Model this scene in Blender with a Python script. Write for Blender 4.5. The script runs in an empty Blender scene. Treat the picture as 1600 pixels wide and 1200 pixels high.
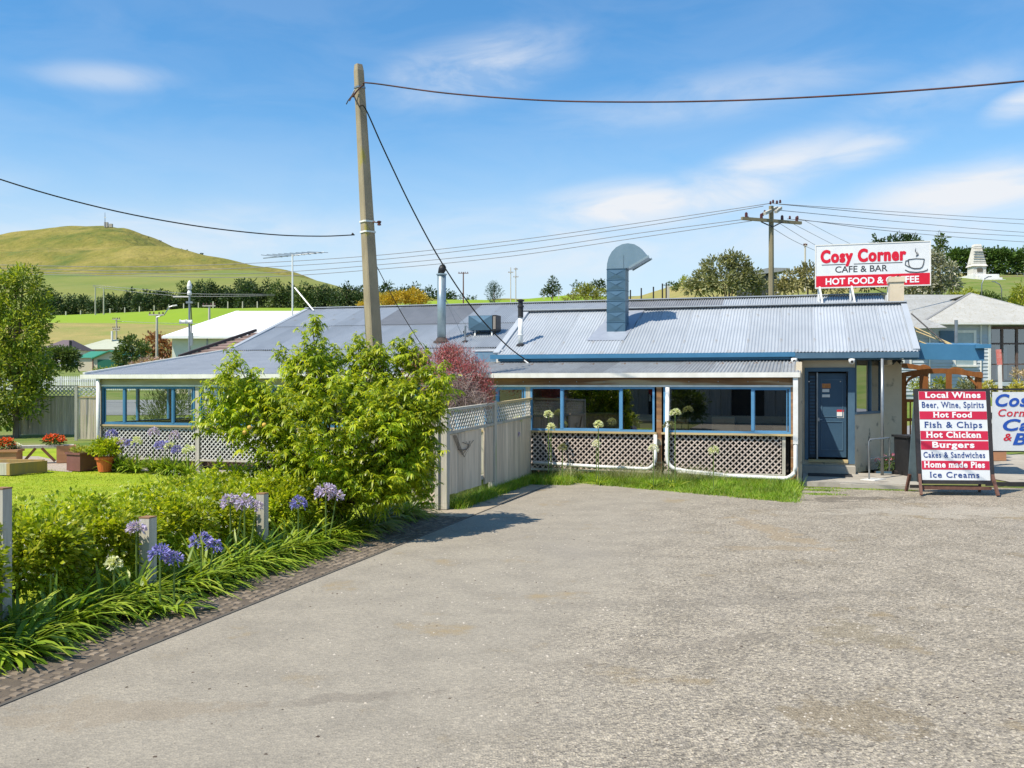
import bpy, math, random
import numpy as np
from mathutils import Vector, Matrix
random.seed(7); rng = np.random.default_rng(7)
sc = bpy.context.scene
COL = sc.collection
R = math.radians
# ------------------------------------------------------------------ camera, light, exposure
H = 2.15; F = 1500.0
cam = bpy.data.cameras.new('camera'); camo = bpy.data.objects.new('camera', cam); COL.objects.link(camo)
camo.location = (0, 0, H); camo.rotation_euler = (R(90), 0, 0)
cam.sensor_width = 36.0; cam.lens = 36.0 * F / 1600.0; cam.clip_start = 0.1; cam.clip_end = 12000
sc.camera = camo
SUN = Vector((0.50, 0.38, -0.90)).normalized()           # direction the sunlight travels
sun = bpy.data.lights.new('sun', 'SUN'); sun.energy = 4.3; sun.angle = R(0.55); sun.color = (1.0, 0.91, 0.78)
suno = bpy.data.objects.new('sun', sun); COL.objects.link(suno)
suno.rotation_euler = SUN.to_track_quat('-Z', 'Y').to_euler(); suno.location = (-10, -5, 20)
sc.view_settings.view_transform = 'Standard'; sc.view_settings.look = 'None'
sc.view_settings.exposure = 0.60; sc.view_settings.gamma = 1.0; sc.view_settings.use_curve_mapping = False
world = bpy.data.worlds.new('World'); sc.world = world; world.use_nodes = True
def build_world():
    nt = world.node_tree; n = nt.nodes; L = nt.links; n.clear()
    out = n.new('ShaderNodeOutputWorld'); bg = n.new('ShaderNodeBackground')
    sky = n.new('ShaderNodeTexSky'); sky.sky_type = 'NISHITA'; sky.sun_disc = False
    sky.sun_elevation = math.asin(-SUN.z); sky.sun_rotation = math.atan2(-SUN.x, -SUN.y)
    sky.altitude = 50; sky.air_density = 1.15; sky.dust_density = 0.6; sky.ozone_density = 2.2
    bg.inputs['Strength'].default_value = 0.118
    tc = n.new('ShaderNodeTexCoord')
    def math_(op, a, b=None, clamp=False):
        m = n.new('ShaderNodeMath'); m.operation = op; m.use_clamp = clamp
        for i, v in enumerate((a, b)):
            if v is None: continue
            if isinstance(v, (int, float)): m.inputs[i].default_value = v
            else: L.new(v, m.inputs[i])
        return m.outputs[0]
    # noise stretched sideways, as high wisps are
    mp = n.new('ShaderNodeMapping'); mp.inputs['Scale'].default_value = (1.0, 1.0, 3.2); mp.inputs['Rotation'].default_value = (0, R(-9), 0)
    L.new(tc.outputs['Generated'], mp.inputs['Vector'])
    nz = n.new('ShaderNodeTexNoise'); nz.inputs['Scale'].default_value = 7.0; nz.inputs['Detail'].default_value = 9; nz.inputs['Roughness'].default_value = .58; nz.inputs['Distortion'].default_value = .55
    L.new(mp.outputs[0], nz.inputs['Vector'])
    r1 = n.new('ShaderNodeMapRange'); r1.inputs['From Min'].default_value = .38; r1.inputs['From Max'].default_value = .62
    L.new(nz.outputs['Fac'], r1.inputs['Value'])
    total = None
    # cloud banks: (direction x/y, z/y, half width, half height, tilt, weight)
    for (px, py, rx, rz, tilt, wgt) in [(990, 326, 190, 50, 2, 1.0), (1120, 312, 150, 36, 10, .8), (1190, 270, 200, 52, 16, .75), (1330, 236, 120, 32, 8, .6), (1530, 295, 240, 58, 8, .95),
                               (745, 108, 190, 60, 12, .62), (165, 120, 120, 26, 4, .36), (1120, 150, 330, 46, 6, .28), (1470, 140, 170, 40, 8, .30), (1600, 160, 60, 32, 20, .75),
                               (300, 365, 420, 60, 0, .55), (800, 385, 480, 70, 0, .6), (1330, 365, 420, 60, 0, .55), (-500, 250, 500, 100, 0, .6), (2300, 200, 600, 120, 0, .6)]:
        c = Vector(((px - 800) / F, 1, (600 - py) / F)); k = 1 / c.length; c.normalize()
        m = n.new('ShaderNodeMapping'); m.vector_type = 'TEXTURE'
        m.inputs['Location'].default_value = c; m.inputs['Rotation'].default_value = (0, R(-tilt), 0)
        m.inputs['Scale'].default_value = (rx / F * k, .6, rz / F * k)
        L.new(tc.outputs['Generated'], m.inputs['Vector'])
        ln = n.new('ShaderNodeVectorMath'); ln.operation = 'LENGTH'; L.new(m.outputs[0], ln.inputs[0])
        mr = n.new('ShaderNodeMapRange'); mr.interpolation_type = 'SMOOTHSTEP'
        mr.inputs['From Min'].default_value = 1.15; mr.inputs['From Max'].default_value = .1; mr.inputs['To Max'].default_value = wgt
        L.new(ln.outputs['Value'], mr.inputs['Value'])
        total = mr.outputs[0] if total is None else math_('MAXIMUM', total, mr.outputs[0])
    cov = math_('MULTIPLY', total, math_('ADD', math_('MULTIPLY', r1.outputs[0], .80), .34), True)
    # thin general veil
    cov = math_('ADD', cov, math_('MULTIPLY', r1.outputs[0], .07), True)
    # pale band towards the horizon
    sep = n.new('ShaderNodeSeparateXYZ'); L.new(tc.outputs['Generated'], sep.inputs[0])
    hz = n.new('ShaderNodeMapRange'); hz.interpolation_type = 'SMOOTHERSTEP'
    hz.inputs['From Min'].default_value = .33; hz.inputs['From Max'].default_value = -.02; hz.inputs['To Max'].default_value = .92
    L.new(sep.outputs['Z'], hz.inputs['Value'])
    tint = n.new('ShaderNodeMix'); tint.data_type = 'RGBA'; tint.blend_type = 'MULTIPLY'; tint.inputs['Factor'].default_value = 1
    L.new(sky.outputs[0], tint.inputs['A']); tint.inputs['B'].default_value = (0.40, 0.76, 0.98, 1)
    mh = n.new('ShaderNodeMix'); mh.data_type = 'RGBA'; L.new(hz.outputs[0], mh.inputs['Factor']); L.new(tint.outputs['Result'], mh.inputs['A'])
    mh.inputs['B'].default_value = (4.35, 4.95, 5.45, 1)
    mx = n.new('ShaderNodeMix'); mx.data_type = 'RGBA'; L.new(cov, mx.inputs['Factor']); L.new(mh.outputs['Result'], mx.inputs['A'])
    mx.inputs['B'].default_value = (4.75, 4.95, 5.25, 1)
    L.new(mx.outputs['Result'], bg.inputs['Color']); L.new(bg.outputs[0], out.inputs['Surface'])
build_world()

# ------------------------------------------------------------------ the cafe's own axes (u along its front, v away from it)
TH = R(16.7); CT, ST = math.cos(TH), math.sin(TH)
AX, AY = -10.83, 25.18; VA = AX * ST + AY * CT
def W(u, v, z=0.0): return Vector((AX + u * CT + v * ST, AY - u * ST + v * CT, z))
def UZ(x, y, v):
    k = (x - 800) / F; Z = (VA + v) / (k * ST + CT); X = k * Z
    return ((X - AX) * CT - (Z - AY) * ST, H - (y - 600) * Z / F)
def U(x, v): return UZ(x, 600, v)[0]
def ZZ(x, y, v): return UZ(x, y, v)[1]
def P(x, y, Z): return Vector(((x - 800) / F * Z, Z, H - (y - 600) * Z / F))
def G(x, Z, z=0.0): return Vector(((x - 800) / F * Z, Z, z))

# ------------------------------------------------------------------ materials
MATS = {}
def newmat(name):
    m = bpy.data.materials.new(name); m.use_nodes = True
    nt = m.node_tree; return m, nt, nt.nodes, nt.links, nt.nodes['Principled BSDF']
def ramp(n, cols, pos=None):
    r = n.new('ShaderNodeValToRGB'); e = r.color_ramp.elements
    pos = pos or [i / (len(cols) - 1) for i in range(len(cols))]
    while len(e) < len(cols): e.new(.5)
    for i, c in enumerate(cols): e[i].position = pos[i]; e[i].color = (*c, 1)
    return r
def mat(name, c1, c2=None, rough=.7, scale=6, detail=6, bump=0.0, bscale=None, metal=0, stretch=(1, 1, 1), spec=.3, c3=None, speck=None, island=0.0, objrand=0.0, coords='Object', bdist=.01):
    if name in MATS: return MATS[name]
    m, nt, n, L, b = newmat(name)
    c2 = c2 or tuple(x * .8 for x in c1)
    tc = n.new('ShaderNodeTexCoord'); mp = n.new('ShaderNodeMapping'); mp.inputs['Scale'].default_value = stretch
    L.new(tc.outputs[coords], mp.inputs['Vector'])
    nz = n.new('ShaderNodeTexNoise'); nz.inputs['Scale'].default_value = scale; nz.inputs['Detail'].default_value = detail; nz.inputs['Roughness'].default_value = .62
    L.new(mp.outputs[0], nz.inputs['Vector'])
    cols = [c1, c2] if c3 is None else [c1, c2, c3]
    r = ramp(n, cols, [.36, .66] if c3 is None else [.32, .5, .7]); L.new(nz.outputs['Fac'], r.inputs[0]); cur = r.outputs[0]
    if speck:
        n2 = n.new('ShaderNodeTexNoise'); n2.inputs['Scale'].default_value = speck[1]; n2.inputs['Detail'].default_value = 3; L.new(mp.outputs[0], n2.inputs['Vector'])
        mr = n.new('ShaderNodeMapRange'); mr.inputs['From Min'].default_value = speck[2]; mr.inputs['From Max'].default_value = speck[2] + .08
        L.new(n2.outputs['Fac'], mr.inputs['Value'])
        mx = n.new('ShaderNodeMix'); mx.data_type = 'RGBA'; L.new(mr.outputs[0], mx.inputs['Factor']); L.new(cur, mx.inputs['A']); mx.inputs['B'].default_value = (*speck[0], 1)
        cur = mx.outputs['Result']
    if island or objrand:
        if island: src = n.new('ShaderNodeNewGeometry').outputs['Random Per Island']
        else: src = n.new('ShaderNodeObjectInfo').outputs['Random']
        a = island or objrand
        mr = n.new('ShaderNodeMapRange'); mr.inputs['To Min'].default_value = 1 - a; mr.inputs['To Max'].default_value = 1 + a; L.new(src, mr.inputs['Value'])
        vm = n.new('ShaderNodeVectorMath'); vm.operation = 'SCALE'; L.new(cur, vm.inputs[0]); L.new(mr.outputs[0], vm.inputs['Scale']); cur = vm.outputs[0]
    L.new(cur, b.inputs['Base Color'])
    b.inputs['Roughness'].default_value = rough; b.inputs['Metallic'].default_value = metal; b.inputs['Specular IOR Level'].default_value = spec
    if bump:
        n3 = n.new('ShaderNodeTexNoise'); n3.inputs['Scale'].default_value = bscale or scale * 4; n3.inputs['Detail'].default_value = 5; L.new(mp.outputs[0], n3.inputs['Vector'])
        bp = n.new('ShaderNodeBump'); bp.inputs['Strength'].default_value = bump; bp.inputs['Distance'].default_value = bdist
        L.new(n3.outputs['Fac'], bp.inputs['Height']); L.new(bp.outputs[0], b.inputs['Normal'])
    MATS[name] = m; return m
def leafmat(name, cols, transl=.3, rough=.45, spec=.35, patch=.35, pscale=1.6):
    if name in MATS: return MATS[name]
    m, nt, n, L, b = newmat(name); out = n['Material Output']
    g = n.new('ShaderNodeNewGeometry'); r = ramp(n, cols); L.new(g.outputs['Random Per Island'], r.inputs[0])
    tc = n.new('ShaderNodeTexCoord'); nz = n.new('ShaderNodeTexNoise'); nz.inputs['Scale'].default_value = pscale; nz.inputs['Detail'].default_value = 3; L.new(tc.outputs['Object'], nz.inputs['Vector'])
    mr = n.new('ShaderNodeMapRange'); mr.inputs['From Min'].default_value = .3; mr.inputs['From Max'].default_value = .7; mr.inputs['To Min'].default_value = 1 - patch; mr.inputs['To Max'].default_value = 1 + patch
    L.new(nz.outputs['Fac'], mr.inputs['Value'])
    vm = n.new('ShaderNodeVectorMath'); vm.operation = 'SCALE'; L.new(r.outputs[0], vm.inputs[0]); L.new(mr.outputs[0], vm.inputs['Scale'])
    L.new(vm.outputs[0], b.inputs['Base Color']); b.inputs['Roughness'].default_value = rough; b.inputs['Specular IOR Level'].default_value = spec
    t = n.new('ShaderNodeBsdfTranslucent'); mx = n.new('ShaderNodeMixShader'); mx.inputs[0].default_value = transl
    v2 = n.new('ShaderNodeVectorMath'); v2.operation = 'MULTIPLY'; L.new(vm.outputs[0], v2.inputs[0]); v2.inputs[1].default_value = (1.5, 1.45, .6); L.new(v2.outputs[0], t.inputs['Color'])
    L.new(b.outputs[0], mx.inputs[1]); L.new(t.outputs[0], mx.inputs[2]); L.new(mx.outputs[0], out.inputs['Surface'])
    MATS[name] = m; return m
def glassmat(name, tint=(.75, .8, .8), refl=.14, fr=1.0):
    if name in MATS: return MATS[name]
    m, nt, n, L, b = newmat(name); out = n['Material Output']; n.remove(b)
    t = n.new('ShaderNodeBsdfTransparent'); t.inputs[0].default_value = (*tint, 1)
    gl = n.new('ShaderNodeBsdfGlossy'); gl.inputs['Roughness'].default_value = .012; gl.inputs['Color'].default_value = (.95, .97, 1, 1)
    f = n.new('ShaderNodeFresnel'); f.inputs['IOR'].default_value = 1.5
    a = n.new('ShaderNodeMath'); a.operation = 'ADD'; a.use_clamp = True; L.new(f.outputs[0], a.inputs[0]); a.inputs[1].default_value = refl
    mx = n.new('ShaderNodeMixShader'); L.new(a.outputs[0], mx.inputs[0]); L.new(t.outputs[0], mx.inputs[1]); L.new(gl.outputs[0], mx.inputs[2]); L.new(mx.outputs[0], out.inputs['Surface'])
    MATS[name] = m; return m
def woodmat(name, c1, c2, rough=.8, grain=(1, 1, .06), scale=30, lichen=None, objrand=.12):
    if name in MATS: return MATS[name]
    return mat(name, c1, c2, rough=rough, scale=scale, stretch=grain, bump=.35, bscale=scale * 2, speck=lichen, objrand=objrand, bdist=.004)

M = {}
M['blue'] = mat('blue_paint', (.045, .155, .27), (.055, .18, .31), rough=.45, scale=3)
M['blue_frame'] = mat('blue_window_paint', (.10, .27, .46), (.085, .23, .40), rough=.4, scale=4)
M['blue_door'] = mat('dark_blue_door_paint', (.040, .085, .135), (.048, .10, .155), rough=.42, scale=2.5)
M['blue_grey'] = mat('faded_blue_paint', (.075, .14, .20), (.06, .115, .17), rough=.5, scale=3)
M['white'] = mat('white_paint', (.74, .73, .68), (.62, .61, .55), rough=.5, scale=4, stretch=(1, 1, .4))
M['pvc'] = mat('white_plastic_pipe', (.76, .76, .74), (.66, .66, .62), rough=.35, scale=5)
M['render'] = mat('tan_plaster', (.66, .56, .41), (.58, .49, .355), rough=.9, scale=2.2, bump=.4, bscale=120, speck=((.26, .23, .18), 3.0, .62))
M['beam'] = woodmat('stained_timber_beam', (.30, .165, .075), (.13, .065, .035), grain=(.10, 1, 1), scale=9, lichen=((.40, .33, .22), 4, .58))
M['beam_pale'] = woodmat('weathered_pale_beam', (.42, .37, .24), (.27, .25, .15), grain=(.10, 1, 1), scale=9)
M['post'] = woodmat('weathered_grey_post', (.52, .49, .41), (.36, .34, .28), scale=26, lichen=((.33, .34, .16), 7, .63))
M['board'] = woodmat('weathered_fence_board', (.72, .60, .45), (.52, .43, .32), scale=22, lichen=((.22, .21, .18), 4, .63), objrand=.16)
M['slat'] = woodmat('grey_lattice_slat', (.56, .47, .41), (.43, .36, .31), scale=24, grain=(1, 1, 1), objrand=.15)
M['slat_l'] = woodmat('pale_grey_lattice_slat', (.60, .59, .54), (.46, .45, .41), scale=24, grain=(1, 1, 1), objrand=.12)
M['sill'] = woodmat('bare_timber_sill', (.52, .40, .19), (.40, .32, .18), grain=(.1, 1, 1), scale=20)
M['iron'] = mat('galvanised_roof_iron', (.39, .42, .45), (.33, .36, .39), rough=.5, metal=.05, scale=1.1, objrand=.09, spec=.4, speck=((.30, .29, .27), 2.6, .64), stretch=(1, .5, 1))
M['iron_dark'] = mat('darker_roof_iron', (.27, .28, .295), (.23, .24, .255), rough=.6, metal=0, scale=1.3, objrand=.05)
M['iron_old'] = mat('weathered_veranda_iron', (.33, .345, .35), (.25, .255, .25), rough=.6, metal=.1, scale=2.2, objrand=.12, speck=((.22, .14, .09), 5, .64), stretch=(1, .4, 1))
M['iron_flat'] = mat('blue_grey_veranda_iron', (.42, .44, .46), (.37, .39, .41), rough=.6, metal=0, scale=1.5, objrand=.04)
M['galv'] = mat('galvanised_steel', (.33, .40, .42), (.26, .32, .34), rough=.38, metal=.55, scale=3.5, spec=.5)
M['duct'] = mat('blue_grey_duct_steel', (.105, .185, .25), (.085, .15, .205), rough=.4, metal=.5, scale=1.6)
M['black'] = mat('black_paint', (.02, .02, .022), (.03, .03, .032), rough=.5)
M['rubber'] = mat('black_cable_sheath', (.018, .016, .016), (.03, .024, .022), rough=.6)
M['dark'] = mat('dark_lining_and_shade', (.030, .028, .026), (.045, .04, .036), rough=.9)
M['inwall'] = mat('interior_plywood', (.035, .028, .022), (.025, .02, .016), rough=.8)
M['card'] = mat('cardboard', (.40, .27, .16), (.34, .225, .13), rough=.85, scale=4)
M['conc_pole'] = mat('weathered_concrete_pole', (.35, .29, .20), (.26, .215, .15), rough=.92, scale=3, bump=.5, bscale=60, speck=((.34, .29, .06), 2.2, .64), stretch=(1, 1, .5))
M['concrete'] = mat('worn_concrete', (.40, .37, .31), (.31, .285, .24), rough=.92, scale=1.3, bump=.25, bscale=90, speck=((.22, .20, .17), 2.1, .6))
M['rust'] = mat('rust_brown_paint', (.17, .085, .06), (.12, .06, .045), rough=.7, scale=12)
M['pergola'] = woodmat('orange_brown_stained_timber', (.30, .115, .03), (.22, .08, .022), grain=(1, 1, .15), scale=14)
M['silver'] = mat('grey_steel_tube', (.30, .32, .33), (.24, .26, .27), rough=.35, metal=.6, scale=8)
M['glass'] = glassmat('dark_window_glass', (.70, .74, .74), .19)
M['glass_clear'] = glassmat('clear_window_glass', (.92, .95, .94), .02)
M['glass_side'] = glassmat('reflective_entry_glass', (.5, .55, .55), .42)

# ------------------------------------------------------------------ mesh building
class MB:
    def __init__(s): s.v = []; s.f = []
    def add(s, vs, fs):
        b = len(s.v); s.v += [tuple(p) for p in vs]; s.f += [tuple(i + b for i in f) for f in fs]; return s
    def box(s, a, b):
        x0, y0, z0 = a; x1, y1, z1 = b
        if x0 > x1: x0, x1 = x1, x0
        if y0 > y1: y0, y1 = y1, y0
        if z0 > z1: z0, z1 = z1, z0
        return s.add([(x0, y0, z0), (x1, y0, z0), (x1, y1, z0), (x0, y1, z0), (x0, y0, z1), (x1, y0, z1), (x1, y1, z1), (x0, y1, z1)],
              [(3, 2, 1, 0), (4, 5, 6, 7), (0, 1, 5, 4), (1, 2, 6, 5), (2, 3, 7, 6), (3, 0, 4, 7)])
    def beam(s, p, q, w, h, up=(0, 0, 1)):
        p = Vector(p); q = Vector(q); d = (q - p).normalized(); up = Vector(up)
        if abs(d.dot(up)) > .98: up = Vector((0, 1, 0))
        a = d.cross(up).normalized() * (w / 2); b = a.cross(d).normalized() * (h / 2)
        vs = [p - a - b, p + a - b, p + a + b, p - a + b, q - a - b, q + a - b, q + a + b, q - a + b]
        return s.add(vs, [(3, 2, 1, 0), (4, 5, 6, 7), (0, 1, 5, 4), (1, 2, 6, 5), (2, 3, 7, 6), (3, 0, 4, 7)])
    def tube(s, pts, r, n=8, cap=True):
        pts = [Vector(p) for p in pts]; rs = r if isinstance(r, (list, tuple)) else [r] * len(pts); b = len(s.v)
        ref = Vector((0, 0, 1)) if abs((pts[-1] - pts[0]).normalized().z) < .9 else Vector((0, 1, 0))
        for i, p in enumerate(pts):
            d = (pts[min(i + 1, len(pts) - 1)] - pts[max(i - 1, 0)]).normalized()
            rr = ref if abs(d.dot(ref)) < .95 else Vector((.7, .7, .1))
            a = d.cross(rr).normalized(); c = a.cross(d)
            for k in range(n):
                t = 2 * math.pi * k / n; s.v.append(tuple(p + (a * math.cos(t) + c * math.sin(t)) * rs[i]))
        for i in range(len(pts) - 1):
            for k in range(n):
                k2 = (k + 1) % n; s.f.append((b + i * n + k, b + i * n + k2, b + (i + 1) * n + k2, b + (i + 1) * n + k))
        if cap:
            s.f.append(tuple(b + k for k in range(n - 1, -1, -1))); e = b + (len(pts) - 1) * n; s.f.append(tuple(e + k for k in range(n)))
        return s
    def lathe(s, prof, n=16, c=(0, 0, 0)):
        b = len(s.v)
        for (r, z) in prof:
            for k in range(n):
                t = 2 * math.pi * k / n; s.v.append((c[0] + r * math.cos(t), c[1] + r * math.sin(t), c[2] + z))
        for i in range(len(prof) - 1):
            for k in range(n):
                k2 = (k + 1) % n; s.f.append((b + i * n + k, b + i * n + k2, b + (i + 1) * n + k2, b + (i + 1) * n + k))
        s.f.append(tuple(b + k for k in range(n - 1, -1, -1))); e = b + (len(prof) - 1) * n; s.f.append(tuple(e + k for k in range(n)))
        return s
    def prism(s, poly, d):                       # closed polygon (3D points) pushed along d
        d = Vector(d); n = len(poly); P0 = [Vector(p) for p in poly]
        return s.add(P0 + [p + d for p in P0], [tuple(range(n - 1, -1, -1)), tuple(range(n, 2 * n))] + [(i, (i + 1) % n, (i + 1) % n + n, i + n) for i in range(n)])
    def quad(s, a, b, c, d): return s.add([a, b, c, d], [(0, 1, 2, 3)])
    def mesh(s, name, m, smooth=False):
        me = bpy.data.meshes.new(name); me.from_pydata(s.v, [], s.f)
        if m: me.materials.append(m)
        if smooth: me.polygons.foreach_set('use_smooth', [True] * len(me.polygons))
        me.update(); return me
    def build(s, name, m, parent=None, smooth=False, **kw):
        return ob(name, s.mesh(name, m, smooth), parent, **kw)
def ob(name, me, parent=None, label=None, cat=None, group=None, kind=None, loc=None, rot=None):
    o = bpy.data.objects.new(name, me); COL.objects.link(o)
    if parent is not None: o.parent = parent
    if label: o['label'] = label
    if cat: o['category'] = cat
    if group: o['group'] = group
    if kind: o['kind'] = kind
    if loc is not None: o.location = loc
    if rot is not None: o.rotation_euler = rot
    return o
def thing(name, label, cat, loc=(0, 0, 0), rz=0, group=None):
    return ob(name, None, None, label, cat, group, None, loc, (0, 0, rz))
def structure(name, mb, m, smooth=False): return mb.build(name, m, None, smooth, kind='structure')
def copy_tree(o, parent=None, **kw):
    c = o.copy(); COL.objects.link(c); c.parent = parent
    for ch in list(o.children): copy_tree(ch, c)
    for k, v in kw.items():
        if k == 'loc': c.location = v
        elif k == 'rz': c.rotation_euler[2] = v
        elif k == 'scale': c.scale = v
        else: c[k] = v
    return c
def np_mesh(name, V, Fq, m, smooth=False):
    V = np.asarray(V, np.float32); Fq = np.asarray(Fq, np.int32); k = Fq.shape[1]
    me = bpy.data.meshes.new(name); me.vertices.add(len(V)); me.vertices.foreach_set('co', V.ravel())
    me.loops.add(Fq.size); me.loops.foreach_set('vertex_index', Fq.ravel()); me.polygons.add(len(Fq))
    me.polygons.foreach_set('loop_start', np.arange(0, Fq.size, k, dtype=np.int32)); me.polygons.foreach_set('loop_total', np.full(len(Fq), k, np.int32))
    if smooth: me.polygons.foreach_set('use_smooth', np.ones(len(Fq), bool))
    me.materials.append(m); me.update(calc_edges=True); return me
def nrm(a): return a / (np.linalg.norm(a, axis=-1, keepdims=True) + 1e-9)
def strips(base, d, L, Wd, droop=0.0, nseg=2, kind='leaf', roll=.5, curl=0.0):
    """N leaves or blades as narrow curved strips -> vertices, quads"""
    N = len(base); d = nrm(d); L = np.broadcast_to(L, N); Wd = np.broadcast_to(Wd, N); droop = np.broadcast_to(droop, N)
    up = np.tile([0, 0, 1.0], (N, 1)) + rng.normal(0, roll, (N, 3)); side = nrm(np.cross(d, up))
    t = np.linspace(0, 1, nseg + 1)
    prof = {'leaf': (np.array([.62, .62]) if nseg == 1 else np.sin(np.pi * np.clip(t * .92 + .05, 0, 1)) ** .8), 'blade': (1 - t ** 1.6) * .95 + .05, 'strap': np.minimum(1, (1 - t) * 3 + .08), 'star': np.where(t > .3, 1, .25) * (1.05 - t ** 3)}[kind]
    pos = base[:, None, :] + d[:, None, :] * (L[:, None] * t)[:, :, None]
    pos[:, :, 2] -= (droop * L)[:, None] * t[None] ** 2
    w = (Wd[:, None] * prof[None] * .5)[:, :, None] * side[:, None, :]
    V = np.stack([pos - w, pos + w], 2).reshape(-1, 3)
    q = np.array([[2 * i, 2 * i + 1, 2 * i + 3, 2 * i + 2] for i in range(nseg)])
    Fq = (q[None] + (np.arange(N) * 2 * (nseg + 1))[:, None, None]).reshape(-1, 4)
    return V, Fq
def join_np(parts):
    V = []; Fs = []; o = 0
    for v, f in parts: V.append(v); Fs.append(f + o); o += len(v)
    return np.concatenate(V), np.concatenate(Fs)
def rdir(n, zmin=-1.0):
    z = rng.uniform(zmin, 1, n); a = rng.uniform(0, 2 * np.pi, n); r = np.sqrt(1 - z * z); return np.stack([r * np.cos(a), r * np.sin(a), z], 1)
def grow_crown(lobes, dens, leaf, lw, droop=.3, nseg=1, shell=.55, clump=None, perclump=22, cr=.16, updir=.35, zmin=-.5, kind='leaf'):
    """foliage: leaf clumps through the outer part of each lobe (cx,cy,cz,rx,ry,rz)"""
    B = []; D = []
    for (cx, cy, cz, rx, ry, rz) in lobes:
        area = (rx * ry + rx * rz + ry * rz)
        nc = max(3, int(dens * area)); dr = rdir(nc, zmin); rad = (shell + (1 - shell) * rng.random(nc)) ** .8
        rad *= rng.uniform(.82, 1.1, nc)
        C = np.array([cx, cy, cz]) + dr * rad[:, None] * np.array([rx, ry, rz])
        cc = np.repeat(C, perclump, 0); dd = np.repeat(dr, perclump, 0); o = rdir(len(cc)); 
        B.append(cc + o * cr * rng.uniform(.3, 1, (len(cc), 1))); D.append(o + dd * .7 + np.array([0, 0, updir]))
    B = np.concatenate(B); D = np.concatenate(D); n = len(B)
    return strips(B, D, leaf * rng.uniform(.7, 1.3, n), lw * rng.uniform(.7, 1.3, n), droop, nseg, kind, roll=.9)
# ================================================================== GROUND AND TERRAIN
def sheet(name, pts, z, m, th=0.0, kind='structure', res=None):
    mb = MB()
    mb.add([(p[0], p[1], z) for p in pts], [tuple(range(len(pts)))]); return mb.build(name, m, None, kind=kind)
def uvpoly(l): return [W(u, v)[:2] for u, v in l]
mg = mat('rough_grass_ground', (.10, .14, .025), (.17, .17, .05), rough=1, scale=.6, bump=.6, bscale=14, coords='Object', c3=(.12, .17, .03), bdist=.05)
mb = MB(); mb.add([(-500, -300, -.03), (500, -300, -.03), (500, 29, -.03), (-500, 29, -.03)], [(0, 1, 2, 3)]); structure('ground', mb, mg)

cols = np.array([-3200, -600, 0, 80, 200, 300, 400, 500, 570, 700, 800, 900, 1000, 1070, 1200, 1350, 1450, 1520, 1600, 2200, 4800], float)
def row(d, **k): return d
ROWS = [  # distance, kind, values by column (z in metres, or picture height y as seen from the road)
 (28.9, 'z', [-.03] * 21),
 (33, 'z', [-.02] * 15 + [.0, .1, .1, .1, .1, .1]),
 (40, 'z', [0] * 14 + [0, .1, .55, .6, .6, .6, .6]),
 (47, 'z', [.3] * 12 + [.5, .8, 1.2, 1.6, 1.9, 1.9, 1.9, 1.9, 1.9]),
 (70, 'z', [1.6, 1.6, 1.6, 1.6, 1.6, 1.6, 1.7, 1.8, 2, 2.2, 2.4, 2.8, 3.2, 3.6, 4.2, 4.6, 5, 5.2, 5.4, 5.4, 4]),
 (85, 'y', [590, 590, 590, 590, 590, 588, 585, 580, 575, 565, 555, 545, 530, 520, 505, 495, 486, 480, 482, 470, 560]),
 (112, 'y', [580, 580, 580, 580, 580, 578, 575, 570, 560, 545, 540, 530, 510, 490, 480, 470, 458, 452, 450, 445, 560]),
 (130, 'y', [572, 572, 572, 572, 571, 568, 565, 558, 548, 535, 525, 515, 500, 480, 470, 455, 437, 430, 430, 428, 550]),
 (200, 'y', [540, 540, 537, 536, 534, 528, 520, 512, 505, 498, 494, 490, 478, 458, 450, 444, 432, 428, 428, 428, 540]),
 (260, 'y', [520, 510, 505, 504, 505, 509, 505, 498, 490, 480, 478, 472, 463, 441, 438, 436, 430, 428, 428, 428, 540]),
 (350, 'y', [505, 500, 499, 496, 490, 481, 483, 487, 480, 469, 470, 461, 470, 450, 445, 440, 435, 432, 432, 432, 560]),
 (430, 'y', [505, 498, 496, 494, 489, 485, 482, 482, 479, 471, 473, 475, 478, 470, 460, 455, 450, 450, 450, 450, 570]),
 (600, 'y', [500, 475, 466, 462, 460, 455, 455, 460, 466, 482, 484, 490, 490, 490, 480, 475, 470, 470, 470, 480, 580]),
 (900, 'y', [520, 445, 434, 433, 431, 428, 427, 442, 459, 487, 492, 495, 495, 495, 490, 490, 490, 490, 490, 500, 590]),
 (1020, 'y', [530, 450, 438, 437, 434, 432, 435, 450, 468, 492, 495, 495, 495, 495, 490, 490, 490, 490, 490, 500, 590]),
 (1260, 'y', [540, 440, 404, 397, 390, 405, 430, 452, 470, 492, 495, 495, 495, 495, 490, 490, 490, 490, 490, 500, 590]),
 (1500, 'y', [560, 430, 371, 356, 356, 394, 427, 450, 468, 492, 495, 495, 495, 495, 490, 490, 490, 490, 490, 500, 590]),
 (2400, 'y', [585, 480, 440, 430, 430, 445, 470, 490, 500, 510, 510, 510, 510, 510, 510, 510, 510, 510, 510, 520, 590]),
 (6000, 'y', [590] * 21)]
CREST_X = np.array([-600, 0, 45, 90, 130, 165, 195, 215, 240, 270, 300, 330, 380, 400, 450, 500, 570, 4800], float)
CREST_Y = np.array([430, 371, 361, 354, 352, 351, 354, 361, 371, 384, 394, 402, 418, 425, 440, 452, 468, 500], float)
def zrow(i, X):
    D, kind, vals = ROWS[i]; v = np.interp(X, cols, np.array(vals, float))
    if D == 1500: v = np.where(X > -600, np.interp(X, CREST_X, CREST_Y), v)
    return v if kind == 'z' else H + (600 - v) * D / F
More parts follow.
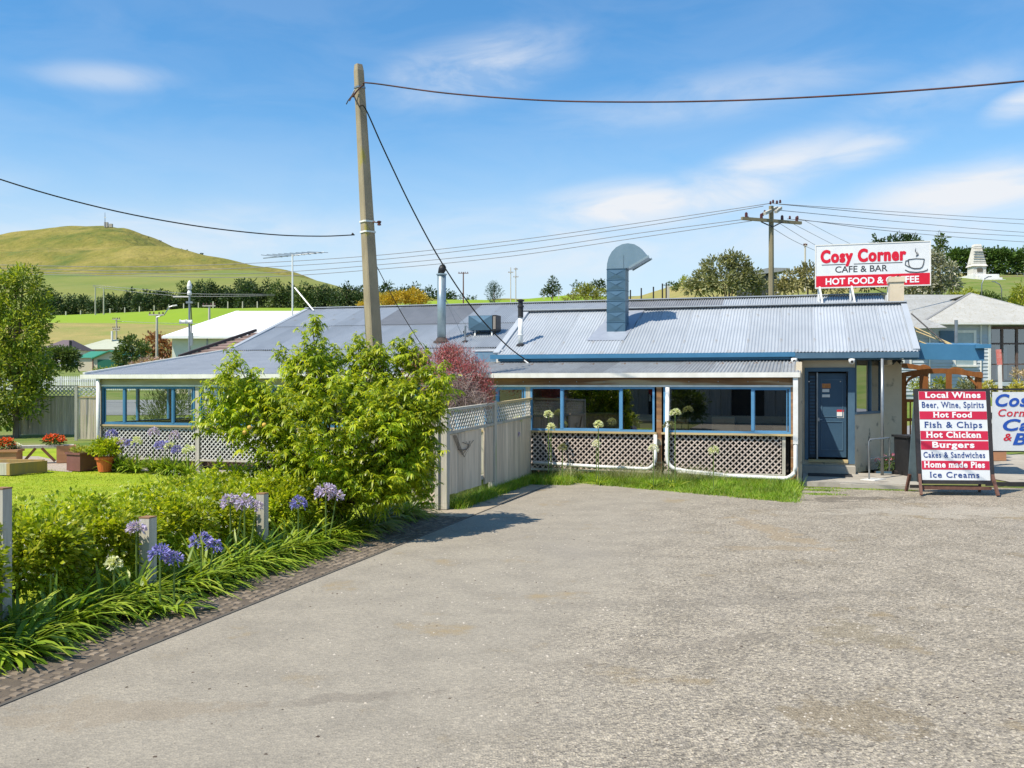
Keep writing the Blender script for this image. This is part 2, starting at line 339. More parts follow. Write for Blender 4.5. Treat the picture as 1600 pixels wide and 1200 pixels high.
def terrain_z(X, D):
    X = np.asarray(X, float)
    for i in range(len(ROWS) - 1):
        if ROWS[i][0] <= D <= ROWS[i + 1][0]:
            t = (D - ROWS[i][0]) / (ROWS[i + 1][0] - ROWS[i][0])
            if i > 0 and D > 200: t = t * t * (3 - 2 * t) * .55 + t * .45
            return zrow(i, X) * (1 - t) + zrow(i + 1, X) * t
    return zrow(-1, X)
def tz(x, D): return float(terrain_z(np.array([x]), D)[0])
def band(name, D0, D1, nD, m, x0=-3200, x1=4800, amp=0.0, dense=True):
    Xs = np.concatenate([np.linspace(-3200, -620, 12), np.linspace(-600, 2200, 340), np.linspace(2300, 4800, 12)]); Xs = Xs[(Xs >= x0) & (Xs <= x1)]
    Ds = np.geomspace(D0, D1, nD); V = []
    for D in Ds:
        z = terrain_z(Xs, min(max(D, 28.91), 5999))
        if amp:
            a = (Xs - 800) / F * D
            g = sum(np.sin(a / w + D / (w * 1.3) + p) * np.sin(a / (w * 1.7) - D / (w * .8) + p * 2) * s for w, s, p in ((.05 * D1, 1, 0), (.021 * D1, .5, 1.3), (.009 * D1, .22, 4)))
            env = min(1, (D - D0) / (D1 - D0) * 8, (D1 - D) / (D1 - D0) * 8); z = z + amp * g * env
        V.append(np.stack([(Xs - 800) / F * D, np.full(len(Xs), D), z], 1))
    V = np.concatenate(V); nx = len(Xs); i, j = np.meshgrid(np.arange(nD - 1), np.arange(nx - 1), indexing='ij'); a = (i * nx + j).ravel()
    return ob(name, np_mesh(name, V, np.stack([a, a + 1, a + nx + 1, a + nx], 1), m, True), kind='structure')
m_near = mat('verge_grass', (.09, .15, .02), (.15, .19, .035), rough=1, scale=.5, bump=.5, bscale=8, c3=(.20, .20, .07), bdist=.05)
m_dry = mat('dry_tan_grass', (.34, .27, .09), (.27, .24, .075), rough=1, scale=.12, bump=.6, bscale=1.5, c3=(.20, .23, .05), bdist=.3)
m_lush = mat('lush_paddock_grass', (.17, .27, .010), (.21, .31, .013), rough=1, scale=.02, bump=.2, bscale=1, c3=(.25, .31, .025), stretch=(1, .35, 1))
m_far = mat('far_green_pasture', (.125, .175, .03), (.185, .205, .045), rough=1, scale=.009, bump=.4, bscale=.3, c3=(.235, .22, .065), bdist=1)
m_hill = mat('dry_hill_pasture', (.085, .115, .016), (.185, .17, .032), rough=1, scale=.016, bump=.8, bscale=.09, c3=(.29, .235, .065), detail=12, bdist=7, speck=((.13, .15, .03), .035, .62))
band('near_slope', 28.95, 130, 60, m_near)
band('dry_field', 130, 262, 26, m_dry)
band('green_paddock', 262, 432, 26, m_lush)
band('pasture_slope', 432, 1015, 40, m_far, amp=2.0)
band('hill', 1015, 2400, 90, m_hill, amp=10)
band('far_land', 2400, 5990, 6, m_far)

# lawn, car park, kerb strip, road, path
m_lawn = mat('lawn_grass', (.21, .30, .008), (.27, .35, .012), rough=1, scale=1.1, bump=.8, bscale=60, c3=(.35, .38, .03), bdist=.02, speck=((.33, .34, .07), 5, .66))
DU0 = 12.47                                        # u of the line where the drain strip meets the car park
sheet('lawn', uvpoly([(-20, 8), (-20, -26), (DU0 - .85, -26), (DU0 - .85, -.05), (0.2, -.05), (0.2, 6), (-2, 8)]), -.022, m_lawn)
def gravelmat():
    m, nt, n, L, b = newmat('compacted_gravel')
    tc = n.new('ShaderNodeTexCoord')
    def noise(s, d=5, r=.6, st=None):
        z = n.new('ShaderNodeTexNoise'); z.inputs['Scale'].default_value = s; z.inputs['Detail'].default_value = d; z.inputs['Roughness'].default_value = r
        if st: mp = n.new('ShaderNodeMapping'); mp.inputs['Scale'].default_value = st; L.new(tc.outputs['Object'], mp.inputs[0]); L.new(mp.outputs[0], z.inputs['Vector'])
        else: L.new(tc.outputs['Object'], z.inputs['Vector'])
        return z.outputs['Fac']
    def mixc(f, a, b_, bt='MIX'):
        x = n.new('ShaderNodeMix'); x.data_type = 'RGBA'; x.blend_type = bt
        for s_, v in (('Factor', f), ('A', a), ('B', b_)):
            if isinstance(v, tuple): x.inputs[s_].default_value = (*v, 1)
            elif isinstance(v, float): x.inputs[s_].default_value = v
            else: L.new(v, x.inputs[s_])
        return x.outputs['Result']
    def mr(v, a, b_, c=0., d=1.):
        x = n.new('ShaderNodeMapRange'); x.interpolation_type = 'SMOOTHSTEP'; x.inputs['From Min'].default_value = a; x.inputs['From Max'].default_value = b_; x.inputs['To Min'].default_value = c; x.inputs['To Max'].default_value = d; L.new(v, x.inputs['Value']); return x.outputs[0]
    sep = n.new('ShaderNodeSeparateXYZ'); L.new(tc.outputs['Object'], sep.inputs[0])
    def madd(a, b_):
        x = n.new('ShaderNodeMath'); x.operation = 'ADD'; L.new(a, x.inputs[0])
        if isinstance(b_, float): x.inputs[1].default_value = b_
        else: L.new(b_, x.inputs[1])
        return x.outputs[0]
    big = noise(.35, 4); mid = noise(1.6, 5); fine = noise(34, 4, .7); grit = noise(75, 3, .8)
    # loose stone towards the right-hand side (object x grows to the right, y away)
    xx = n.new('ShaderNodeMath'); xx.operation = 'MULTIPLY'; L.new(big, xx.inputs[0]); xx.inputs[1].default_value = 2.5
    yy = n.new('ShaderNodeMath'); yy.operation = 'MULTIPLY'; L.new(sep.outputs['Y'], yy.inputs[0]); yy.inputs[1].default_value = -.26
    loose = mr(madd(madd(sep.outputs['X'], xx.outputs[0]), yy.outputs[0]), -1.6, 1.2)
    smooth = mixc(mr(mid, .35, .7), (.295, .265, .212), (.25, .225, .182))
    stony = mixc(mr(mid, .35, .7), (.31, .275, .22), (.24, .212, .168))
    col = mixc(loose, smooth, stony)
    vor = n.new('ShaderNodeTexVoronoi'); vor.inputs['Scale'].default_value = 58; L.new(tc.outputs['Object'], vor.inputs['Vector'])
    sc_ = ramp(n, [(.42, .42, .42), (.9, .9, .92), (1.25, 1.22, 1.15), (1.9, 1.85, 1.75)], [.0, .35, .7, 1.0])
    sv = n.new('ShaderNodeSeparateColor'); L.new(vor.outputs['Color'], sv.inputs[0]); L.new(sv.outputs[0], sc_.inputs[0])
    amt = mr(loose, 0., 1., .25, .85)
    col = mixc(amt, col, mixc(1.0, col, sc_.outputs[0], 'MULTIPLY'))
    col = mixc(mr(grit, .60, .72, 0., .5), col, (.13, .115, .095))
    col = mixc(mr(noise(.8, 6, .65), .58, .70, 0., .75), col, (.30, .23, .13))
    col = mixc(mr(noise(.23, 4, .6, (1, .5, 1)), .52, .72, 0., .4), col, (.235, .215, .19))
    def patch(px, Z, rx, ry, rot, c, amt_):
        nonlocal col
        mp = n.new('ShaderNodeMapping'); mp.vector_type = 'TEXTURE'; mp.inputs['Location'].default_value = ((px - 800) / F * Z, Z, 0); mp.inputs['Rotation'].default_value = (0, 0, R(rot)); mp.inputs['Scale'].default_value = (rx, ry, 1); L.new(tc.outputs['Object'], mp.inputs[0])
        ln = n.new('ShaderNodeVectorMath'); ln.operation = 'LENGTH'; L.new(mp.outputs[0], ln.inputs[0]); dn = madd(ln.outputs['Value'], mr(noise(2.6, 5, .7), .3, .7, -.55, .55)); col = mixc(mr(dn, .95, .55, 0., amt_), col, c)
    patch(1210, 14.0, .30, 1.6, 10, (.33, .25, .15), .5); patch(1195, 12.6, .7, .22, 0, (.33, .25, .15), .35); patch(150, 6.3, 1.0, .30, 10, (.24, .19, .13), .35)
    patch(1330, 18.0, 1.5, .38, 8, (.10, .085, .065), .6); patch(1500, 16.2, 2.2, .8, 0, (.42, .38, .31), .5); patch(1330, 8.3, .5, .5, 0, (.22, .18, .11), .45); patch(1330, 6.2, .55, .4, 0, (.20, .155, .09), .5); patch(560, 6.6, .6, .14, 12, (.13, .11, .09), .35); patch(1040, 7.8, 1.6, .2, 25, (.20, .175, .14), .35); patch(1150, 9.6, 2.6, .25, 12, (.18, .16, .13), .3)
    L.new(col, b.inputs['Base Color']); b.inputs['Roughness'].default_value = .93; b.inputs['Specular IOR Level'].default_value = .2
    h = madd(fine, vor.outputs['Distance'])
    bp = n.new('ShaderNodeBump'); bp.inputs['Distance'].default_value = .012; L.new(h, bp.inputs['Height']); L.new(mr(loose, 0., 1., .35, .9), bp.inputs['Strength']); L.new(bp.outputs[0], b.inputs['Normal'])
    return m
m_gravel = gravelmat()
cp = []
# the far edge of the car park is ragged, where grass creeps over it
for u in np.linspace(DU0, 17.3, 26): cp.append((u, -.15 - (u - DU0) * .52 - .05 * math.sin(u * 3.1) + random.uniform(-.04, .04)))
sheet('car_park', uvpoly([(DU0, -34), (60, -34), (60, 1.0), (17.75, 1.0), (17.6, -2.0)] + cp[::-1]), -.006, m_gravel)
m_strip = mat('damp_shadowed_concrete', (.09, .072, .055), (.125, .10, .075), rough=.8, scale=2.5, bump=.5, bscale=50, c3=(.085, .07, .055))  # damp concrete, its dark tone also the lattice shadow between the pale cells
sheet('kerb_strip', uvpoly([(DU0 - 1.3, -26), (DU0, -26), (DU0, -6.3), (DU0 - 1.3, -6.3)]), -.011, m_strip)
sheet('pavement', uvpoly([(DU0 - 1.3, -6.3), (DU0, -6.3), (DU0, -.55), (DU0 - 1.3, -.2)]), -.010, mat('old_tan_concrete', (.37, .31, .225), (.29, .245, .18), rough=.95, scale=1.6, bump=.3, bscale=70, speck=((.17, .15, .12), 3, .6)))
# lattice shadow put into the colour: pale raised cells for its sunlit gaps
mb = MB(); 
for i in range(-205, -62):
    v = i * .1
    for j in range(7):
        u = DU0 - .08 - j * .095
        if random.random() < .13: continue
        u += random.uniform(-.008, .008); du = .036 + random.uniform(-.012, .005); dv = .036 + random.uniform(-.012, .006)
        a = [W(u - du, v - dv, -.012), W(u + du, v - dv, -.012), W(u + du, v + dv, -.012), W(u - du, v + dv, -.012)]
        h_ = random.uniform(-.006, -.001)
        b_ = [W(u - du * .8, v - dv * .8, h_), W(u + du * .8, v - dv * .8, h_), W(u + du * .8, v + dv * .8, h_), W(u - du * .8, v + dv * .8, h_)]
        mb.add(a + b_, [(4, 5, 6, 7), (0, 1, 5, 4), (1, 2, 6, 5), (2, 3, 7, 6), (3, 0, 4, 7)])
mb.build('lattice_shadow_cells', mat('sunlit_cell_concrete', (.21, .17, .125), (.15, .12, .09), rough=.9, scale=2.2, island=.35), kind='stuff')
mb = MB(); mb.beam(W(DU0 + .01, -26, -.004), W(DU0 + .01, -.6, -.004), .025, .012); structure('car_park_edge', mb, mat('dark_joint', (.09, .08, .07), (.12, .11, .09)))
# pebbles and leaves on the car park
def pebbles(name, N, m, smin, smax, xr, zr, bias=1.0, xb=None, flat=.55):
    Z = zr[0] + (zr[1] - zr[0]) * rng.random(N) ** bias; px = rng.uniform(*xr, N)
    X = (px - 800) / F * Z
    v = (X - AX) * ST + (Z - AY) * CT; u = (X - AX) * CT - (Z - AY) * ST
    keep = (u > DU0 + .05) & (v < -.3 - np.clip((u - DU0) * .52, 0, 2.6) * (u < 17.7))
    if xb is not None: keep &= rng.random(N) < np.clip((px - xb[0]) / (xb[1] - xb[0]), xb[2], 1)
    X = X[keep]; Z = Z[keep]; n = len(X); s = smin + (smax - smin) * rng.random(n) ** 3
    base = np.array([[1, 0, 0], [.1, 1, 0], [-1, .1, 0], [0, -1, 0], [.2, .1, 1.0], [-.2, -.1, .9]]) 
    V = base[None] * s[:, None, None] * (1 + rng.uniform(-.35, .35, (n, 6, 3))); V[:, :, 2] *= flat
    a = rng.uniform(0, 6.28, n); c, s_ = np.cos(a)[:, None], np.sin(a)[:, None]
    V = np.stack([V[:, :, 0] * c - V[:, :, 1] * s_, V[:, :, 0] * s_ + V[:, :, 1] * c, V[:, :, 2]], 2) + np.stack([X, Z, np.full(n, -.007)], 1)[:, None]
    f = np.array([[0, 1, 4], [1, 2, 5], [1, 5, 4], [2, 3, 5], [3, 0, 4], [3, 4, 5]])
    me = np_mesh(name, V.reshape(-1, 3), (f[None] + (np.arange(n) * 6)[:, None, None]).reshape(-1, 3), m)
    return ob(name, me, kind='stuff')
pebbles('loose_gravel', 42000, mat('gravel_stone', (.27, .24, .195), (.40, .36, .30), rough=.9, scale=3, island=.45), .004, .016, (-60, 1660), (4.9, 19.5), 1.25, (350, 1250, .0))
pebbles('scattered_dark_chips', 900, mat('dark_chip', (.06, .045, .035), (.10, .07, .05), rough=.9, island=.4), .006, .02, (0, 1600), (5, 20), 1.2, flat=.35)
# road beyond the garden on the left and on the right, laid on the slope
m_road = mat('grey_chip_seal_road', (.20, .20, .205), (.25, .25, .25), rough=.95, scale=.5, bump=.3, bscale=40, stretch=(.2, 1, 1))
def strip_on_slope(name, x0, x1, D0, D1, m, lift=.02, nx=40, nD=8):
    V = []; Xs = np.linspace(x0, x1, nx); Ds = np.linspace(D0, D1, nD)
    for D in Ds: V.append(np.stack([(Xs - 800) / F * D, np.full(nx, D), terrain_z(Xs, D) + lift], 1))
    V = np.concatenate(V); i, j = np.meshgrid(np.arange(nD - 1), np.arange(nx - 1), indexing='ij'); a = (i * nx + j).ravel()
    return ob(name, np_mesh(name, V, np.stack([a, a + 1, a + nx + 1, a + nx], 1), m, True), kind='structure')
strip_on_slope('road', -1200, 1380, 50.5, 61.5, m_road)
strip_on_slope('side_road', 1380, 3600, 31.5, 40, m_road)
sheet('concrete_apron', [(11.0, 21.2), (40, 21.2), (40, 31.4), (10.6, 31.4)], -.012, M['concrete'])
mb = MB(); mb.beam(G(1500, 41, .62), G(2400, 41, .62), .14, .12); structure('kerb', mb, M['concrete'])
# far track lines and the gravel round the cafe's base
sheet('shingle_bed', uvpoly([(-1.2, -.75), (6.5, -.75), (6.5, .05), (-1.2, .05)]), -.016, mat('pale_shingle', (.42, .38, .33), (.28, .25, .22), scale=25, rough=.95, bump=1, bscale=40, bdist=.03))
sheet('bark_bed', [G(-60, 41)[:2], G(30, 33)[:2], G(122, 35)[:2], G(130, 41)[:2]], -.017, mat('bark_mulch', (.20, .11, .065), (.30, .19, .12), scale=9, rough=1, bump=1, bscale=25, bdist=.05))
sheet('garden_path', [G(-40, 28.6)[:2], G(40, 24.6)[:2], G(112, 23.6)[:2], G(124, 25.6)[:2], G(60, 28.8)[:2]], -.015, mat('pale_path_shingle', (.44, .37, .30), (.34, .28, .22), scale=12, rough=1, bump=1, bscale=30, bdist=.03))
# grass strip's soil between the veranda and the car park
sheet('verge_soil', uvpoly([(11.7, -.02), (DU0 - .02, -.02), (17.6, -.02), (17.6, -2.9), (DU0 - .02, -.2), (11.7, -.2)]), -.013, mat('verge_soil', (.10, .12, .03), (.13, .11, .06), rough=1, scale=4))
# ================================================================== THE CAFE
ZG = 2.40; SL = .13; VM = 6.2; ZM = ZG + SL * VM + .03; VR = 11.5; ZR = 4.98
UM0 = U(360, VM); UM1 = U(1384, VR) - .3
cafe = thing('cafe_building', 'long low cafe with corrugated iron roof, blue windows and lattice below them', 'cafe', tuple(W(0, 0, 0)), -TH)
def part(name, mb, m, parent=cafe, **k): return mb.build(name, m, parent, **k)
UE = U(1245, 0)                                     # right end of the veranda
UF0, UF1 = U(772, 2.2), U(1434, 2.2)                # front roof's two ends
VE, ZE, VF, ZF = 2.2, 2.90, 5.1, 4.19               # front roof: eave and ridge
# walls
wl = MB(); ub = U(742, 2.4)
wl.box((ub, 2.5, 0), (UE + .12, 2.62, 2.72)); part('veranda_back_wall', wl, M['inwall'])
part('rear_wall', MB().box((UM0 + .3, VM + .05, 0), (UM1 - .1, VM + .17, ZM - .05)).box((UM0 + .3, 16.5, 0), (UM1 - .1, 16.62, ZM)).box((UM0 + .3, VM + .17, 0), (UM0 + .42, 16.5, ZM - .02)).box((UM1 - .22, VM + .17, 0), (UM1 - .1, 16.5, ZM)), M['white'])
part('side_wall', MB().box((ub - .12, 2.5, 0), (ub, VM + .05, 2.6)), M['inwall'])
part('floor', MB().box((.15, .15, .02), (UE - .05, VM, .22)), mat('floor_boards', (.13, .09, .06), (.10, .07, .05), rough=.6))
part('underfloor_shade_board', MB().box((.2, .22, .05), (UE - .15, .26, 1.0)), M['dark'])  # dark board standing in for the underfloor shade behind the lattice
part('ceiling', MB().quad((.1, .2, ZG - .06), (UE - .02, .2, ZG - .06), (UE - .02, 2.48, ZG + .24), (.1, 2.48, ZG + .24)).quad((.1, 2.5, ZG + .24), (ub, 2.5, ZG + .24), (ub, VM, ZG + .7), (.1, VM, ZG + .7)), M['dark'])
# main posts and beams of the veranda front
bays = [(161, 305), (313, 460), (468, 608), (616, 749), (757, 822), (829, 1023), (1037, 1236)]
posts = [156.5, 309, 464, 612, 753, 825.5, 1030, 1240]
for x in posts:
    u = U(x, 0); w = .055 if x > 160 else .05
    part('post', MB().box((u - w, -.03, 0), (u + w, .10, 2.12)), M['post'] if x < 1000 else M['beam'])
u0, u1 = U(156, 0) - .06, U(1241, 0) + .05
uc = U(700, 0)
part('head_beam', MB().box((u0, -.045, 2.125), (uc, .10, 2.285)), M['beam_pale'])
part('head_beam', MB().box((uc, -.045, 2.125), (u1, .10, 2.285)), M['beam'])
part('batten', MB().box((u0, -.058, 2.085), (u1, .02, 2.125)), M['white'])
for i in range(14):
    u = uc + .6 + i * .62
    part('bolt', MB().lathe([(.012, 0), (.012, .012)], 6, (u, 0, 0)), M['silver']).matrix_local = Matrix.Translation((u, -.046, 2.2)) @ Matrix.Rotation(R(90), 4, 'X') @ Matrix.Translation((-u, 0, 0))
# windows: frame > panes
def window(x0, x1, mulls, y0=604, y1=675, v=0.0, fm=M['blue_frame'], gm=M['glass'], z0=1.10, z1=2.085, fr=.045):
    a, b = U(x0, v), U(x1, v); f = MB()
    f.box((a, v - .03, z0), (a + fr, v + .05, z1)); f.box((b - fr, v - .03, z0), (b, v + .05, z1))
    f.box((a + fr, v - .03, z0), (b - fr, v + .05, z0 + fr)); f.box((a + fr, v - .03, z1 - fr), (b - fr, v + .05, z1))
    ms = [a + fr] + [U(m, v) for m in mulls] + [b - fr]
    for m in ms[1:-1]: f.box((m - .03, v - .035, z0 + fr), (m + .03, v + .045, z1 - fr))
    o = part('window', f, fm)
    for i in range(len(ms) - 1):
        p0, p1 = ms[i] + .0, ms[i + 1]
        part('pane', MB().quad((p0, v + .012, z0 + fr), (p1, v + .012, z0 + fr), (p1, v + .012, z1 - fr), (p0, v + .012, z1 - fr)), gm, o)
        s = MB(); e = .018
        s.box((p0 + .03, v - .02, z0 + fr), (p0 + .03 + e, v + .01, z1 - fr)).box((p1 - .03 - e, v - .02, z0 + fr), (p1 - .03, v + .01, z1 - fr)).box((p0 + .03, v - .022, z0 + fr), (p1 - .03, v + .01, z0 + fr + e)).box((p0 + .03, v - .022, z1 - fr - e), (p1 - .03, v + .01, z1 - fr))
        if i % 2 == 1 or x0 < 700: part('sash', s, fm, o)
    return o
mul = [(195, 271), (352, 425), (505, 575), (650, 715), (777,), (878, 971), (1176,)]
for (a, b), m in zip(bays, mul): window(a, b, m, fm=M['blue_frame'] if a > 700 else M['blue'], gm=M['glass'] if a > 600 else M['glass_clear'])
for (a, b) in bays: part('window_sill', MB().box((U(a, 0) - .05, -.075, 1.055), (U(b, 0) + .05, .02, 1.098)), M['sill'])
# the left end of the veranda: side windows that let the road show through
def side_window(v0, v1):
    f = MB(); z0, z1, fr = 1.10, 2.085, .045
    f.box((-.03, v0, z0), (.05, v0 + fr, z1)).box((-.03, v1 - fr, z0), (.05, v1, z1)).box((-.03, v0 + fr, z0), (.05, v1 - fr, z0 + fr)).box((-.03, v0 + fr, z1 - fr), (.05, v1 - fr, z1)).box((-.03, (v0 + v1) / 2 - .03, z0 + fr), (.05, (v0 + v1) / 2 + .03, z1 - fr))
    o = part('window', f, M['blue']); part('pane', MB().quad((.01, v0, z0), (.01, v1, z0), (.01, v1, z1), (.01, v0, z1)), M['glass_clear'], o)
side_window(.15, 2.9); side_window(3.05, 5.4)
part('end_beam', MB().box((-.05, .11, 2.125), (.06, VM, 2.30)), M['beam_pale']); part('end_wall', MB().box((-.02, .12, 0), (.04, VM, 1.09)), M['board'])
part('post', MB().box((-.05, 2.91, 1.1), (.07, 3.03, 2.12)), M['post']); part('post', MB().box((-.05, VM - .7, 1.1), (.07, VM - .05, 2.12)), M['post'])
# lattice below the windows: every slat one by one
def lattice(parent, a, b, z0, z1, v, m, step=.115, w=.036, name='slat', meshcache={}, stuffy=False, xf=None):
    """diagonal slats clipped to the rectangle (a..b, z0..z1); xf maps (s, depth, z) to the parent's axes"""
    xf = xf or (lambda s, d, z: (s, v + d, z)); h = z1 - z0; joined = MB(); cnt = 0
    for sgn, d in ((1, 0.0), (-1, .011)):
        s = a - h + step * .5
        while s < b:
            # line from (s, z0) up to (s+h, z1) (sgn=1) or mirrored
            p, q = [s, 0.0], [s + h, h]
            if p[0] < a: p = [a, a - s]
            if q[0] > b: q = [b, b - s]
            if q[0] - p[0] > .03:
                if sgn == 1: A, B = (p[0], z0 + p[1]), (q[0], z0 + q[1])
                else: A, B = (p[0], z1 - p[1]), (q[0], z1 - q[1])
                n = np.array([-(B[1] - A[1]), B[0] - A[0]]); n = n / np.linalg.norm(n) * w / 2
                loop = [(A[0] - n[0], A[1] - n[1]), (B[0] - n[0], B[1] - n[1]), (B[0] + n[0], B[1] + n[1]), (A[0] + n[0], A[1] + n[1])]
                loop = [(min(max(l[0], a), b), min(max(l[1], z0), z1)) for l in loop]
                mb = joined if stuffy else MB()
                mb.add([xf(l[0], d, l[1]) for l in loop] + [xf(l[0], d + .010, l[1]) for l in loop], [(0, 1, 2, 3), (7, 6, 5, 4), (0, 4, 5, 1), (1, 5, 6, 2), (2, 6, 7, 3), (3, 7, 4, 0)])
                if not stuffy: mb.build(name, m, parent)
            s += step
    if stuffy: joined.build('lattice_slats', m, parent, kind='stuff')
for i, (x0, x1) in enumerate(bays):
    a, b = U(x0, 0), U(x1, 0); m = M['slat_l'] if x0 < 600 else M['slat']
    if i == 6: b = U(1222, 0)
    fr = MB().box((a, -.02, .20), (b, .05, .25)); 
    if x0 < 600: fr.box((a, -.02, 1.0), (b, .05, 1.05))
    if i == 6: fr.box((b, -.025, .05), (b + .07, .04, 1.05))
    p = part('lattice_panel', fr, M['post'])
    hidden = i in (2, 3, 4)
    lattice(p, a + .01, b - .01, .25 if x0 < 600 else .22, 1.0 if x0 < 600 else 1.05, -.01, m, step=.126 if not hidden else .14, stuffy=hidden)
# gutters and pipes
part('gutter', MB().box((-.42, -.20, 2.29), (UE + .06, -.075, 2.305)).box((-.42, -.205, 2.29), (UE + .06, -.19, 2.395)).box((-.42, -.074, 2.29), (UE + .06, -.062, 2.395)).box((-.43, -.205, 2.29), (-.418, -.062, 2.395)).box((UE + .058, -.205, 2.29), (UE + .07, -.062, 2.395)), M['white'])
def arc(c, r, a0, a1, n=6): return [(c[0] + r * math.cos(R(a0 + (a1 - a0) * i / n)), c[1] + r * math.sin(R(a0 + (a1 - a0) * i / n))) for i in range(n + 1)]
def pipe(pts2, r=.045, v=-.12, m=M['pvc'], n=10): return part('downpipe', MB().tube([(p[0], v, p[1]) for p in pts2], r, n), m, smooth=True)
ue = U(1243, -.12)
pipe([(ue, 2.29), (ue, .42)] + arc((ue - .25, .42), .25, 0, -90)[1:] + [(U(1130, 0), .20), (U(1060, 0), .26)])
part('downpipe', MB().box((ue - .05, -.17, .9), (ue + .05, -.07, 2.29)), M['pvc'])
u2 = U(1043, -.12); pipe([(u2, 2.08), (u2 - .01, .60)] + arc((u2 + .24, .55), .25, 180, 270)[1:] + [(U(1075, 0), .27), (U(1130, 0), .215)])
u3 = U(1024, -.12); pipe([(u3, 1.05), (u3, .55)] + arc((u3 - .22, .52), .22, 0, -90)[1:] + [(U(940, 0), .32), (U(836, 0), .38)], r=.04)
pipe([(U(153.5, -.12), 2.29), (U(153.5, -.12), .05)], r=.05)
part('pipe_bracket', MB().tube([(U(1204, 0), -.12, .17), (U(1204, 0), -.12, 0)], .02), M['pvc'])

# ---- roofs: corrugated sheets laid side by side
PITCH = .0762
def sheet_mesh(name, w, v0, z0, v1, z1, m, amp=.0145, nv=1):
    n = int(round(w / PITCH)) * 6; V = []
    for j in range(nv + 1):
        t = j / nv
        for i in range(n + 1):
            u = w * i / n; V.append((u, v0 + (v1 - v0) * t, z0 + (z1 - z0) * t + amp * math.sin(2 * math.pi * u / PITCH)))
    a = [(j * (n + 1) + i, j * (n + 1) + i + 1, (j + 1) * (n + 1) + i + 1, (j + 1) * (n + 1) + i) for j in range(nv) for i in range(n)]
    me = bpy.data.meshes.new(name); me.from_pydata(V, [], a); me.materials.append(m); me.update(); return me
def lay(parent, u0, u1, v0, z0, v1, z1, m, alt=None, altm=None, w=PITCH * 10, amp=.0145):
    me = sheet_mesh('roof_sheet', w, v0, z0, v1, z1, m, amp); k = 0; u = u0
    while u < u1 - .05:
        if u + w > u1 + .02:
            ww = max(PITCH, round((u1 - u) / PITCH) * PITCH); o = ob('roof_sheet', sheet_mesh('roof_sheet', ww, v0, z0, v1, z1, m, amp), parent)
        else: o = ob('roof_sheet', me, parent)
        o.location = (u, 0, (k % 2) * .004)
        if alt and k in alt: o.material_slots[0].link = 'OBJECT'; o.material_slots[0].material = altm
        u += w + .003; k += 1
main = part('main_roof', MB().beam((UM0 - .15, VR, ZR + .035), (UM1 + .3, VR, ZR + .035), .34, .03).beam((UM0 - .06, VM, ZM + .02), (UM0 - .06, VR, ZR + .02), .16, .06), M['iron'])
vh = VM + 2.7; zh = ZM + (ZR - ZM) * 2.7 / (VR - VM)
dk = {k for k in (5, 6, 7, 8, 15, 16, 17, 18, 19)}
lay(main, UM0, UM1 + .2, VM - .05, ZM, vh + .1, zh + .03, M['iron'], amp=.021)
lay(main, UM0, UM1 + .2, vh, zh + .02, VR, ZR + .012, M['iron'], dk, M['iron_dark'], amp=.021)
part('rear_roof', MB().quad((UM0 - .1, VR, ZR), (UM1 + .3, VR, ZR), (UM1 + .3, 16.9, ZM), (UM0 - .1, 16.9, ZM)), M['iron'], main)
part('gable_end', MB().add([(UM1 - .15, VM, ZM - .1), (UM1 - .15, 16.6, ZM - .1), (UM1 - .15, VR, ZR - .1)], [(0, 1, 2)]), M['white'], main)
part('gable_end', MB().add([(UM0 + .35, VM, ZM - .1), (UM0 + .35, 16.6, ZM - .1), (UM0 + .35, VR, ZR - .1)], [(0, 1, 2)]), M['white'], main)
lean = part('veranda_roof', MB().beam((-.40, -.1, ZG + .03), (-.40, VM, ZG + SL * VM + .03), .07, .05), M['white'])
lay(lean, -.38, ub, -.14, ZG - .015, VM, ZG + SL * VM, M['iron_flat'], w=PITCH * 10, amp=.019)
lay(lean, ub + .0, UE + .05, -.14, ZG - .015, 2.48, ZG + SL * 2.5, M['iron_old'])
front = part('front_roof', MB().beam((UF0 - .05, VF, ZF + .035), (UF1 + .05, VF, ZF + .035), .34, .025).beam((UF0 + .05, VE, ZE + .025), (UF0 + .05, VF, ZF + .03), .16, .05).beam((UF1 - .02, VE, ZE + .02), (UF1 - .02, VF, ZF + .02), .14, .05), M['iron'])
lay(front, UF0 + .1, UF1 - .02, VE - .06, ZE - .015, VF, ZF, M['iron'], amp=.011)
part('back_slope', MB().quad((UF0, VF, ZF + .01), (UF1, VF, ZF + .01), (UF1, VF + 1.4, ZF - .55), (UF0, VF + 1.4, ZF - .55)), M['iron_dark'], front)
part('gable_wall', MB().prism([(UF1 - .5, 2.62, 2.6), (UF1 - .5, 6.2, 2.6), (UF1 - .5, 6.2, ZF - .75), (UF1 - .5, VF, ZF - .1), (UF1 - .5, 2.62, ZE - .1)], (-.1, 0, 0)), M['render'])
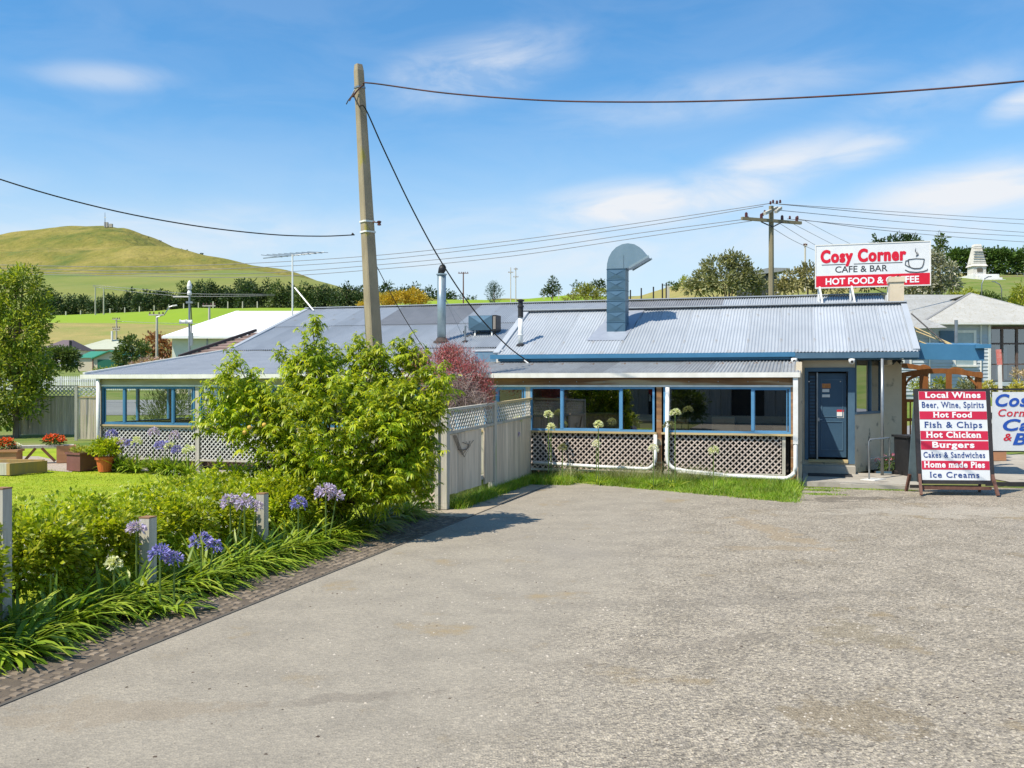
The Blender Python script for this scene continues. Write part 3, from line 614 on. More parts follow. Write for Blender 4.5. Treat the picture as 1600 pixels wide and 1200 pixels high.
# blue gutter and fascia under the front roof
part('fascia', MB().box((UF0 + .12, VE - .05, 2.72), (UF1, VE, 2.87)), M['blue'])
part('gutter', MB().box((UF0 - .05, VE - .17, 2.78), (U(1242, 2.1), VE - .055, 2.795)).box((UF0 - .05, VE - .175, 2.78), (U(1242, 2.1), VE - .16, 2.885)), M['blue'])
part('gutter', MB().box((U(1242, 2.1) + .01, VE - .17, 2.74), (UF1, VE - .055, 2.755)).box((U(1242, 2.1) + .01, VE - .175, 2.74), (UF1 + .01, VE - .16, 2.87)).box((UF1, VE - .17, 2.74), (UF1 + .012, VE - .05, 2.87)), M['blue_grey'])
part('soffit', MB().box((UF0 + .2, VE, 2.70), (UF1, 2.52, 2.715)), M['blue_grey'])
part('wall_panel', MB().box((UF0 + .05, VE + .02, 2.66), (U(832, VE), VE + .05, 2.80)), M['white'])
part('blue_wall_box', MB().box((ub, 2.38, 2.60), (UF0 + .1, 2.49, 2.98)), mat('patchy_blue_paint', (.10, .19, .28), (.16, .25, .33), rough=.7, scale=12))
part('flat_roof', MB().box((ub - .05, 2.36, 2.99), (UF0 + .2, 2.52, 3.03)).quad((ub - .05, 2.52, 3.03), (UF0 + .2, 2.52, 3.03), (UF0 + .2, VM, 3.20), (ub - .05, VM, 3.20)), mat('white_flat_roof', (.55, .57, .60), (.45, .47, .50), rough=.6))
# ---- entry: door wall, door, splayed glazed bay, post
vD = 2.5; ud0, ud1 = U(1253, vD), U(1336, vD); da, db = U(1263, vD), U(1325, vD)
part('entry_wall', MB().box((U(1245, vD) - .1, vD, 0), (da - .08, vD + .12, 2.7)).box((da - .08, vD, 2.53), (ud1, vD + .12, 2.7)).box((da - .08, vD, 0), (ud1, vD + .12, .38)), M['render'])
part('entry_side_wall', MB().box((U(1253, 1.2) - .12, .3, 0), (U(1253, 1.2), vD - .002, 2.62)), M['render'])
fr = part('door_frame', MB().box((da - .08, vD - .03, .38), (da, vD + .1, 2.53)).box((db, vD - .03, .30), (ud1 - .005, vD + .1, 2.53)).box((da, vD - .03, 2.44), (db, vD + .1, 2.53)), M['blue_grey'])
dv = vD + .16; d0 = da + .22; d1 = db - .03
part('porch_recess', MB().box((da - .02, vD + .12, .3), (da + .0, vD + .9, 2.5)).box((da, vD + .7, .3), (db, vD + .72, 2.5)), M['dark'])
door = part('door', MB().box((d0, dv, .44), (d1, dv + .045, 2.40)), M['blue_door'])
for (z0, z1) in ((1.38, 2.26), (.60, 1.28)):
    a, b = d0 + .07, d1 - .07
    part('door_panel', MB().box((a, dv - .014, z0), (a + .02, dv - .002, z1)).box((b - .02, dv - .014, z0), (b, dv - .002, z1)).box((a + .02, dv - .014, z1 - .02), (b - .02, dv - .002, z1)).box((a + .02, dv - .014, z0), (b - .02, dv - .002, z0 + .02)), M['blue_grey'], door)
part('door_edge', MB().box((d0 - .035, dv - .08, .30), (d0 - .004, dv + .03, 2.42)), M['silver'], door)
part('handle', MB().box((d0 - .03, dv - .13, 1.28), (d0 + .03, dv - .085, 1.36)).tube([(d0 + .01, dv - .12, 1.32), (d0 + .09, dv - .12, 1.32)], .011), M['silver'], door)
part('open_leaf', MB().box((da + .01, vD + .14, .42), (d0 - .05, vD + .17, 2.42)), mat('dark_brick_blue', (.04, .055, .07), (.055, .07, .09), scale=3), door)
for k in range(24): part('louvre', MB().box((da + .03, vD + .125, .5 + k * .078), (d0 - .07, vD + .138, .545 + k * .078)), M['blue_door'], door)
paper = mat('notice_paper', (.75, .74, .70), (.68, .67, .62), rough=.8)
nx = lambda x: U(x, vD)
n1 = part('notice', MB().box((nx(1283), dv - .006, 2.05), (nx(1298), dv - .001, 2.16)), mat('orange_notice', (.55, .23, .08), (.40, .15, .05), scale=30), door)
part('notice', MB().box((nx(1285), dv - .006, 1.96), (nx(1296), dv - .001, 2.03)), paper, door); part('notice', MB().box((nx(1284), dv - .006, 1.84), (nx(1297), dv - .001, 1.905)), paper, door)
part('notice', MB().box((nx(1308), dv - .006, 1.36), (nx(1319), dv - .001, 1.52)), paper, door); part('notice_header', MB().box((nx(1308), dv - .009, 1.50), (nx(1319), dv - .0065, 1.55)), mat('red_print', (.6, .03, .04), (.5, .03, .04)), door)
part('threshold', MB().box((da, vD - .06, .33), (db, vD + .2, .385)), M['sill'])
part('step', MB().box((U(1252, vD), vD - .42, 0.1), (ud1 - .01, vD, .27)), M['concrete'])
slab = part('entry_slab', MB().box((UE + .12, .12, 0), (20.0, vD - .001, .10)).box((20.0 - 1.6, -.02, 0), (20.0, .118, .085)), M['concrete'])
part('door_mat', MB().box((nx(1262), vD - 1.15, .10), (nx(1325) + .05, vD - .5, .115)), mat('rubber_mat', (.03, .03, .032), (.045, .045, .045), scale=20, bump=.6))
# splayed bay: low wall with glass above, running back to the right
pA = (ud1, vD - .0); x2 = U(1379, 4.0); pB = (x2, 4.0)
def along(t, z, off=0.0):
    d = Vector((pB[0] - pA[0], pB[1] - pA[1])); n = Vector((d.y, -d.x)).normalized(); return (pA[0] + d.x * t + n.x * off, pA[1] + d.y * t + n.y * off, z)
def splay(t0, t1, z0, z1, o0, o1):
    return [along(t0, z0, o0), along(t1, z0, o0), along(t1, z0, o1), along(t0, z0, o1), along(t0, z1, o0), along(t1, z1, o0), along(t1, z1, o1), along(t0, z1, o1)]
BF = [(3, 2, 1, 0), (4, 5, 6, 7), (0, 1, 5, 4), (1, 2, 6, 5), (2, 3, 7, 6), (3, 0, 4, 7)]
part('bay_low_wall', MB().add(splay(0, 1, .1, 1.44, 0, -.1), BF), M['render'])
bw = MB()
for t in (0.02, .56, .96): bw.add(splay(t, t + .035, 1.5, 2.70, .0, -.09), BF)
bw.add(splay(0, 1, 1.441, 1.50, .03, -.1), BF)
bwo = part('bay_window', bw, M['blue_grey'])
for t0, t1 in ((.055, .56), (.595, .96)): part('pane', MB().quad(along(t0, 1.5, -.04), along(t1, 1.5, -.04), along(t1, 2.7, -.04), along(t0, 2.7, -.04)), M['glass_side'], bwo)
part('bay_wall', MB().box((x2, 4.0, 0), (U(1409, 4.0), 4.1, 2.95)).box((U(1409, 4.0) - .1, 4.1, 0), (U(1409, 4.0), 7, 2.95)), M['render'])
part('veranda_post', MB().tube([W_ for W_ in [(U(1378.5, 2.05), 2.05, .1), (U(1378.5, 2.05), 2.05, 2.72)]], .035, 10), M['silver'], smooth=True)
# chimney of the cafe, behind the front roof
uc0, uc1 = U(1390, 7.5), U(1409, 7.5)
part('chimney', MB().box((uc0, 7.4, 3.2), (uc1 + .05, 8.0, ZZ(1400, 441, 7.5))).box((uc0 - .03, 7.37, ZZ(1400, 441, 7.5)), (uc1 + .08, 8.03, ZZ(1400, 433, 7.5))), M['render'])
# blue awning to the right
ua, ub_ = U(1434, 3.0), U(1538, 3.0)
part('awning', MB().prism([(ua - .3, 3.0, 2.73), (ub_, 3.0, 2.68), (ub_, 3.0, 3.02), (ua - .3, 3.0, 3.10)], (0, .06, 0)).prism([(ua - .3, 3.06, 3.05), (ub_ + .1, 3.06, 3.0), (ub_ + .1, 5.0, 3.12), (ua - .3, 5.0, 3.16)], (0, 0, .04)).box((ub_ - .2, 2.86, 2.96), (ub_ + .12, 2.995, 3.05)), M['blue'])
for (xa, ya, xb, yb) in ((1424, 490, 1478, 541), (1426, 510, 1495, 545), (1430, 517, 1490, 544), (1431, 531, 1460, 546)):
    a = UZ(xa, ya, 3.9); b = UZ(xb, yb, 3.4); part('awning_stay', MB().tube([(a[0], 3.9, a[1]), (b[0], 3.4, b[1] + .05)], .017, 6), M['sill'] if ya > 500 else M['black'])
part('awning_vent', MB().tube([(U(1494, 4.5), 4.5, 3.0), (U(1494, 4.5), 4.5, ZZ(1494, 500, 4.5))], .04), M['silver'])
# interior things seen through the glass
def tag3(o, l, c, g=None): o['label'] = l; o['category'] = c; 
def cbox(x0, x1, y0, y1, v, lab, tilt=0, d=.35):
    a, zt = UZ(x0, y0, v); b, _ = UZ(x1, y0, v); w = b - a; zb = 1.05
    t = thing('cardboard_box', lab, 'box', tuple(W((a + b) / 2, v + d / 2, zb)), -TH + tilt, 'cardboard boxes behind the cafe windows')
    MB().box((-w / 2, -d / 2, 0), (w / 2, d / 2, zt - zb)).build('carton', M['card'], t)
    MB().box((-w / 2 - .004, -.03, zt - zb + .002), (w / 2 + .004, .03, zt - zb + .006)).build('tape', mat('packing_tape', (.48, .36, .22), (.45, .33, .2), rough=.3), t)
    MB().box((-w / 2 - .008, -d / 2 - .09, zt - zb - .03), (w / 2 + .008, -d / 2 - .002, zt - zb - .02)).build('flap', M['card'], t)
cbox(891, 972, 645, 668, .13, 'wide brown carton in the middle pane of the left cafe window', .05)
cbox(989, 1021, 654, 672, .13, 'small brown carton at the right edge of the left cafe window', -.06)
cbox(1042, 1074, 656, 672, .15, 'brown carton at the far left of the right cafe window', .03)
cbox(1112, 1147, 652, 674, .13, 'tall brown carton in the middle of the right cafe window', .02)
cbox(1152, 1174, 664, 674, .2, 'low flat carton just left of the mullion in the right cafe window', .3)
cbox(1211, 1233, 666, 674, .2, 'low brown carton in the right-hand corner of the right cafe window', -.2)
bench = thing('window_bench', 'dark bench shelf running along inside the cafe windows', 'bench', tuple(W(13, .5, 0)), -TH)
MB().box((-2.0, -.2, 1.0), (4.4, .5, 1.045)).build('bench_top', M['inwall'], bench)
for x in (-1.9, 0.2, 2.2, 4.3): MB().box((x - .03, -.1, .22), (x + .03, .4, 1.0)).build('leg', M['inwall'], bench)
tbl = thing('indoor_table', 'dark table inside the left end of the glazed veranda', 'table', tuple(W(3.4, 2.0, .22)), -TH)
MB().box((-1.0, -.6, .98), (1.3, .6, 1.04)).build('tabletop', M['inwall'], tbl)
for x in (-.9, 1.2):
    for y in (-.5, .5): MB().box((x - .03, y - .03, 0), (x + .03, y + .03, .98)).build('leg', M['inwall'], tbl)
red = thing('hanging_decoration', 'round red hanging decoration behind the glass of the left cafe window', 'decoration', tuple(W(U(1018, .6), .6, 1.98)))
MB().lathe([(.01, .09), (.06, .06), (.08, 0), (.06, -.06), (.01, -.09)], 12).build('red_ball', mat('red_lacquer', (.6, .02, .02), (.5, .02, .02), rough=.3), red, smooth=True)
MB().tube([(0, 0, .09), (0, 0, .38)], .004, 4).build('cord', M['white'], red); MB().box((-.06, -.01, -.22), (-.01, .0, -.05)).build('paper_tag', paper, red)

# ---- fittings on the roof (things that stand on it)
# kitchen duct with curved cowl
vK = 3.5; kx0, kx1 = U(948, vK), U(977, vK); wK = kx1 - kx0; zk = ZE + (vK - VE) * .447
zt = ZZ(960, 420, vK); dep = .5
duct = thing('kitchen_exhaust_duct', 'tall square blue grey metal duct with a curved cowl on the front roof', 'exhaust duct', tuple(W(kx0, vK, zk)), -TH)
nseg = 6; hh = (zt - zk) / nseg
for i in range(nseg):
    z0 = i * hh - (.15 if i == 0 else 0); z1 = (i + 1) * hh - .012
    mb = MB().box((0, 0, z0), (wK, dep, z1))
    mb.box((-.012, -.012, z1), (wK + .012, dep + .012, z1 + .012)); mb.build('duct_section', M['duct'], duct)
    MB().prism([(0.02, -.002, z0 + .02), (wK - .02, -.002, z0 + .02), (wK / 2, -.014, (z0 + z1) / 2)], (0, .001, 0)).prism([(0.02, -.002, z1 - .02), (wK / 2, -.014, (z0 + z1) / 2), (wK - .02, -.002, z1 - .02)], (0, .001, 0)).build('crease', M['duct'], duct)
top = zt - zk; Rr = .62 * wK * 1.52
# cowl side profile in the u-z plane: quarter-and-a-bit turn to the right
cx = wK + .0; prof = [(0, top)]
Ro = (UZ(1006, 402, vK)[0] - kx0)
outer = [(948, 420), (948.5, 412), (951, 402), (956, 393), (963, 386), (972, 381.5), (981, 380), (991, 381.5), (999, 386), (1005, 393), (1012, 401)]
inner = [(1010, 403), (984, 418), (977, 419)]
poly = []
for (x, y) in outer + inner:
    u, z = UZ(x, y, vK); poly.append((u - kx0, 0, z - zk))
cow = MB().prism(poly, (0, dep, 0)).build('curved_cowl', mat('pale_duct_steel', (.22, .30, .35), (.18, .26, .31), rough=.4, metal=.5, scale=2), duct)
a = UZ(1014, 400, vK); b = UZ(983, 418.5, vK)
MB().beam((a[0] - kx0, -.02, a[1] - zk), (b[0] - kx0, -.02, b[1] - zk), .03, .05).beam((a[0] - kx0, dep + .02, a[1] - zk), (b[0] - kx0, dep + .02, b[1] - zk), .03, .05).build('cowl_rim', M['galv'], duct)
MB().tube([(wK * .9, -.01, top), (wK * .9, -.01, top + .35)], .006, 4).build('seam', M['galv'], duct)
sk0, sk1 = U(932, vK) - kx0, U(1002, vK) - kx0
vs = 2.95; zz = lambda v: ZE + (v - VE) * .447 - zk + .022
MB().add([(sk0 - .15, vs - vK, zz(vs)), (sk1 - .35, vs - vK, zz(vs)), (sk1 - .15, VF - .12 - vK, zz(VF - .12)), (sk0 + .2, VF - .12 - vK, zz(VF - .12))], [(0, 1, 2, 3)]).build('flashing', mat('flat_flashing_iron', (.36, .39, .44), (.31, .34, .39), rough=.45, metal=.3), duct)
# big galvanised flue
vB = VM + .65; uB = U(690, vB); zB = ZM + (vB - VM) * .33
flue = thing('galvanised_flue', 'tall pale galvanised flue with a black curved cowl rising from the main roof', 'flue', tuple(W(uB, vB, zB)), -TH)
hB = ZZ(690, 428, vB) - zB; rB = .135
MB().tube([(0, 0, 0), (0, 0, hB * .47), (0, 0, hB)], rB, 20).build('flue_pipe', M['galv'], flue, smooth=True)
MB().lathe([(rB + .015, hB - .04), (rB + .03, hB - .03), (rB + .03, hB), (rB + .0, hB + .01)], 20).build('collar', M['galv'], flue)
MB().tube([(-.04, 0, hB), (0.02, 0, hB + .14), (.05, 0, hB + .24)], [.085, .12, .10], 12).tube([(.05, 0, hB + .24), (.07, 0, hB + .3)], [.10, .03], 12).build('cowl', M['black'], flue, smooth=True)
MB().lathe([(.26, -.05), (.25, .02), (.19, .05), (rB + .01, .13)], 18).build('boot', mat('black_rubber_boot', (.05, .04, .035), (.09, .07, .06), rough=.8), flue)
MB().tube([(.13, 0, hB * .62), (.62, .1, .25)], .007, 4).tube([(.13, 0, hB * .62), (1.2, -.2, .1)], .007, 4).build('stay_wire', M['silver'], flue)
# white flue
vW = 2.75; uW = U(813.5, vW); zW = ZE + (vW - VE) * .447
fl = thing('white_flue', 'slim white flue with a black top on the left part of the front roof', 'flue', tuple(W(uW, vW, zW)), -TH)
hW = ZZ(813, 496, vW) - zW
MB().tube([(0, 0, -.05), (0, 0, hW)], .062, 14).build('flue_pipe', M['pvc'], fl, smooth=True)
MB().lathe([(.066, hW * .35), (.075, hW * .36), (.075, hW * .39), (.066, hW * .4)], 14).build('joint_ring', M['pvc'], fl)
MB().lathe([(.078, hW), (.07, hW + .02), (.07, hW + .25), (.085, hW + .26), (.085, hW + .3), (.06, hW + .32), (.06, hW + .40), (.10, hW + .43), (.10, hW + .45), (.02, hW + .47)], 14).build('flue_terminal', M['black'], fl, smooth=False)
MB().lathe([(.12, -.02), (.11, .02), (.065, .05)], 12).build('boot', M['black'], fl)
# rooftop unit
vC = VM + 1.2; uC0, uC1 = U(732, vC), U(776, vC); zC = ZM + (vC - VM) * .33; wC = uC1 - uC0
ac = thing('rooftop_fan_unit', 'boxy blue grey metal fan unit on white legs on the main roof', 'fan unit', tuple(W(uC0, vC, zC)), -TH)
zc0, zc1 = ZZ(750, 516, vC) - zC, ZZ(750, 493, vC) - zC
MB().box((0, 0, zc0), (wC * .84, .55, zc1)).build('housing', M['duct'], ac)
MB().prism([(0.02, -.002, zc0 + .01), (wC * .82, -.002, zc0 + .01), (wC * .42, -.05, (zc0 + zc1) / 2)], (0, .001, 0)).prism([(0.02, -.002, zc1 - .01), (wC * .42, -.05, (zc0 + zc1) / 2), (wC * .82, -.002, zc1 - .01)], (0, .001, 0)).prism([(0.01, -.002, zc0 + .02), (wC * .42, -.05, (zc0 + zc1) / 2), (0.01, -.002, zc1 - .02)], (0, .001, 0)).prism([(wC * .83, -.002, zc0 + .02), (wC * .42, -.05, (zc0 + zc1) / 2), (wC * .83, -.002, zc1 - .02)], (0, .001, 0)).build('creased_panel', M['duct'], ac)
MB().box((wC * .85, .02, zc0 - .02), (wC * .98, .5, zc1 + .01)).build('fan_grille', M['black'], ac)
MB().box((wC * .87, .005, zc0 + .03), (wC * .96, .018, zc1 - .03)).build('grille_mesh', mat('tan_grille', (.25, .22, .19), (.2, .18, .15), scale=60), ac)
for fx in (.2, .8): MB().beam((wC * fx, .1, zc0), (wC * (fx + .02), .02, -.02), .04, .04).beam((wC * fx, .45, zc0), (wC * fx, .5, .12), .04, .04).build('leg', M['white'], ac)
MB().box((wC * .1, -.02, -.04), (wC * .9, .03, .0)).build('foot_rail', M['white'], ac)
MB().tube([(-.1, 0, zc0 + .05), (-.15, -.05, .15), (-.05, -.1, .0), (.1, -.05, .06)], .02, 6).build('conduit', M['black'], ac)
vent = thing('roof_vent_pipe', 'short grey vent pipe in a rubber boot near the fan unit', 'vent pipe', tuple(W(U(727, VM + .6), VM + .6, ZM + .2)))
MB().tube([(0, 0, 0), (0, 0, .5)], .03).build('pipe', M['silver'], vent); MB().lathe([(.12, 0), (.10, .03), (.03, .06)], 10).build('boot', M['black'], vent)
# security cameras and floodlights under the eave
for (x, y, lab) in ((1241, 564, 'small round white camera at the end of the blue gutter'), (1331, 565, 'white dome camera under the eave above the door')):
    u, z = UZ(x, y, 2.05); c = thing('security_camera', lab, 'camera', tuple(W(u, 2.05, z)), -TH, 'cameras under the eave')
    MB().lathe([(.03, .07), (.07, .06), (.07, 0), (.055, -.04), (.02, -.06)], 14).build('housing', M['pvc'], c, smooth=True)
    MB().lathe([(.035, -.02), (.03, .02), (.01, .03)], 10).build('lens', M['black'], c, rot=(R(90), 0, 0), loc=(0, -.05, 0))
u, z = UZ(1401, 562, 3.9); sp = thing('twin_floodlight', 'pair of small black spotlights on the tan wall by the pergola', 'floodlight', tuple(W(u, 3.88, z)), -TH)
MB().box((-.04, 0, -.03), (.06, .1, .05)).build('bracket', M['black'], sp)
for dx, s in ((-.12, -1), (.10, 1)): 
    MB().tube([(0, -.02, 0), (dx, -.12, -.08)], [.03, .055], 10).build('lamp_head', M['black'], sp)
    MB().tube([(dx, -.12, -.08), (dx * 1.03, -.125, -.083)], [.04, .035], 10).build('lens', M['silver'], sp)
# ================================================================== PLANTS OF THE GARDEN
L_peach = leafmat('peach_leaf', [(.12, .20, .014), (.25, .35, .02), (.40, .47, .025), (.54, .55, .04)], .42, .38, .5, pscale=1.4)
L_hedge = leafmat('glossy_shrub_leaf', [(.16, .23, .012), (.27, .36, .016), (.42, .48, .025), (.52, .52, .05)], .46, .4, .45, pscale=2.2)
L_strap = leafmat('strap_leaf', [(.10, .18, .014), (.17, .27, .02), (.27, .37, .03), (.38, .42, .06)], .3, .42, .45, pscale=2)
L_dark = leafmat('dark_evergreen_leaf', [(.02, .045, .014), (.04, .075, .02), (.065, .105, .028)], .12, .6, .3, pscale=.6)
L_mid = leafmat('mid_green_leaf', [(.045, .085, .018), (.08, .125, .025), (.13, .18, .04)], .22, .55, pscale=.8)
L_olive = leafmat('olive_grey_leaf', [(.11, .13, .05), (.19, .20, .085), (.31, .31, .16)], .2, .6, pscale=.7)
L_yel = leafmat('yellow_green_leaf', [(.20, .25, .02), (.30, .34, .04), (.40, .38, .05)], .3, .5, pscale=1)
L_pit = leafmat('left_tree_leaf', [(.07, .13, .016), (.14, .21, .022), (.30, .36, .03), (.48, .50, .05)], .25, .5, pscale=.7)
L_grass = leafmat('grass_blade', [(.10, .22, .01), (.17, .32, .016), (.28, .40, .03), (.38, .40, .09)], .35, .5, pscale=2)
L_white = leafmat('white_petal', [(.75, .75, .66), (.82, .82, .74)], .3, .6, patch=.1)
L_cream = leafmat('cream_green_petal', [(.62, .66, .38), (.78, .78, .60), (.55, .62, .28)], .3, .6, patch=.1)
L_blue = leafmat('violet_blue_petal', [(.16, .17, .55), (.28, .25, .68), (.42, .36, .75), (.12, .20, .62)], .3, .5, patch=.1)
L_lil = leafmat('pale_lilac_petal', [(.42, .34, .66), (.58, .50, .75), (.66, .60, .72)], .3, .5, patch=.1)
L_orange = leafmat('orange_red_petal', [(.75, .07, .02), (.85, .16, .03)], .25, .5, patch=.1)
L_pink = leafmat('pink_petal', [(.60, .14, .25), (.70, .3, .4)], .25, .5, patch=.1)
L_red = leafmat('dark_red_leaf', [(.36, .06, .08), (.50, .11, .13), (.60, .22, .22)], .25, .5, patch=.2)
M['bark'] = mat('bark', (.13, .10, .07), (.20, .16, .12), rough=.95, scale=9, stretch=(1, 1, .2), bump=.6, bscale=30)
M['twig'] = mat('dead_twig', (.36, .28, .25), (.24, .17, .15), rough=.9, island=.3)
M['stem'] = mat('green_stem', (.10, .17, .03), (.14, .20, .05), rough=.6)
def local(name, vf, m, parent, off=None, **k):
    V, Fq = vf
    if off is not None: V = V - np.array(off)
    return ob(name, np_mesh(name, V, Fq, m, True), parent, **k)

# ---- peach tree
pc = G(520, 14.4); peach = thing('peach_tree', 'bushy bright green peach tree with long drooping leaves in front of the veranda', 'tree', tuple(pc))
LOB = [(488, 552, 15.4, .13, .50), (480, 600, 15.4, .27, .40), (374, 590, 15.2, .20, .24), (402, 622, 15.3, .14, .2), (452, 590, 15.6, .14, .40), (450, 660, 15.4, .50, .42), (520, 630, 15.6, .38, .42), (500, 570, 15.8, .1, .25),
       (526, 572, 15.9, .12, .26), (575, 615, 15.8, .34, .45), (562, 562, 15.9, .15, .30), (588, 575, 15.7, .1, .25), (612, 580, 15.9, .14, .34), (634, 556, 16.0, .07, .28), (652, 575, 15.9, .08, .25), (655, 625, 15.7, .34, .34), (684, 600, 15.6, .16, .22), (630, 660, 15.2, .48, .5), (672, 655, 15.3, .16, .28),
       (535, 680, 15.3, 1.15, .85), (600, 710, 15.0, .70, .65), (405, 665, 15.2, .50, .45), (352, 625, 15.1, .25, .35), (350, 665, 15.1, .30, .22), (440, 725, 15.2, .45, .35), (575, 760, 14.8, .65, .35), (622, 735, 15.0, .38, .45), (650, 700, 15.2, .2, .3), (652, 735, 15.4, .26, .34), (635, 772, 15.2, .34, .24), (668, 665, 15.4, .18, .3), (600, 775, 15.0, .4, .25)]
BB = []; DD = []; LL = []; tips = []
for (px, py, Z, rx, rz) in LOB:
    Z -= 1.3; rx *= .95; rz *= .93
    c = np.array(P(px, py, Z)); c[2] = max(c[2], rz + .1); ry = min(rx * 1.15, 1.5)
    n = int(142 * (rx * ry + rx * rz + ry * rz) + 14); dr = rdir(n, -.75); rad = rng.uniform(.62, 1.06, n)
    S = c + dr * rad[:, None] * np.array([rx, ry, rz]); tips.append((c, rx, rz))
    for s_, d_ in zip(S, dr):
        ln = rng.uniform(.14, .34); dirn = d_ * .55 + np.array([0, 0, .75]) + rng.normal(0, .35, 3); dirn /= np.linalg.norm(dirn); k = rng.integers(16, 26)
        t = np.linspace(0, 1, k); pos = s_ + dirn * (ln * t)[:, None]; pos[:, 2] -= .10 * ln * t ** 2
        a = t * 9 + rng.uniform(0, 6.28); out = np.stack([np.cos(a), np.sin(a), np.full(k, .30)], 1) + dirn * .35
        BB.append(pos); DD.append(out); LL.append(np.full(k, rng.uniform(.092, .132)))
BB = np.concatenate(BB); DD = np.concatenate(DD); LL = np.concatenate(LL)
local('foliage', strips(BB, DD, LL * rng.uniform(.75, 1.2, len(LL)), rng.uniform(.022, .034, len(LL)), rng.uniform(.5, 1.15, len(LL)), 4, 'leaf', .35), L_peach, peach, pc)
mb = MB(); br = MB()
for i in range(5):
    mb.tube([(.04 * math.cos(i), .04 * math.sin(i), 0), (.25 * math.cos(i * 1.3), .2 * math.sin(i * 1.3), .5)], [.06, .045], 7)
mb.build('trunk', M['bark'], peach, smooth=True)
for c, rx, rz in tips:
    c = Vector(c) - Vector(pc); s = Vector((c.x * .15, c.y * .15, .45)); mid = s.lerp(c, .5) + Vector((random.uniform(-.1, .1), 0, -.1))
    br.tube([s, mid, c + Vector((0, 0, rz * .8))], [.035, .02, .006], 5)
br.build('limb', M['bark'], peach, smooth=True)
fruit = MB()
for (x, y) in ((390, 668), (382, 676), (413, 664), (428, 673), (505, 640)):
    fr_ = MB(); fr_.lathe([(.008, -.035), (.028, -.02), (.034, 0), (.028, .02), (.008, .032)], 8, tuple(P(x, y, 13.3) - pc)); fr_.build('peach_fruit', mat('yellow_peach', (.60, .42, .08), (.65, .35, .07)), peach, smooth=True)

# ---- twiggy red barberry behind it, half of it dead
bc = G(700, 19.2); bar = thing('barberry_bush', 'twiggy shrub with dark red tips and a bare greyish pink lower half by the fence', 'shrub', tuple(bc))
def twigs(centres, n, ln, r, spread=1.0, up=.6):
    B = []; D = []
    for (px, py, Z, rr) in centres:
        c = np.array(P(px, py, Z)); B.append(c + rdir(n) * rr * rng.uniform(.2, 1, (n, 1))); D.append(rdir(n) * spread + np.array([0, 0, up]))
    B = np.concatenate(B); D = np.concatenate(D); N = len(B); return strips(B, D, ln * rng.uniform(.5, 1.3, N), r, rng.uniform(-.2, .5, N), 3, 'blade', 1.0)
cr_ = [(680, 590, 19.4, .46), (712, 572, 19.3, .42), (738, 588, 19.2, .36), (752, 612, 19.1, .28), (700, 560, 19.5, .28), (652, 572, 19.7, .32)]
dd_ = [(700, 610, 18.9, .4), (722, 615, 18.8, .4), (740, 632, 18.7, .28), (705, 635, 18.7, .3)]
local('dead_twigs', twigs(dd_, 900, .32, .007), M['twig'], bar, bc)
local('live_twigs', twigs(cr_, 420, .34, .008, up=1.2), mat('red_brown_twig', (.30, .13, .11), (.22, .09, .08), island=.3), bar, bc)
B = []; 
for (px, py, Z, rr) in cr_ + [(748, 628, 19, .25), (715, 590, 19, .35)]: B.append(np.array(P(px, py, Z)) + rdir(900) * (rr * 1.15) * rng.uniform(.35, 1, (900, 1)) ** .6)
B = np.concatenate(B); local('foliage', strips(B, rdir(len(B)) + [0, 0, .5], rng.uniform(.025, .05, len(B)), .018, .1, 1, 'leaf'), L_red, bar, bc)
B = np.array(P(690, 562, 19.4)) + rdir(260) * np.array([.5, .4, .3]); local('blossom', strips(B, rdir(260), .03, .03, 0, 1, 'star'), leafmat('pale_pink_bud', [(.7, .5, .45), (.75, .62, .5)]), bar, bc, kind='stuff')
MB().tube([(0, 0, 0), (.1, 0, 1.2), (.1, 0, 1.9)], [.05, .04, .02], 6).build('trunk', M['bark'], bar)

# ---- shrubs of the border
sh = 0; places = ['nearest shrub of the border hedge, at the left edge', 'second border shrub from the near end, beside the tall post', 'border shrub just left of the split post with blue flowers', 'border shrub behind the split post', 'border shrub between the two short posts', 'border shrub behind the far short post', 'border shrub beneath the left side of the peach tree', 'farthest border shrub, under the peach tree', 'loose border shrub on the lawn side by the near end', 'low shrub on the lawn side midway along the border', 'lawn side shrub close to the peach tree', 'lawn side shrub where the border begins to narrow']
spots = [(10.55, -16.4, 1.08, .66), (10.6, -15.1, .98, .62), (10.6, -13.9, .82, .55), (10.55, -12.8, .8, .52), (10.55, -11.7, .8, .48), (10.55, -10.6, .8, .48), (10.7, -9.4, .84, .50), (10.6, -8.2, .8, .5),
         (9.8, -14.4, .78, .50), (9.9, -12.3, .72, .46), (9.8, -10.3, .80, .50), (9.75, -9.0, .74, .52)]
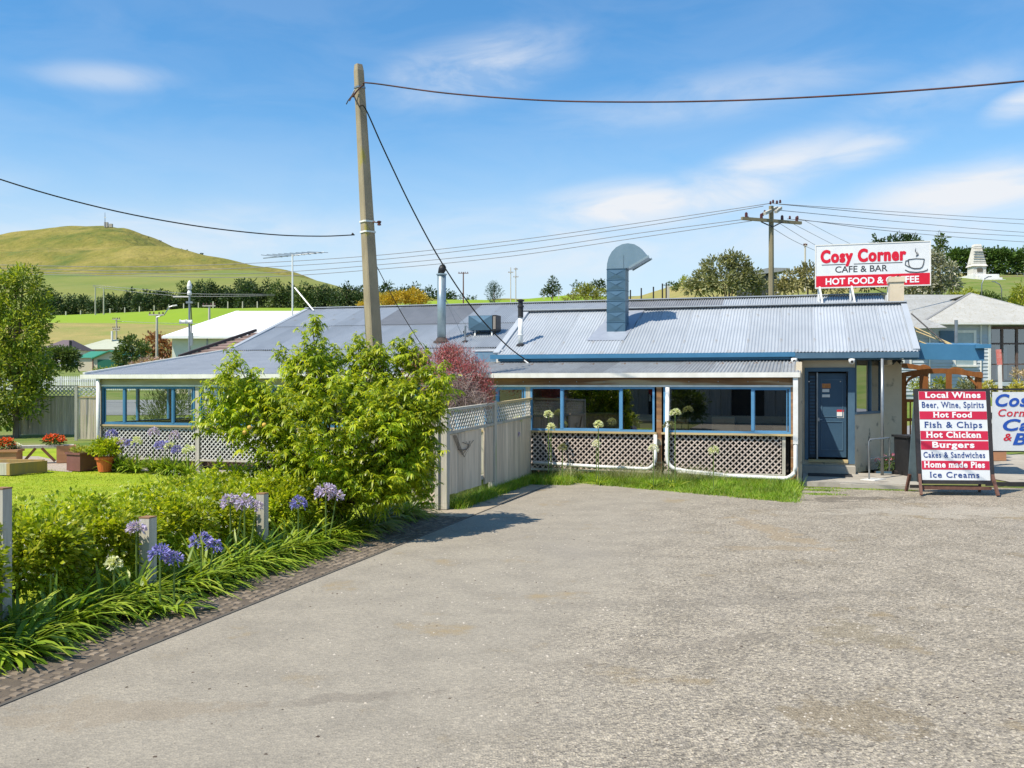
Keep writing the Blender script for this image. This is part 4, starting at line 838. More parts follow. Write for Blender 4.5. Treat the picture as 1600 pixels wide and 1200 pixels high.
for (u, v, r, hz_), lab in zip(spots, places):
    c = W(u, v); t = thing('mock_orange_shrub', 'lime green leafy shrub, ' + lab, 'shrub', tuple(c), 0, 'leafy shrubs of the garden border')
    near = v < -13
    lobes = [(c.x, c.y, hz_ * .9, r * .9, r * .85, hz_)]
    for k in range(7):
        a = k * .9 + random.random(); lobes.append((c.x + math.cos(a) * r * .5, c.y + math.sin(a) * r * .5, hz_ * random.uniform(.95, 1.25), r * .36, r * .36, hz_ * .42))
    local('foliage', grow_crown(lobes, 270 if near else 210, .060, .034, .25, 2, .6, perclump=20, cr=.085, zmin=-.45), L_hedge, t, c)
    n = 60; B = np.array([c.x, c.y, hz_ * .9]) + rdir(n, .0) * np.array([r, r, hz_]) * 1.12; local('white_flowers', strips(np.repeat(B, 4, 0) + rng.normal(0, .008, (n * 4, 3)), rdir(n * 4), .020, .016, 0, 1, 'star'), L_white, t, c, kind='stuff')
    s = MB()
    for k in range(6): a = k * 1.05; s.tube([(0, 0, 0), (math.cos(a) * r * .4, math.sin(a) * r * .4, hz_ * 1.1)], [.02, .008], 5)
    s.build('stems', M['bark'], t)

# ---- agapanthus: strap leaves, stalks, round flower heads
def agap(loc, nl, ll, heads, label, group=None, lean=(0, 0), lw=.032, name='agapanthus', mleaf=None, zup=.8):
    loc = Vector(loc); t = thing(name, label, 'plant', tuple(loc), 0, group); a = rng.uniform(0, 2 * np.pi, nl)
    d = np.stack([np.cos(a) + lean[0], np.sin(a) + lean[1], rng.uniform(.35, 1.5, nl) * zup], 1)
    b = np.stack([np.cos(a), np.sin(a), np.zeros(nl)], 1) * rng.uniform(0, .09, (nl, 1)) + [0, 0, .02]
    ob('leaves', np_mesh('leaves', *strips(b, d, ll * rng.uniform(.65, 1.15, nl), lw * rng.uniform(.7, 1.1, nl), rng.uniform(.25, .75, nl), 5, 'strap', .15), mleaf or L_strap, True), t)
    for (dx, dy, z, r, pm, nf) in heads:
        MB().tube([(dx * .2, dy * .2, .02), (dx * .7, dy * .7, z * .6), (dx, dy, z - .02)], [.011, .010, .009], 5).build('stalk', M['stem'], t)
        nf = int(nf * .6); dr = rdir(nf, -.35); dr[:, 0] *= random.uniform(.85, 1.15); B = np.array([dx, dy, z]) + dr * r * .25
        v1, f1 = strips(B, dr, r * .62, .006, .0, 1, 'strap')
        tip = np.repeat(np.array([dx, dy, z]) + dr * r * .68, 6, 0); v2, f2 = strips(tip, np.repeat(dr, 6, 0) * .9 + rdir(nf * 6) * .75, r * rng.uniform(.32, .6, nf * 6), r * .20, .2, 1, 'leaf', 1)
        V, Fq = join_np([(v1, f1), (v2, f2)]); ob('flower_head', np_mesh('flower_head', V, Fq, pm, True), t)
    return t
strapg = 'strap leaved plants along the drain strip'
k = 0
for v in np.arange(-16.4, -6.0, .36):
    u = 11.42 + random.uniform(-.08, .08); near = v < -14
    agap(W(u, v), 100, .74 if v < -9 else .66, [], 'green strap leaved clump arching over the edge of the drain strip', strapg, lean=(.55, -.35), lw=.028, zup=1.05, name='strap_leaf_plant')
agap(W(11.35, -16.85), 70, .70, [], 'nearest broad leaved agapanthus clump spilling over the strip at left', None, lean=(.2, -.3), lw=.055, zup=.8)
agap(G(18, 7.55), 60, .62, [], 'broad leaved clump at the foot of the tall left post', None, lean=(.1, -.3), lw=.05)
for (x, y, Z, r, pm, lab) in ((213, 827, 9.5, .095, L_lil, 'pale violet agapanthus in front of the split post'), (250, 865, 9.0, .10, L_blue, 'largest violet blue agapanthus cluster, below the split post'), (272, 874, 9.1, .085, L_blue, 'blue agapanthus right beside the largest cluster'), (314, 847, 10.0, .105, L_blue, 'violet blue agapanthus between the two short posts'),
                              (360, 784, 11.3, .105, L_lil, 'lilac agapanthus left of the far short post'), (382, 785, 11.2, .105, L_lil, 'pale lilac agapanthus touching the far short post'), (466, 787, 12.0, .10, L_blue, 'small blue agapanthus head among leaves by the peach tree'), (509, 769, 12.5, .13, L_lil, 'large lilac agapanthus under the peach tree'), (178, 882, 8.9, .08, L_cream, 'faded brownish agapanthus head over the strap leaves')):
    p = P(x, y, Z); agap((p.x, p.y, 0), 26, .5, [(0, 0, p.z, r, pm, 60)] + ([(.13, .03, p.z - .05, r * .8, pm, 40)] if r > .10 else []), lab, 'flowering agapanthus in the border')
for i, (x, y, pm, z_) in enumerate(((175, 678, L_blue, 0), (183, 690, L_cream, 0), (203, 694, L_blue, 0), (213, 690, L_cream, .1), (240, 676, L_lil, 0), (273, 681, L_lil, 0), (250, 697, L_blue, 0), (258, 697, L_blue, .1), (277, 704, L_blue, 0), (265, 699, L_cream, .1), (295, 703, L_cream, .2), (191, 693, L_lil, .1), (183, 715, L_white, -.2))):
    Z = 24.3 - (x - 160) * .010; p = P(x, y, Z - z_ - .2)
    agap((p.x, p.y, 0), 70, .66, [(0, 0, p.z, .135, pm, 60)], 'agapanthus below the left lattice, ' + ['deep violet head by the white pipe', 'greenish cream head beside the first violet one', 'violet head standing at mid height on the left', 'tall yellow green seed head', 'lilac head touching the window sill', 'pale pink lilac head on the right', 'blue head low in the middle', 'second blue head right of the middle one', 'lowest violet blue head', 'buff seed head behind the blue ones', 'fading head farthest right', 'lavender head among the left group', 'low white head by the terracotta pot'][i], 'agapanthus below the left lattice', lw=.04, zup=1.7)
for i, (x, y, Z, pm) in enumerate(((857, 648, 21.2, L_cream), (861, 668, 21.1, L_cream), (935, 664, 20.6, L_cream), (932, 694, 20.7, L_white), (1055, 646, 19.7, L_cream), (1045, 665, 19.8, L_olive), (1021, 701, 19.8, L_white), (1115, 704, 19.1, L_cream), (809, 655, 21.0, L_cream), (770, 694, 19.6, L_cream), (804, 678, 20.8, L_lil), (879, 700, 20.8, L_olive))):
    p = P(x, y, Z); lab = ['tallest cream head before the left pane', 'big cream head just under the tallest one', 'cream head over the sill left of the centre post', 'white spreading head below the sill', 'tall cream head right of the centre post', 'drying head beside the tall cream one', 'small white head by the curved pipe', 'lone cream head before the right lattice', 'cream head against the fence top', 'thin cream head at the fence foot', 'small lilac head against the fence boards', 'faded low head in the grass'][i]
    agap((p.x, p.y, 0), 16, .42, [(0, 0, p.z, .105, pm, 60)], 'verge agapanthus, ' + lab, 'agapanthus in front of the right lattice', lw=.025)
# ---- long grass along the veranda and fence
def grass(name, pts, n, h, label=None, m=None, w=.008, wt=None):
    idx = rng.integers(0, len(pts), n); a = rng.uniform(0, 2 * np.pi, n); pts = np.array([tuple(p) for p in pts]); b = pts[idx] + np.stack([rng.normal(0, .06, n), rng.normal(0, .06, n), np.zeros(n)], 1)
    hh = (np.array(wt)[idx] if wt is not None else 1) * h * rng.uniform(.4, 1.2, n)
    d = np.stack([np.cos(a) * .5, np.sin(a) * .5, np.ones(n)], 1); return ob(name, np_mesh(name, *strips(b, d, hh, w, rng.uniform(.1, .5, n), 2, 'blade', .3), m or L_grass, True), kind='stuff')
pts = []; wts = []
for i in range(9000):
    u = random.uniform(DU0 - .1, 17.55); vmin = -.15 - (u - DU0) * .52; t = random.random(); v = vmin * t - .1; pts.append(W(u, v, -.01)); wts.append(1.25 - .95 * t ** 1.5)
grass('verge_grass', pts, 42000, .27, wt=wts, w=.009)
pts = [W(random.uniform(11.75, 12.0), random.uniform(-5.4, -.1), -.01) for _ in range(900)]; grass('fence_grass', pts, 7000, .26)
pts = [W(random.uniform(11.95, 12.9), random.uniform(-1.1, -.1), -.01) for _ in range(600)]; grass('corner_grass', pts, 5200, .26)
pts = [W(random.uniform(17.65, 19.9), random.uniform(-.16, -.03), -.01) for _ in range(300)] + [W(random.gauss(18.0, .2), random.gauss(-.55, .09), -.01) for _ in range(160)] + [W(random.gauss(18.0, .18), random.gauss(-1.3, .07), -.01) for _ in range(120)]
grass('step_moss', pts, 5200, .035, w=.010)
# weeds growing through the right lattice
pts = [W(random.gauss(U(x, -.2), .22), random.uniform(-.5, -.15), 0) for x in (965, 985, 1062, 1068, 1110, 1010, 885) for _ in range(60)]
grass('tall_weeds', pts, 2600, .62, m=leafmat('pale_weed', [(.22, .27, .10), (.34, .36, .18), (.45, .45, .28)], .3), w=.006)
# lawn: short blades near the camera's side, tufts farther
pts = []
for i in range(30000):
    u = random.uniform(-1.5, 10.4); v = -random.random() ** .8 * 15 - .7; pts.append(W(u, v, -.022))
grass('lawn_blades', pts, 70000, .045, m=leafmat('lawn_blade', [(.19, .29, .008), (.26, .35, .012), (.34, .39, .02), (.40, .41, .06)], .35, .6, patch=.25, pscale=.7), w=.012)

sheet('fence_bed', uvpoly([(10.7, -5.6), (11.75, -5.6), (11.75, -.25), (10.7, -.25)]), -.016, mat('shaded_bed_soil', (.05, .06, .025), (.07, .055, .035), rough=1, scale=5))
pts = [W(random.uniform(10.8, 11.6), random.uniform(-5.5, -.3), -.01) for _ in range(700)]; grass('bed_grass', pts, 6000, .3, m=L_mid)
# ---- dwarf things by the left corner
def pot(loc, r, h, m, label, cat='plant pot'):
    t = thing('terracotta_pot', label, cat, loc); MB().lathe([(r * .68, 0), (r * .95, h * .82), (r * 1.08, h * .83), (r * 1.08, h), (r * .92, h), (r * .88, h * .9)], 18).build('pot', m, t, smooth=False); return t
p = G(164, 23.6); t = pot(tuple(p), .22, .36, mat('terracotta', (.60, .15, .04), (.50, .12, .035), scale=5), 'orange terracotta pot at the left end of the veranda')
t = thing('potted_geranium', 'bright leafy geranium filling the orange terracotta pot', 'plant', (p.x, p.y, .36)); local('foliage', grow_crown([(p.x, p.y, .55, .38, .34, .26)], 420, .07, .055, .2, 1, .4, perclump=10, cr=.08), L_hedge, t, (p.x, p.y, .36))
p = G(129, 24.0, 0); t = thing('square_planter', 'purplish brown square planter box left of the terracotta pot', 'planter', tuple(p), R(-30))
MB().box((-.26, -.26, 0), (.26, .26, .44)).build('box', mat('maroon_brown_paint', (.20, .085, .07), (.16, .07, .055), scale=4), t); MB().box((-.29, -.29, .40), (.29, -.26, .45)).box((-.29, .26, .40), (.29, .29, .45)).box((-.29, -.26, .40), (-.26, .26, .45)).box((.26, -.26, .40), (.29, .26, .45)).build('rim', mat('maroon_brown_paint', (.2, .09, .07)), t)
pl = thing('planter_greens', 'low pale green plants with small flowers in the square planter', 'plant', (p.x, p.y, .44)); local('foliage', grow_crown([(p.x, p.y, .50, .26, .24, .13)], 300, .06, .04, .2, 1, .3, perclump=8, cr=.05), L_yel, pl, (p.x, p.y, .44))
# bench with a flower box at each end
def box_t(mb, a, b): return mb.box(a, b)
pb = G(62, 26.2); bm = mat('weathered_brown_timber', (.46, .23, .12), (.36, .18, .095), scale=6, stretch=(.3, 1, 1)); gm_ = M['post']
be = thing('garden_bench', 'low timber bench between two planter boxes on the left lawn', 'bench', tuple(pb), R(24))
MB().box((-.80, -.2, .42), (.85, .2, .48)).build('seat', gm_, be)
MB().box((-.85, -.24, 0), (-.45, .24, .41)).build('box_leg', bm, be); MB().box((.42, -.24, 0), (.9, .24, .46)).build('box_leg', bm, be)
MB().beam((-.4, 0, .03), (-.1, 0, .40), .05, .07).build('brace', bm, be); MB().beam((.38, 0, .03), (.05, 0, .40), .05, .07).build('brace', bm, be)
def flowers(px, Z, z, r, pm, label):
    q = G(px, Z, z); t = thing('flower_clump', label, 'flowers', tuple(q)); lo = [(q.x, q.y, z + r * .4, r, r * .7, r * .55)]
    local('foliage', grow_crown(lo, 420, .06, .045, .2, 1, .4, perclump=8, cr=.05), L_mid, t, tuple(q)); B = np.array([q.x, q.y, z + r * .5]) + rdir(90, -.1) * np.array([r, r * .7, r * .6]) * 1.05
    local('petals', strips(np.repeat(B, 5, 0) + rng.normal(0, .012, (450, 3)), rdir(450), .038, .034, 0, 1, 'leaf'), pm, t, tuple(q), kind='stuff'); return t
flowers(85, 26.3, .46, .28, L_orange, 'orange red flowers in the planter at the right end of the bench')
flowers(5, 25.4, .42, .28, L_orange, 'orange flowers in the planter at the left picture edge'); flowers(24, 25.6, .42, .12, L_white, 'few white flowers left of the bench')
p = G(2, 25.4); t = thing('planter_trough', 'brown planter trough at the left picture edge', 'planter', tuple(p), R(10)); MB().box((-.5, -.25, 0), (.45, .25, .36)).build('trough', bm, t); MB().box((-.54, -.29, .36), (.49, .29, .42)).build('rim', bm, t)
p = G(18, 23.0); t = thing('timber_garden_edge', 'low raised bed frame of thick yellowed sleepers at left', 'raised bed', tuple(p), R(-8))
ym = woodmat('yellow_lichen_sleeper', (.42, .27, .07), (.30, .22, .10), scale=8, lichen=((.25, .24, .22), 3, .6))
MB().box((-1.2, -.35, 0), (.12, -.23, .28)).build('sleeper', M['post'], t); MB().beam((.18, -.38, .14), (.52, .55, .14), .12, .28).build('sleeper', ym, t); MB().box((-1.2, .5, 0), (.45, .62, .30)).build('sleeper', ym, t)
MB().box((-1.15, -.22, 0), (.15, .49, .18)).build('soil', mat('dark_soil', (.07, .05, .035), (.1, .07, .05), rough=1, bump=1, bscale=30), t)
# ================================================================== FENCES, POSTS, POLE, SIGNS
def frame_thing(name, label, cat, u, v, rz=0.0, group=None): return thing(name, label, cat, tuple(W(u, v)), -TH + rz, group)
# board fence with lattice top, running from the veranda towards the camera
uF = 11.74; fence = frame_thing('board_fence', 'weathered board fence with a lattice top beside the car park', 'fence', uF, 0)
zt0, zt1 = 1.82, 1.70                                # height at the veranda and at the near end
def ztop(v): return zt0 + (zt1 - zt0) * (-v / 5.4)
bays_f = [(-.06, -2.72), (-2.86, -5.42)]
for v in (-2.79, -5.50):
    MB().box((-.07, v - .07, 0), (.07, v + .07, ztop(v) + (.02 if v < -3 else .06))).build('post', M['post'], fence)
MB().box((-.13, -5.62, 0), (-.072, -5.40, ztop(-5.5))).build('post', M['post'], fence)
for bi, (va, vb) in enumerate(bays_f):
    n = 15 if bi == 0 else 14; wv = (va - vb) / n
    for i in range(n):
        v0 = va - i * wv; v1 = v0 - wv + .006
        if bi == 1 and i == 3: continue
        zb = .10 + (.12 if bi == 1 else .0) + random.uniform(-.008, .008); zt_ = ztop(v0) - .42 - (.02 if bi else 0)
        MB().box((.012 + random.uniform(-.003, .004), v1, zb), (.032, v0, zt_)).build('board', M['board'], fence)
    for dz, ex in ((-.40, .0), (-.0, .0)):
        MB().beam((.03, va, ztop(va) + dz), (.03, vb, ztop(vb) + dz), .06 if dz else .07, .05, up=(0, 0, 1)).build('rail', M['sill'] if (bi == 0 and dz == 0) else M['post'], fence)
    MB().beam((-.02, va, .35), (-.02, vb, .35), .05, .08).build('rail', M['post'], fence)
    lp = MB().box((-.02, va - .03, ztop(va) - .38), (.02, va, ztop(va) - .03)).build('lattice_panel', M['post'], fence)
    zt_m = (ztop(va) + ztop(vb)) / 2
    lattice(lp, 0, va - vb, -.375, -.03, 0, M['slat_l'], step=.135, w=.030, xf=lambda s, d, z, va=va: (.01 + d, va - s, z + ztop(va - s)))
# lattice panel turning left from the near post
lf = frame_thing('lattice_screen', 'tall dark lattice screen half hidden by the peach tree', 'trellis', uF - 1.3, -5.5)
MB().box((-.05, -.03, 0), (.0, .03, 1.66)).build('post', M['post'], lf); MB().box((.0, -.02, 1.60), (1.15, .02, 1.66)).build('rail', M['post'], lf)
lp = MB().box((.0, -.02, .04), (1.15, .02, .09)).build('lattice_panel', M['post'], lf); lattice(lp, .0, 1.15, .09, 1.6, 0, M['slat'], step=.14, w=.035)
# stray vine over the fence
vine = frame_thing('bare_vine', 'thin bare vine stems hanging over the near fence boards', 'vine', uF, -4.2)
for k in range(4): MB().tube([(.05, -1.0 + k * .05, 1.25), (.06, -.75 + k * .1, .98 - k * .05), (.06, -.35 + k * .08, .96 + .02 * k), (.05, .1 - k * .2, 1.1)], .006, 4).build('stem', M['bark'], vine)
# posts standing in the border
for (x, y, Z, w, hgt, lab) in ((4, 765, 8.06, .10, 1.27, 'tall pale timber post at the left picture edge'), (231, 811, 9.7, .12, .80, 'short split topped post behind the violet flowers'), (410, 774, 11.8, .105, .80, 'short square timber post far along the border')):
    p = G(x, Z); t = thing('border_post', lab, 'post', tuple(p), -TH, 'old posts in the garden border')
    MB().box((-w / 2, -w / 2, 0), (w / 2, w / 2, hgt)).build('post_shaft', M['post'], t)
    MB().box((-w / 2 - .003, -w / 2 - .003, hgt), (w / 2 + .003, w / 2 + .003, hgt + .012)).build('post_top', mat('rotted_orange_top', (.30, .17, .08), (.22, .12, .06), scale=20), t)
# concrete pole
pole = thing('concrete_power_pole', 'tall tapering lichen stained concrete pole rising behind the peach tree', 'utility pole', tuple(G(597, 20)), 0)
base = G(597, 20); topP = P(560, 101, 20) - base
def ring(c, w): 
    a = R(38); out = []
    for k in range(4):
        for da in (-.10, .10): t = a + k * math.pi / 2 + math.pi / 4 + da; out.append((c[0] + w * .707 * math.cos(t), c[1] + w * .707 * math.sin(t), c[2]))
    return out
lv = [(0, .285), (.35, .245), (.75, .185), (.985, .150), (1.0, .12)]; V = []; Fc = []
for t, w in lv: V += ring((topP.x * t, topP.y * t, topP.z * t), w)
for i in range(len(lv) - 1): Fc += [(i * 8 + k, i * 8 + (k + 1) % 8, (i + 1) * 8 + (k + 1) % 8, (i + 1) * 8 + k) for k in range(8)]
Fc.append(tuple((len(lv) - 1) * 8 + k for k in range(8))); MB().add(V, Fc).build('shaft', M['conc_pole'], pole)
def band_at(y, name, m, w):
    t = (754 - y) / (754 - 101); c = topP * t; r1 = ring((c.x, c.y, c.z - .018), w); r2 = ring((c.x, c.y, c.z + .018), w)
    MB().add(r1 + r2, [(k, (k + 1) % 8, (k + 1) % 8 + 8, k + 8) for k in range(8)]).build(name, m, pole); return c
band_at(137, 'steel_band', M['silver'], .175); c1 = band_at(344, 'steel_band', M['pvc'], .235); c2 = band_at(360, 'wire_wrap', M['pvc'], .238)
MB().tube([c1 + Vector((.1, -.05, 0)), c1 + Vector((.22, -.08, -.03))], .012).build('bracket', M['rust'], pole)
MB().lathe([(.02, -.05), (.045, -.04), (.03, -.01), (.045, .02), (.045, .04), (.02, .05)], 10, tuple(c1 + Vector((.26, -.08, -.04)))).build('insulator', mat('brown_porcelain', (.09, .03, .025), (.07, .02, .02), rough=.25), pole)
MB().lathe([(.01, -.02), (.03, 0), (.01, .03)], 8, tuple(P(551, 366, 20) - base)).build('insulator', M['black'], pole)
for k, (x, y) in enumerate(((546, 158), (541, 163), (550, 148))): MB().tube([P(x + 12, y - 18, 20) - base, P(x + 3, y - 6, 20) - base, P(x, y, 20) - base], .012, 6).build('connector', (M['rust'], M['black'], M['silver'])[k], pole)
def smooth_pts(pts, n=8):
    out = []; p = [Vector(q) for q in pts]; p = [p[0] * 2 - p[1]] + p + [p[-1] * 2 - p[-2]]
    for i in range(1, len(p) - 2):
        for k in range(n):
            t = k / n; a, b, c, d = p[i - 1:i + 3]
            out.append(.5 * ((2 * b) + (c - a) * t + (2 * a - 5 * b + 4 * c - d) * t * t + (3 * b - a - 3 * c + d) * t ** 3))
    return out + [p[-2]]
def wire(label, pts, r, m=None, cat='power line', group=None, n=5, name='overhead_wire'):
    q = [P(*p) for p in pts]; o = q[0].copy(); t = MB().tube([a - o for a in smooth_pts(q, 6)], r, n).build(name, m or M['rubber'], None, True, label=label, cat=cat, group=group, loc=tuple(o)); return t
wire('black wire sagging from the concrete pole to the left edge of the photo', [(554, 367, 20), (500, 369, 19.4), (420, 366, 18.6), (300, 352, 17.6), (160, 325, 16.6), (0, 280, 15.4), (-200, 205, 14.2), (-700, 0, 12), (-1600, -480, 9)], .012)
wire('dark red and black cable from the pole top across the sky to the right', [(551, 152, 19.9), (558, 142, 19.85), (568, 133, 19.8), (580, 130, 19.7), (700, 146, 19), (850, 157, 18.2), (1000, 159.5, 17.4), (1150, 157, 16.6), (1300, 150, 15.8), (1450, 140, 15), (1600, 127, 14.3), (1800, 106, 13.5), (2400, 20, 11.5), (3600, -220, 9)], .016, mat('red_brown_cable', (.10, .035, .03), (.03, .02, .02), scale=2))
wire('black cable dropping from the pole top to the front roof', [(553, 150, 19.9), (561, 165, 19.82), (571, 170, 19.8), (600, 234, 20.2), (645, 328, 20.8), (690, 410, 21.4), (740, 484, 22.0), (790, 538, 22.7), (828, 567, 23.4)], .0155)
wire('thin dark wire from the pole down to the low veranda roof', [(586, 411, 20), (620, 476, 21), (650, 526, 22), (668, 552, 23)], .009)
e = UZ(826, 567, 2.0); kn = thing('cable_clamp', 'white clamp where the black cable meets the blue gutter', 'clamp', tuple(W(e[0], 2.05, e[1] - .02)), -TH); MB().beam((-.12, 0, .1), (.06, 0, -.03), .04, .05).build('clamp_body', M['pvc'], kn); MB().tube([(.05, 0, -.03), (-.2, -.01, .06), (-.28, 0, -.02), (-.3, 0, .02)], .01, 5).build('loop', M['rubber'], kn)

# ---- lettering
_dg = None
def text_geo(body, bold=.0, shear=0.0, serif=False, spacing=1.0):
    cu = bpy.data.curves.new('lettering', 'FONT'); cu.body = body; cu.size = 1; cu.offset = bold; cu.shear = shear; cu.space_character = spacing; cu.resolution_u = 4
    o = bpy.data.objects.new('lettering', cu); COL.objects.link(o); dg = bpy.context.evaluated_depsgraph_get(); dg.update(); me = bpy.data.meshes.new_from_object(o.evaluated_get(dg)); bpy.data.objects.remove(o)
    V = np.array([v.co[:] for v in me.vertices]); Fs = [tuple(p.vertices) for p in me.polygons]
    if serif:
        cnt = {}
        for f in Fs:
            for i in range(len(f)): e = tuple(sorted((f[i], f[(i + 1) % len(f)]))); cnt[e] = cnt.get(e, 0) + 1
        # new_from_object may give unshared vertices, so match edges by position
        key = {}; 
        for (a, b), c in cnt.items():
            k = tuple(sorted((tuple(np.round(V[a][:2], 4)), tuple(np.round(V[b][:2], 4))))); key[k] = key.get(k, 0) + c
        E = np.array([(k[0] + k[1]) for k, c in key.items() if c == 1])
        def scan(y):
            y += 1e-4; m = (E[:, 1] - y) * (E[:, 3] - y) < 0; e = E[m]; xs = np.sort(e[:, 0] + (y - e[:, 1]) / (e[:, 3] - e[:, 1]) * (e[:, 2] - e[:, 0])); return [(xs[i], xs[i + 1]) for i in range(0, len(xs) - 1, 2)]
        ys = V[:, 1]; cap = .73 + bold; xh = .52 + bold
        boxes = []; lo = -bold
        def try_(yedge, sgn, ext=.055, th=.05):
            A = scan(yedge + sgn * .03); Bv = scan(yedge + sgn * .11); Cn = scan(yedge - sgn * .04)
            for (x0, x1) in A:
                if x1 - x0 > .26: continue
                if any(c0 < x1 and c1 > x0 for c0, c1 in Cn): continue
                for (b0, b1) in Bv:
                    if abs((b1 - b0) - (x1 - x0)) < .035 and abs((b0 + b1) - (x0 + x1)) < .16: boxes.append((x0 - ext, min(yedge, yedge + sgn * th), x1 + ext, max(yedge, yedge + sgn * th))); break
        hs = sorted(set(np.round(ys, 3)))
        try_(lo, 1)
        top = max(ys[(ys < .8)]) if (ys < .8).any() else cap
        for yt in (cap_h + bold, x_h + bold): try_(yt, -1)
        sh = shear
        for (x0, y0, x1, y1) in boxes:
            b = len(V); V = np.concatenate([V, [[x0, y0, .0004], [x1, y0, .0004], [x1, y1, .0004], [x0, y1, .0004]]]); Fs.append((b, b + 1, b + 2, b + 3))
    return V, Fs
def _metric(ch):
    V, _ = text_geo(ch); return float(V[:, 1].max())
cap_h = _metric('H'); x_h = _metric('x')
def letter(name, body, parent, m, x0, x1, z0, y, capz=None, thick=.004, fat=0, **kw):
    """fit text between x0..x1 with baseline z0 and cap height capz; lies in the x-z plane facing -y"""
    V, Fs = text_geo(body, **kw); w = V[:, 0].max() - V[:, 0].min(); sx = (x1 - x0) / w; sz = capz / cap_h if capz else sx
    X = x0 + (V[:, 0] - V[:, 0].min()) * sx; Zz = z0 + V[:, 1] * sz; n = len(V)
    front = [(X[i], y - thick - V[i, 2] * .8, Zz[i]) for i in range(n)]
    if fat:                                           # thicker strokes: the same outline laid again round itself
        base_f = list(Fs); bf = list(front)
        for k in range(8):
            a = k * math.pi / 4; o_ = len(front); front = front + [(p[0] + fat * math.cos(a), p[1] - .0004 * (k + 1), p[2] + fat * math.sin(a)) for p in bf]; Fs = Fs + [tuple(i + o_ for i in f) for f in base_f]
    me = bpy.data.meshes.new(name)
    me.from_pydata(front, [], Fs); me.materials.append(m); me.update(); return ob(name, me, parent)
ink_red = mat('sign_red', (.62, .012, .035), (.55, .012, .03), rough=.4, scale=3); ink_white = mat('sign_white', (.80, .80, .80), (.74, .74, .74), rough=.4, scale=3)
ink_blue = mat('sign_navy', (.012, .045, .20), (.015, .055, .23), rough=.4); ink_dark = mat('sign_charcoal', (.045, .05, .055), (.05, .055, .06), rough=.4)
ink_bright = mat('banner_blue', (.02, .09, .42), (.02, .08, .38), rough=.4); band_red = mat('band_red', (.55, .02, .06), (.48, .02, .055), rough=.45, scale=2)
white_vinyl = mat('white_vinyl', (.70, .72, .72), (.62, .64, .65), rough=.4, scale=2, bump=.12, bscale=3, bdist=.03)

# ---- roof sign
vS = 10.7; a0, _ = UZ(1275, 400, vS); a1, _ = UZ(1453, 400, vS); zb = ZZ(1364, 447, vS); ztS = ZZ(1364, 381, vS)
rs = thing('roof_sign', 'large white and red cafe sign board standing on the roof ridge', 'sign', tuple(W(a0, vS, 4.6)), -TH); ws = a1 - a0; z0 = zb - 4.6; z1 = ztS - 4.6
MB().box((0, 0, z0), (ws, .06, z1)).build('board', white_vinyl, rs)
MB().box((-.03, -.015, z0 - .03), (ws + .03, .08, z0)).box((-.03, -.015, z1), (ws + .03, .08, z1 + .03)).box((-.03, -.015, z0), (0, .08, z1)).box((ws, -.015, z0), (ws + .03, .08, z1)).build('frame', M['white'], rs)
SX = lambda x: UZ(x, 400, vS)[0] - a0
hS = z1 - z0; fz = lambda f: z0 + hS * f                # f: fraction of the board's height from its bottom
MB().box((0.0, -.006, z0 + .01), (ws, -.001, fz(.275))).build('red_band', ink_red, rs)
letter('title_lettering', 'Cosy Corner', rs, ink_red, SX(1283), SX(1415), fz(.60), 0, capz=hS * .275, bold=.015, spacing=1.14, fat=.020)
MB().box((SX(1284), -.006, fz(.530)), (SX(1321), -.002, fz(.545))).box((SX(1334), -.006, fz(.530)), (SX(1410), -.002, fz(.545))).build('underline', ink_dark, rs)
letter('cafe_lettering', 'CAFE & BAR', rs, ink_dark, SX(1305), SX(1387), fz(.345), 0, capz=hS * .145, bold=.012)
letter('hot_food_lettering', 'HOT FOOD & COFFEE', rs, ink_white, SX(1290), SX(1436), fz(.065), -.007, capz=hS * .145, bold=.028)
def sp(x, f): return (SX(x), -.012, fz(f))
cup = MB().tube([sp(1419, .60), sp(1420, .47), sp(1423, .41), sp(1428, .385), sp(1437, .385), sp(1441, .42), sp(1443, .50), sp(1444, .60)], .013, 5)
cup.tube([sp(1419, .60), sp(1431, .615), sp(1444, .60)], .009, 5).tube([sp(1420, .585), sp(1415, .57), sp(1414, .48), sp(1421, .42)], .011, 5)
cup.tube([sp(1414, .36), sp(1420, .315), sp(1432, .295), sp(1442, .31), sp(1449, .345), sp(1449, .37)], .012, 5); cup.build('cup_emblem', ink_dark, rs)
MB().tube([sp(1431, .66), sp(1433, .72), sp(1430, .80), sp(1431, .87)], [.004, .014, .01, .002], 5).tube([sp(1432, .66), sp(1435, .71), sp(1433, .78)], [.003, .01, .002], 5).build('steam_emblem', ink_dark, rs)
for x in (1279, 1329, 1388): MB().box((SX(x) - .03, .08, -.4), (SX(x) + .03, .12, z1 - .1)).build('leg', M['pvc'], rs)
for x in (1279, 1329, 1388): MB().beam((SX(x) + .02, .08, z0 + .1), (SX(x + 5) + .02, -.5, -.05), .05, .05).build('brace', M['white'], rs)
MB().tube([(SX(1390), -.1, fz(.0)), (SX(1403), -.2, fz(.22))], .02, 5).build('stay', M['black'], rs)

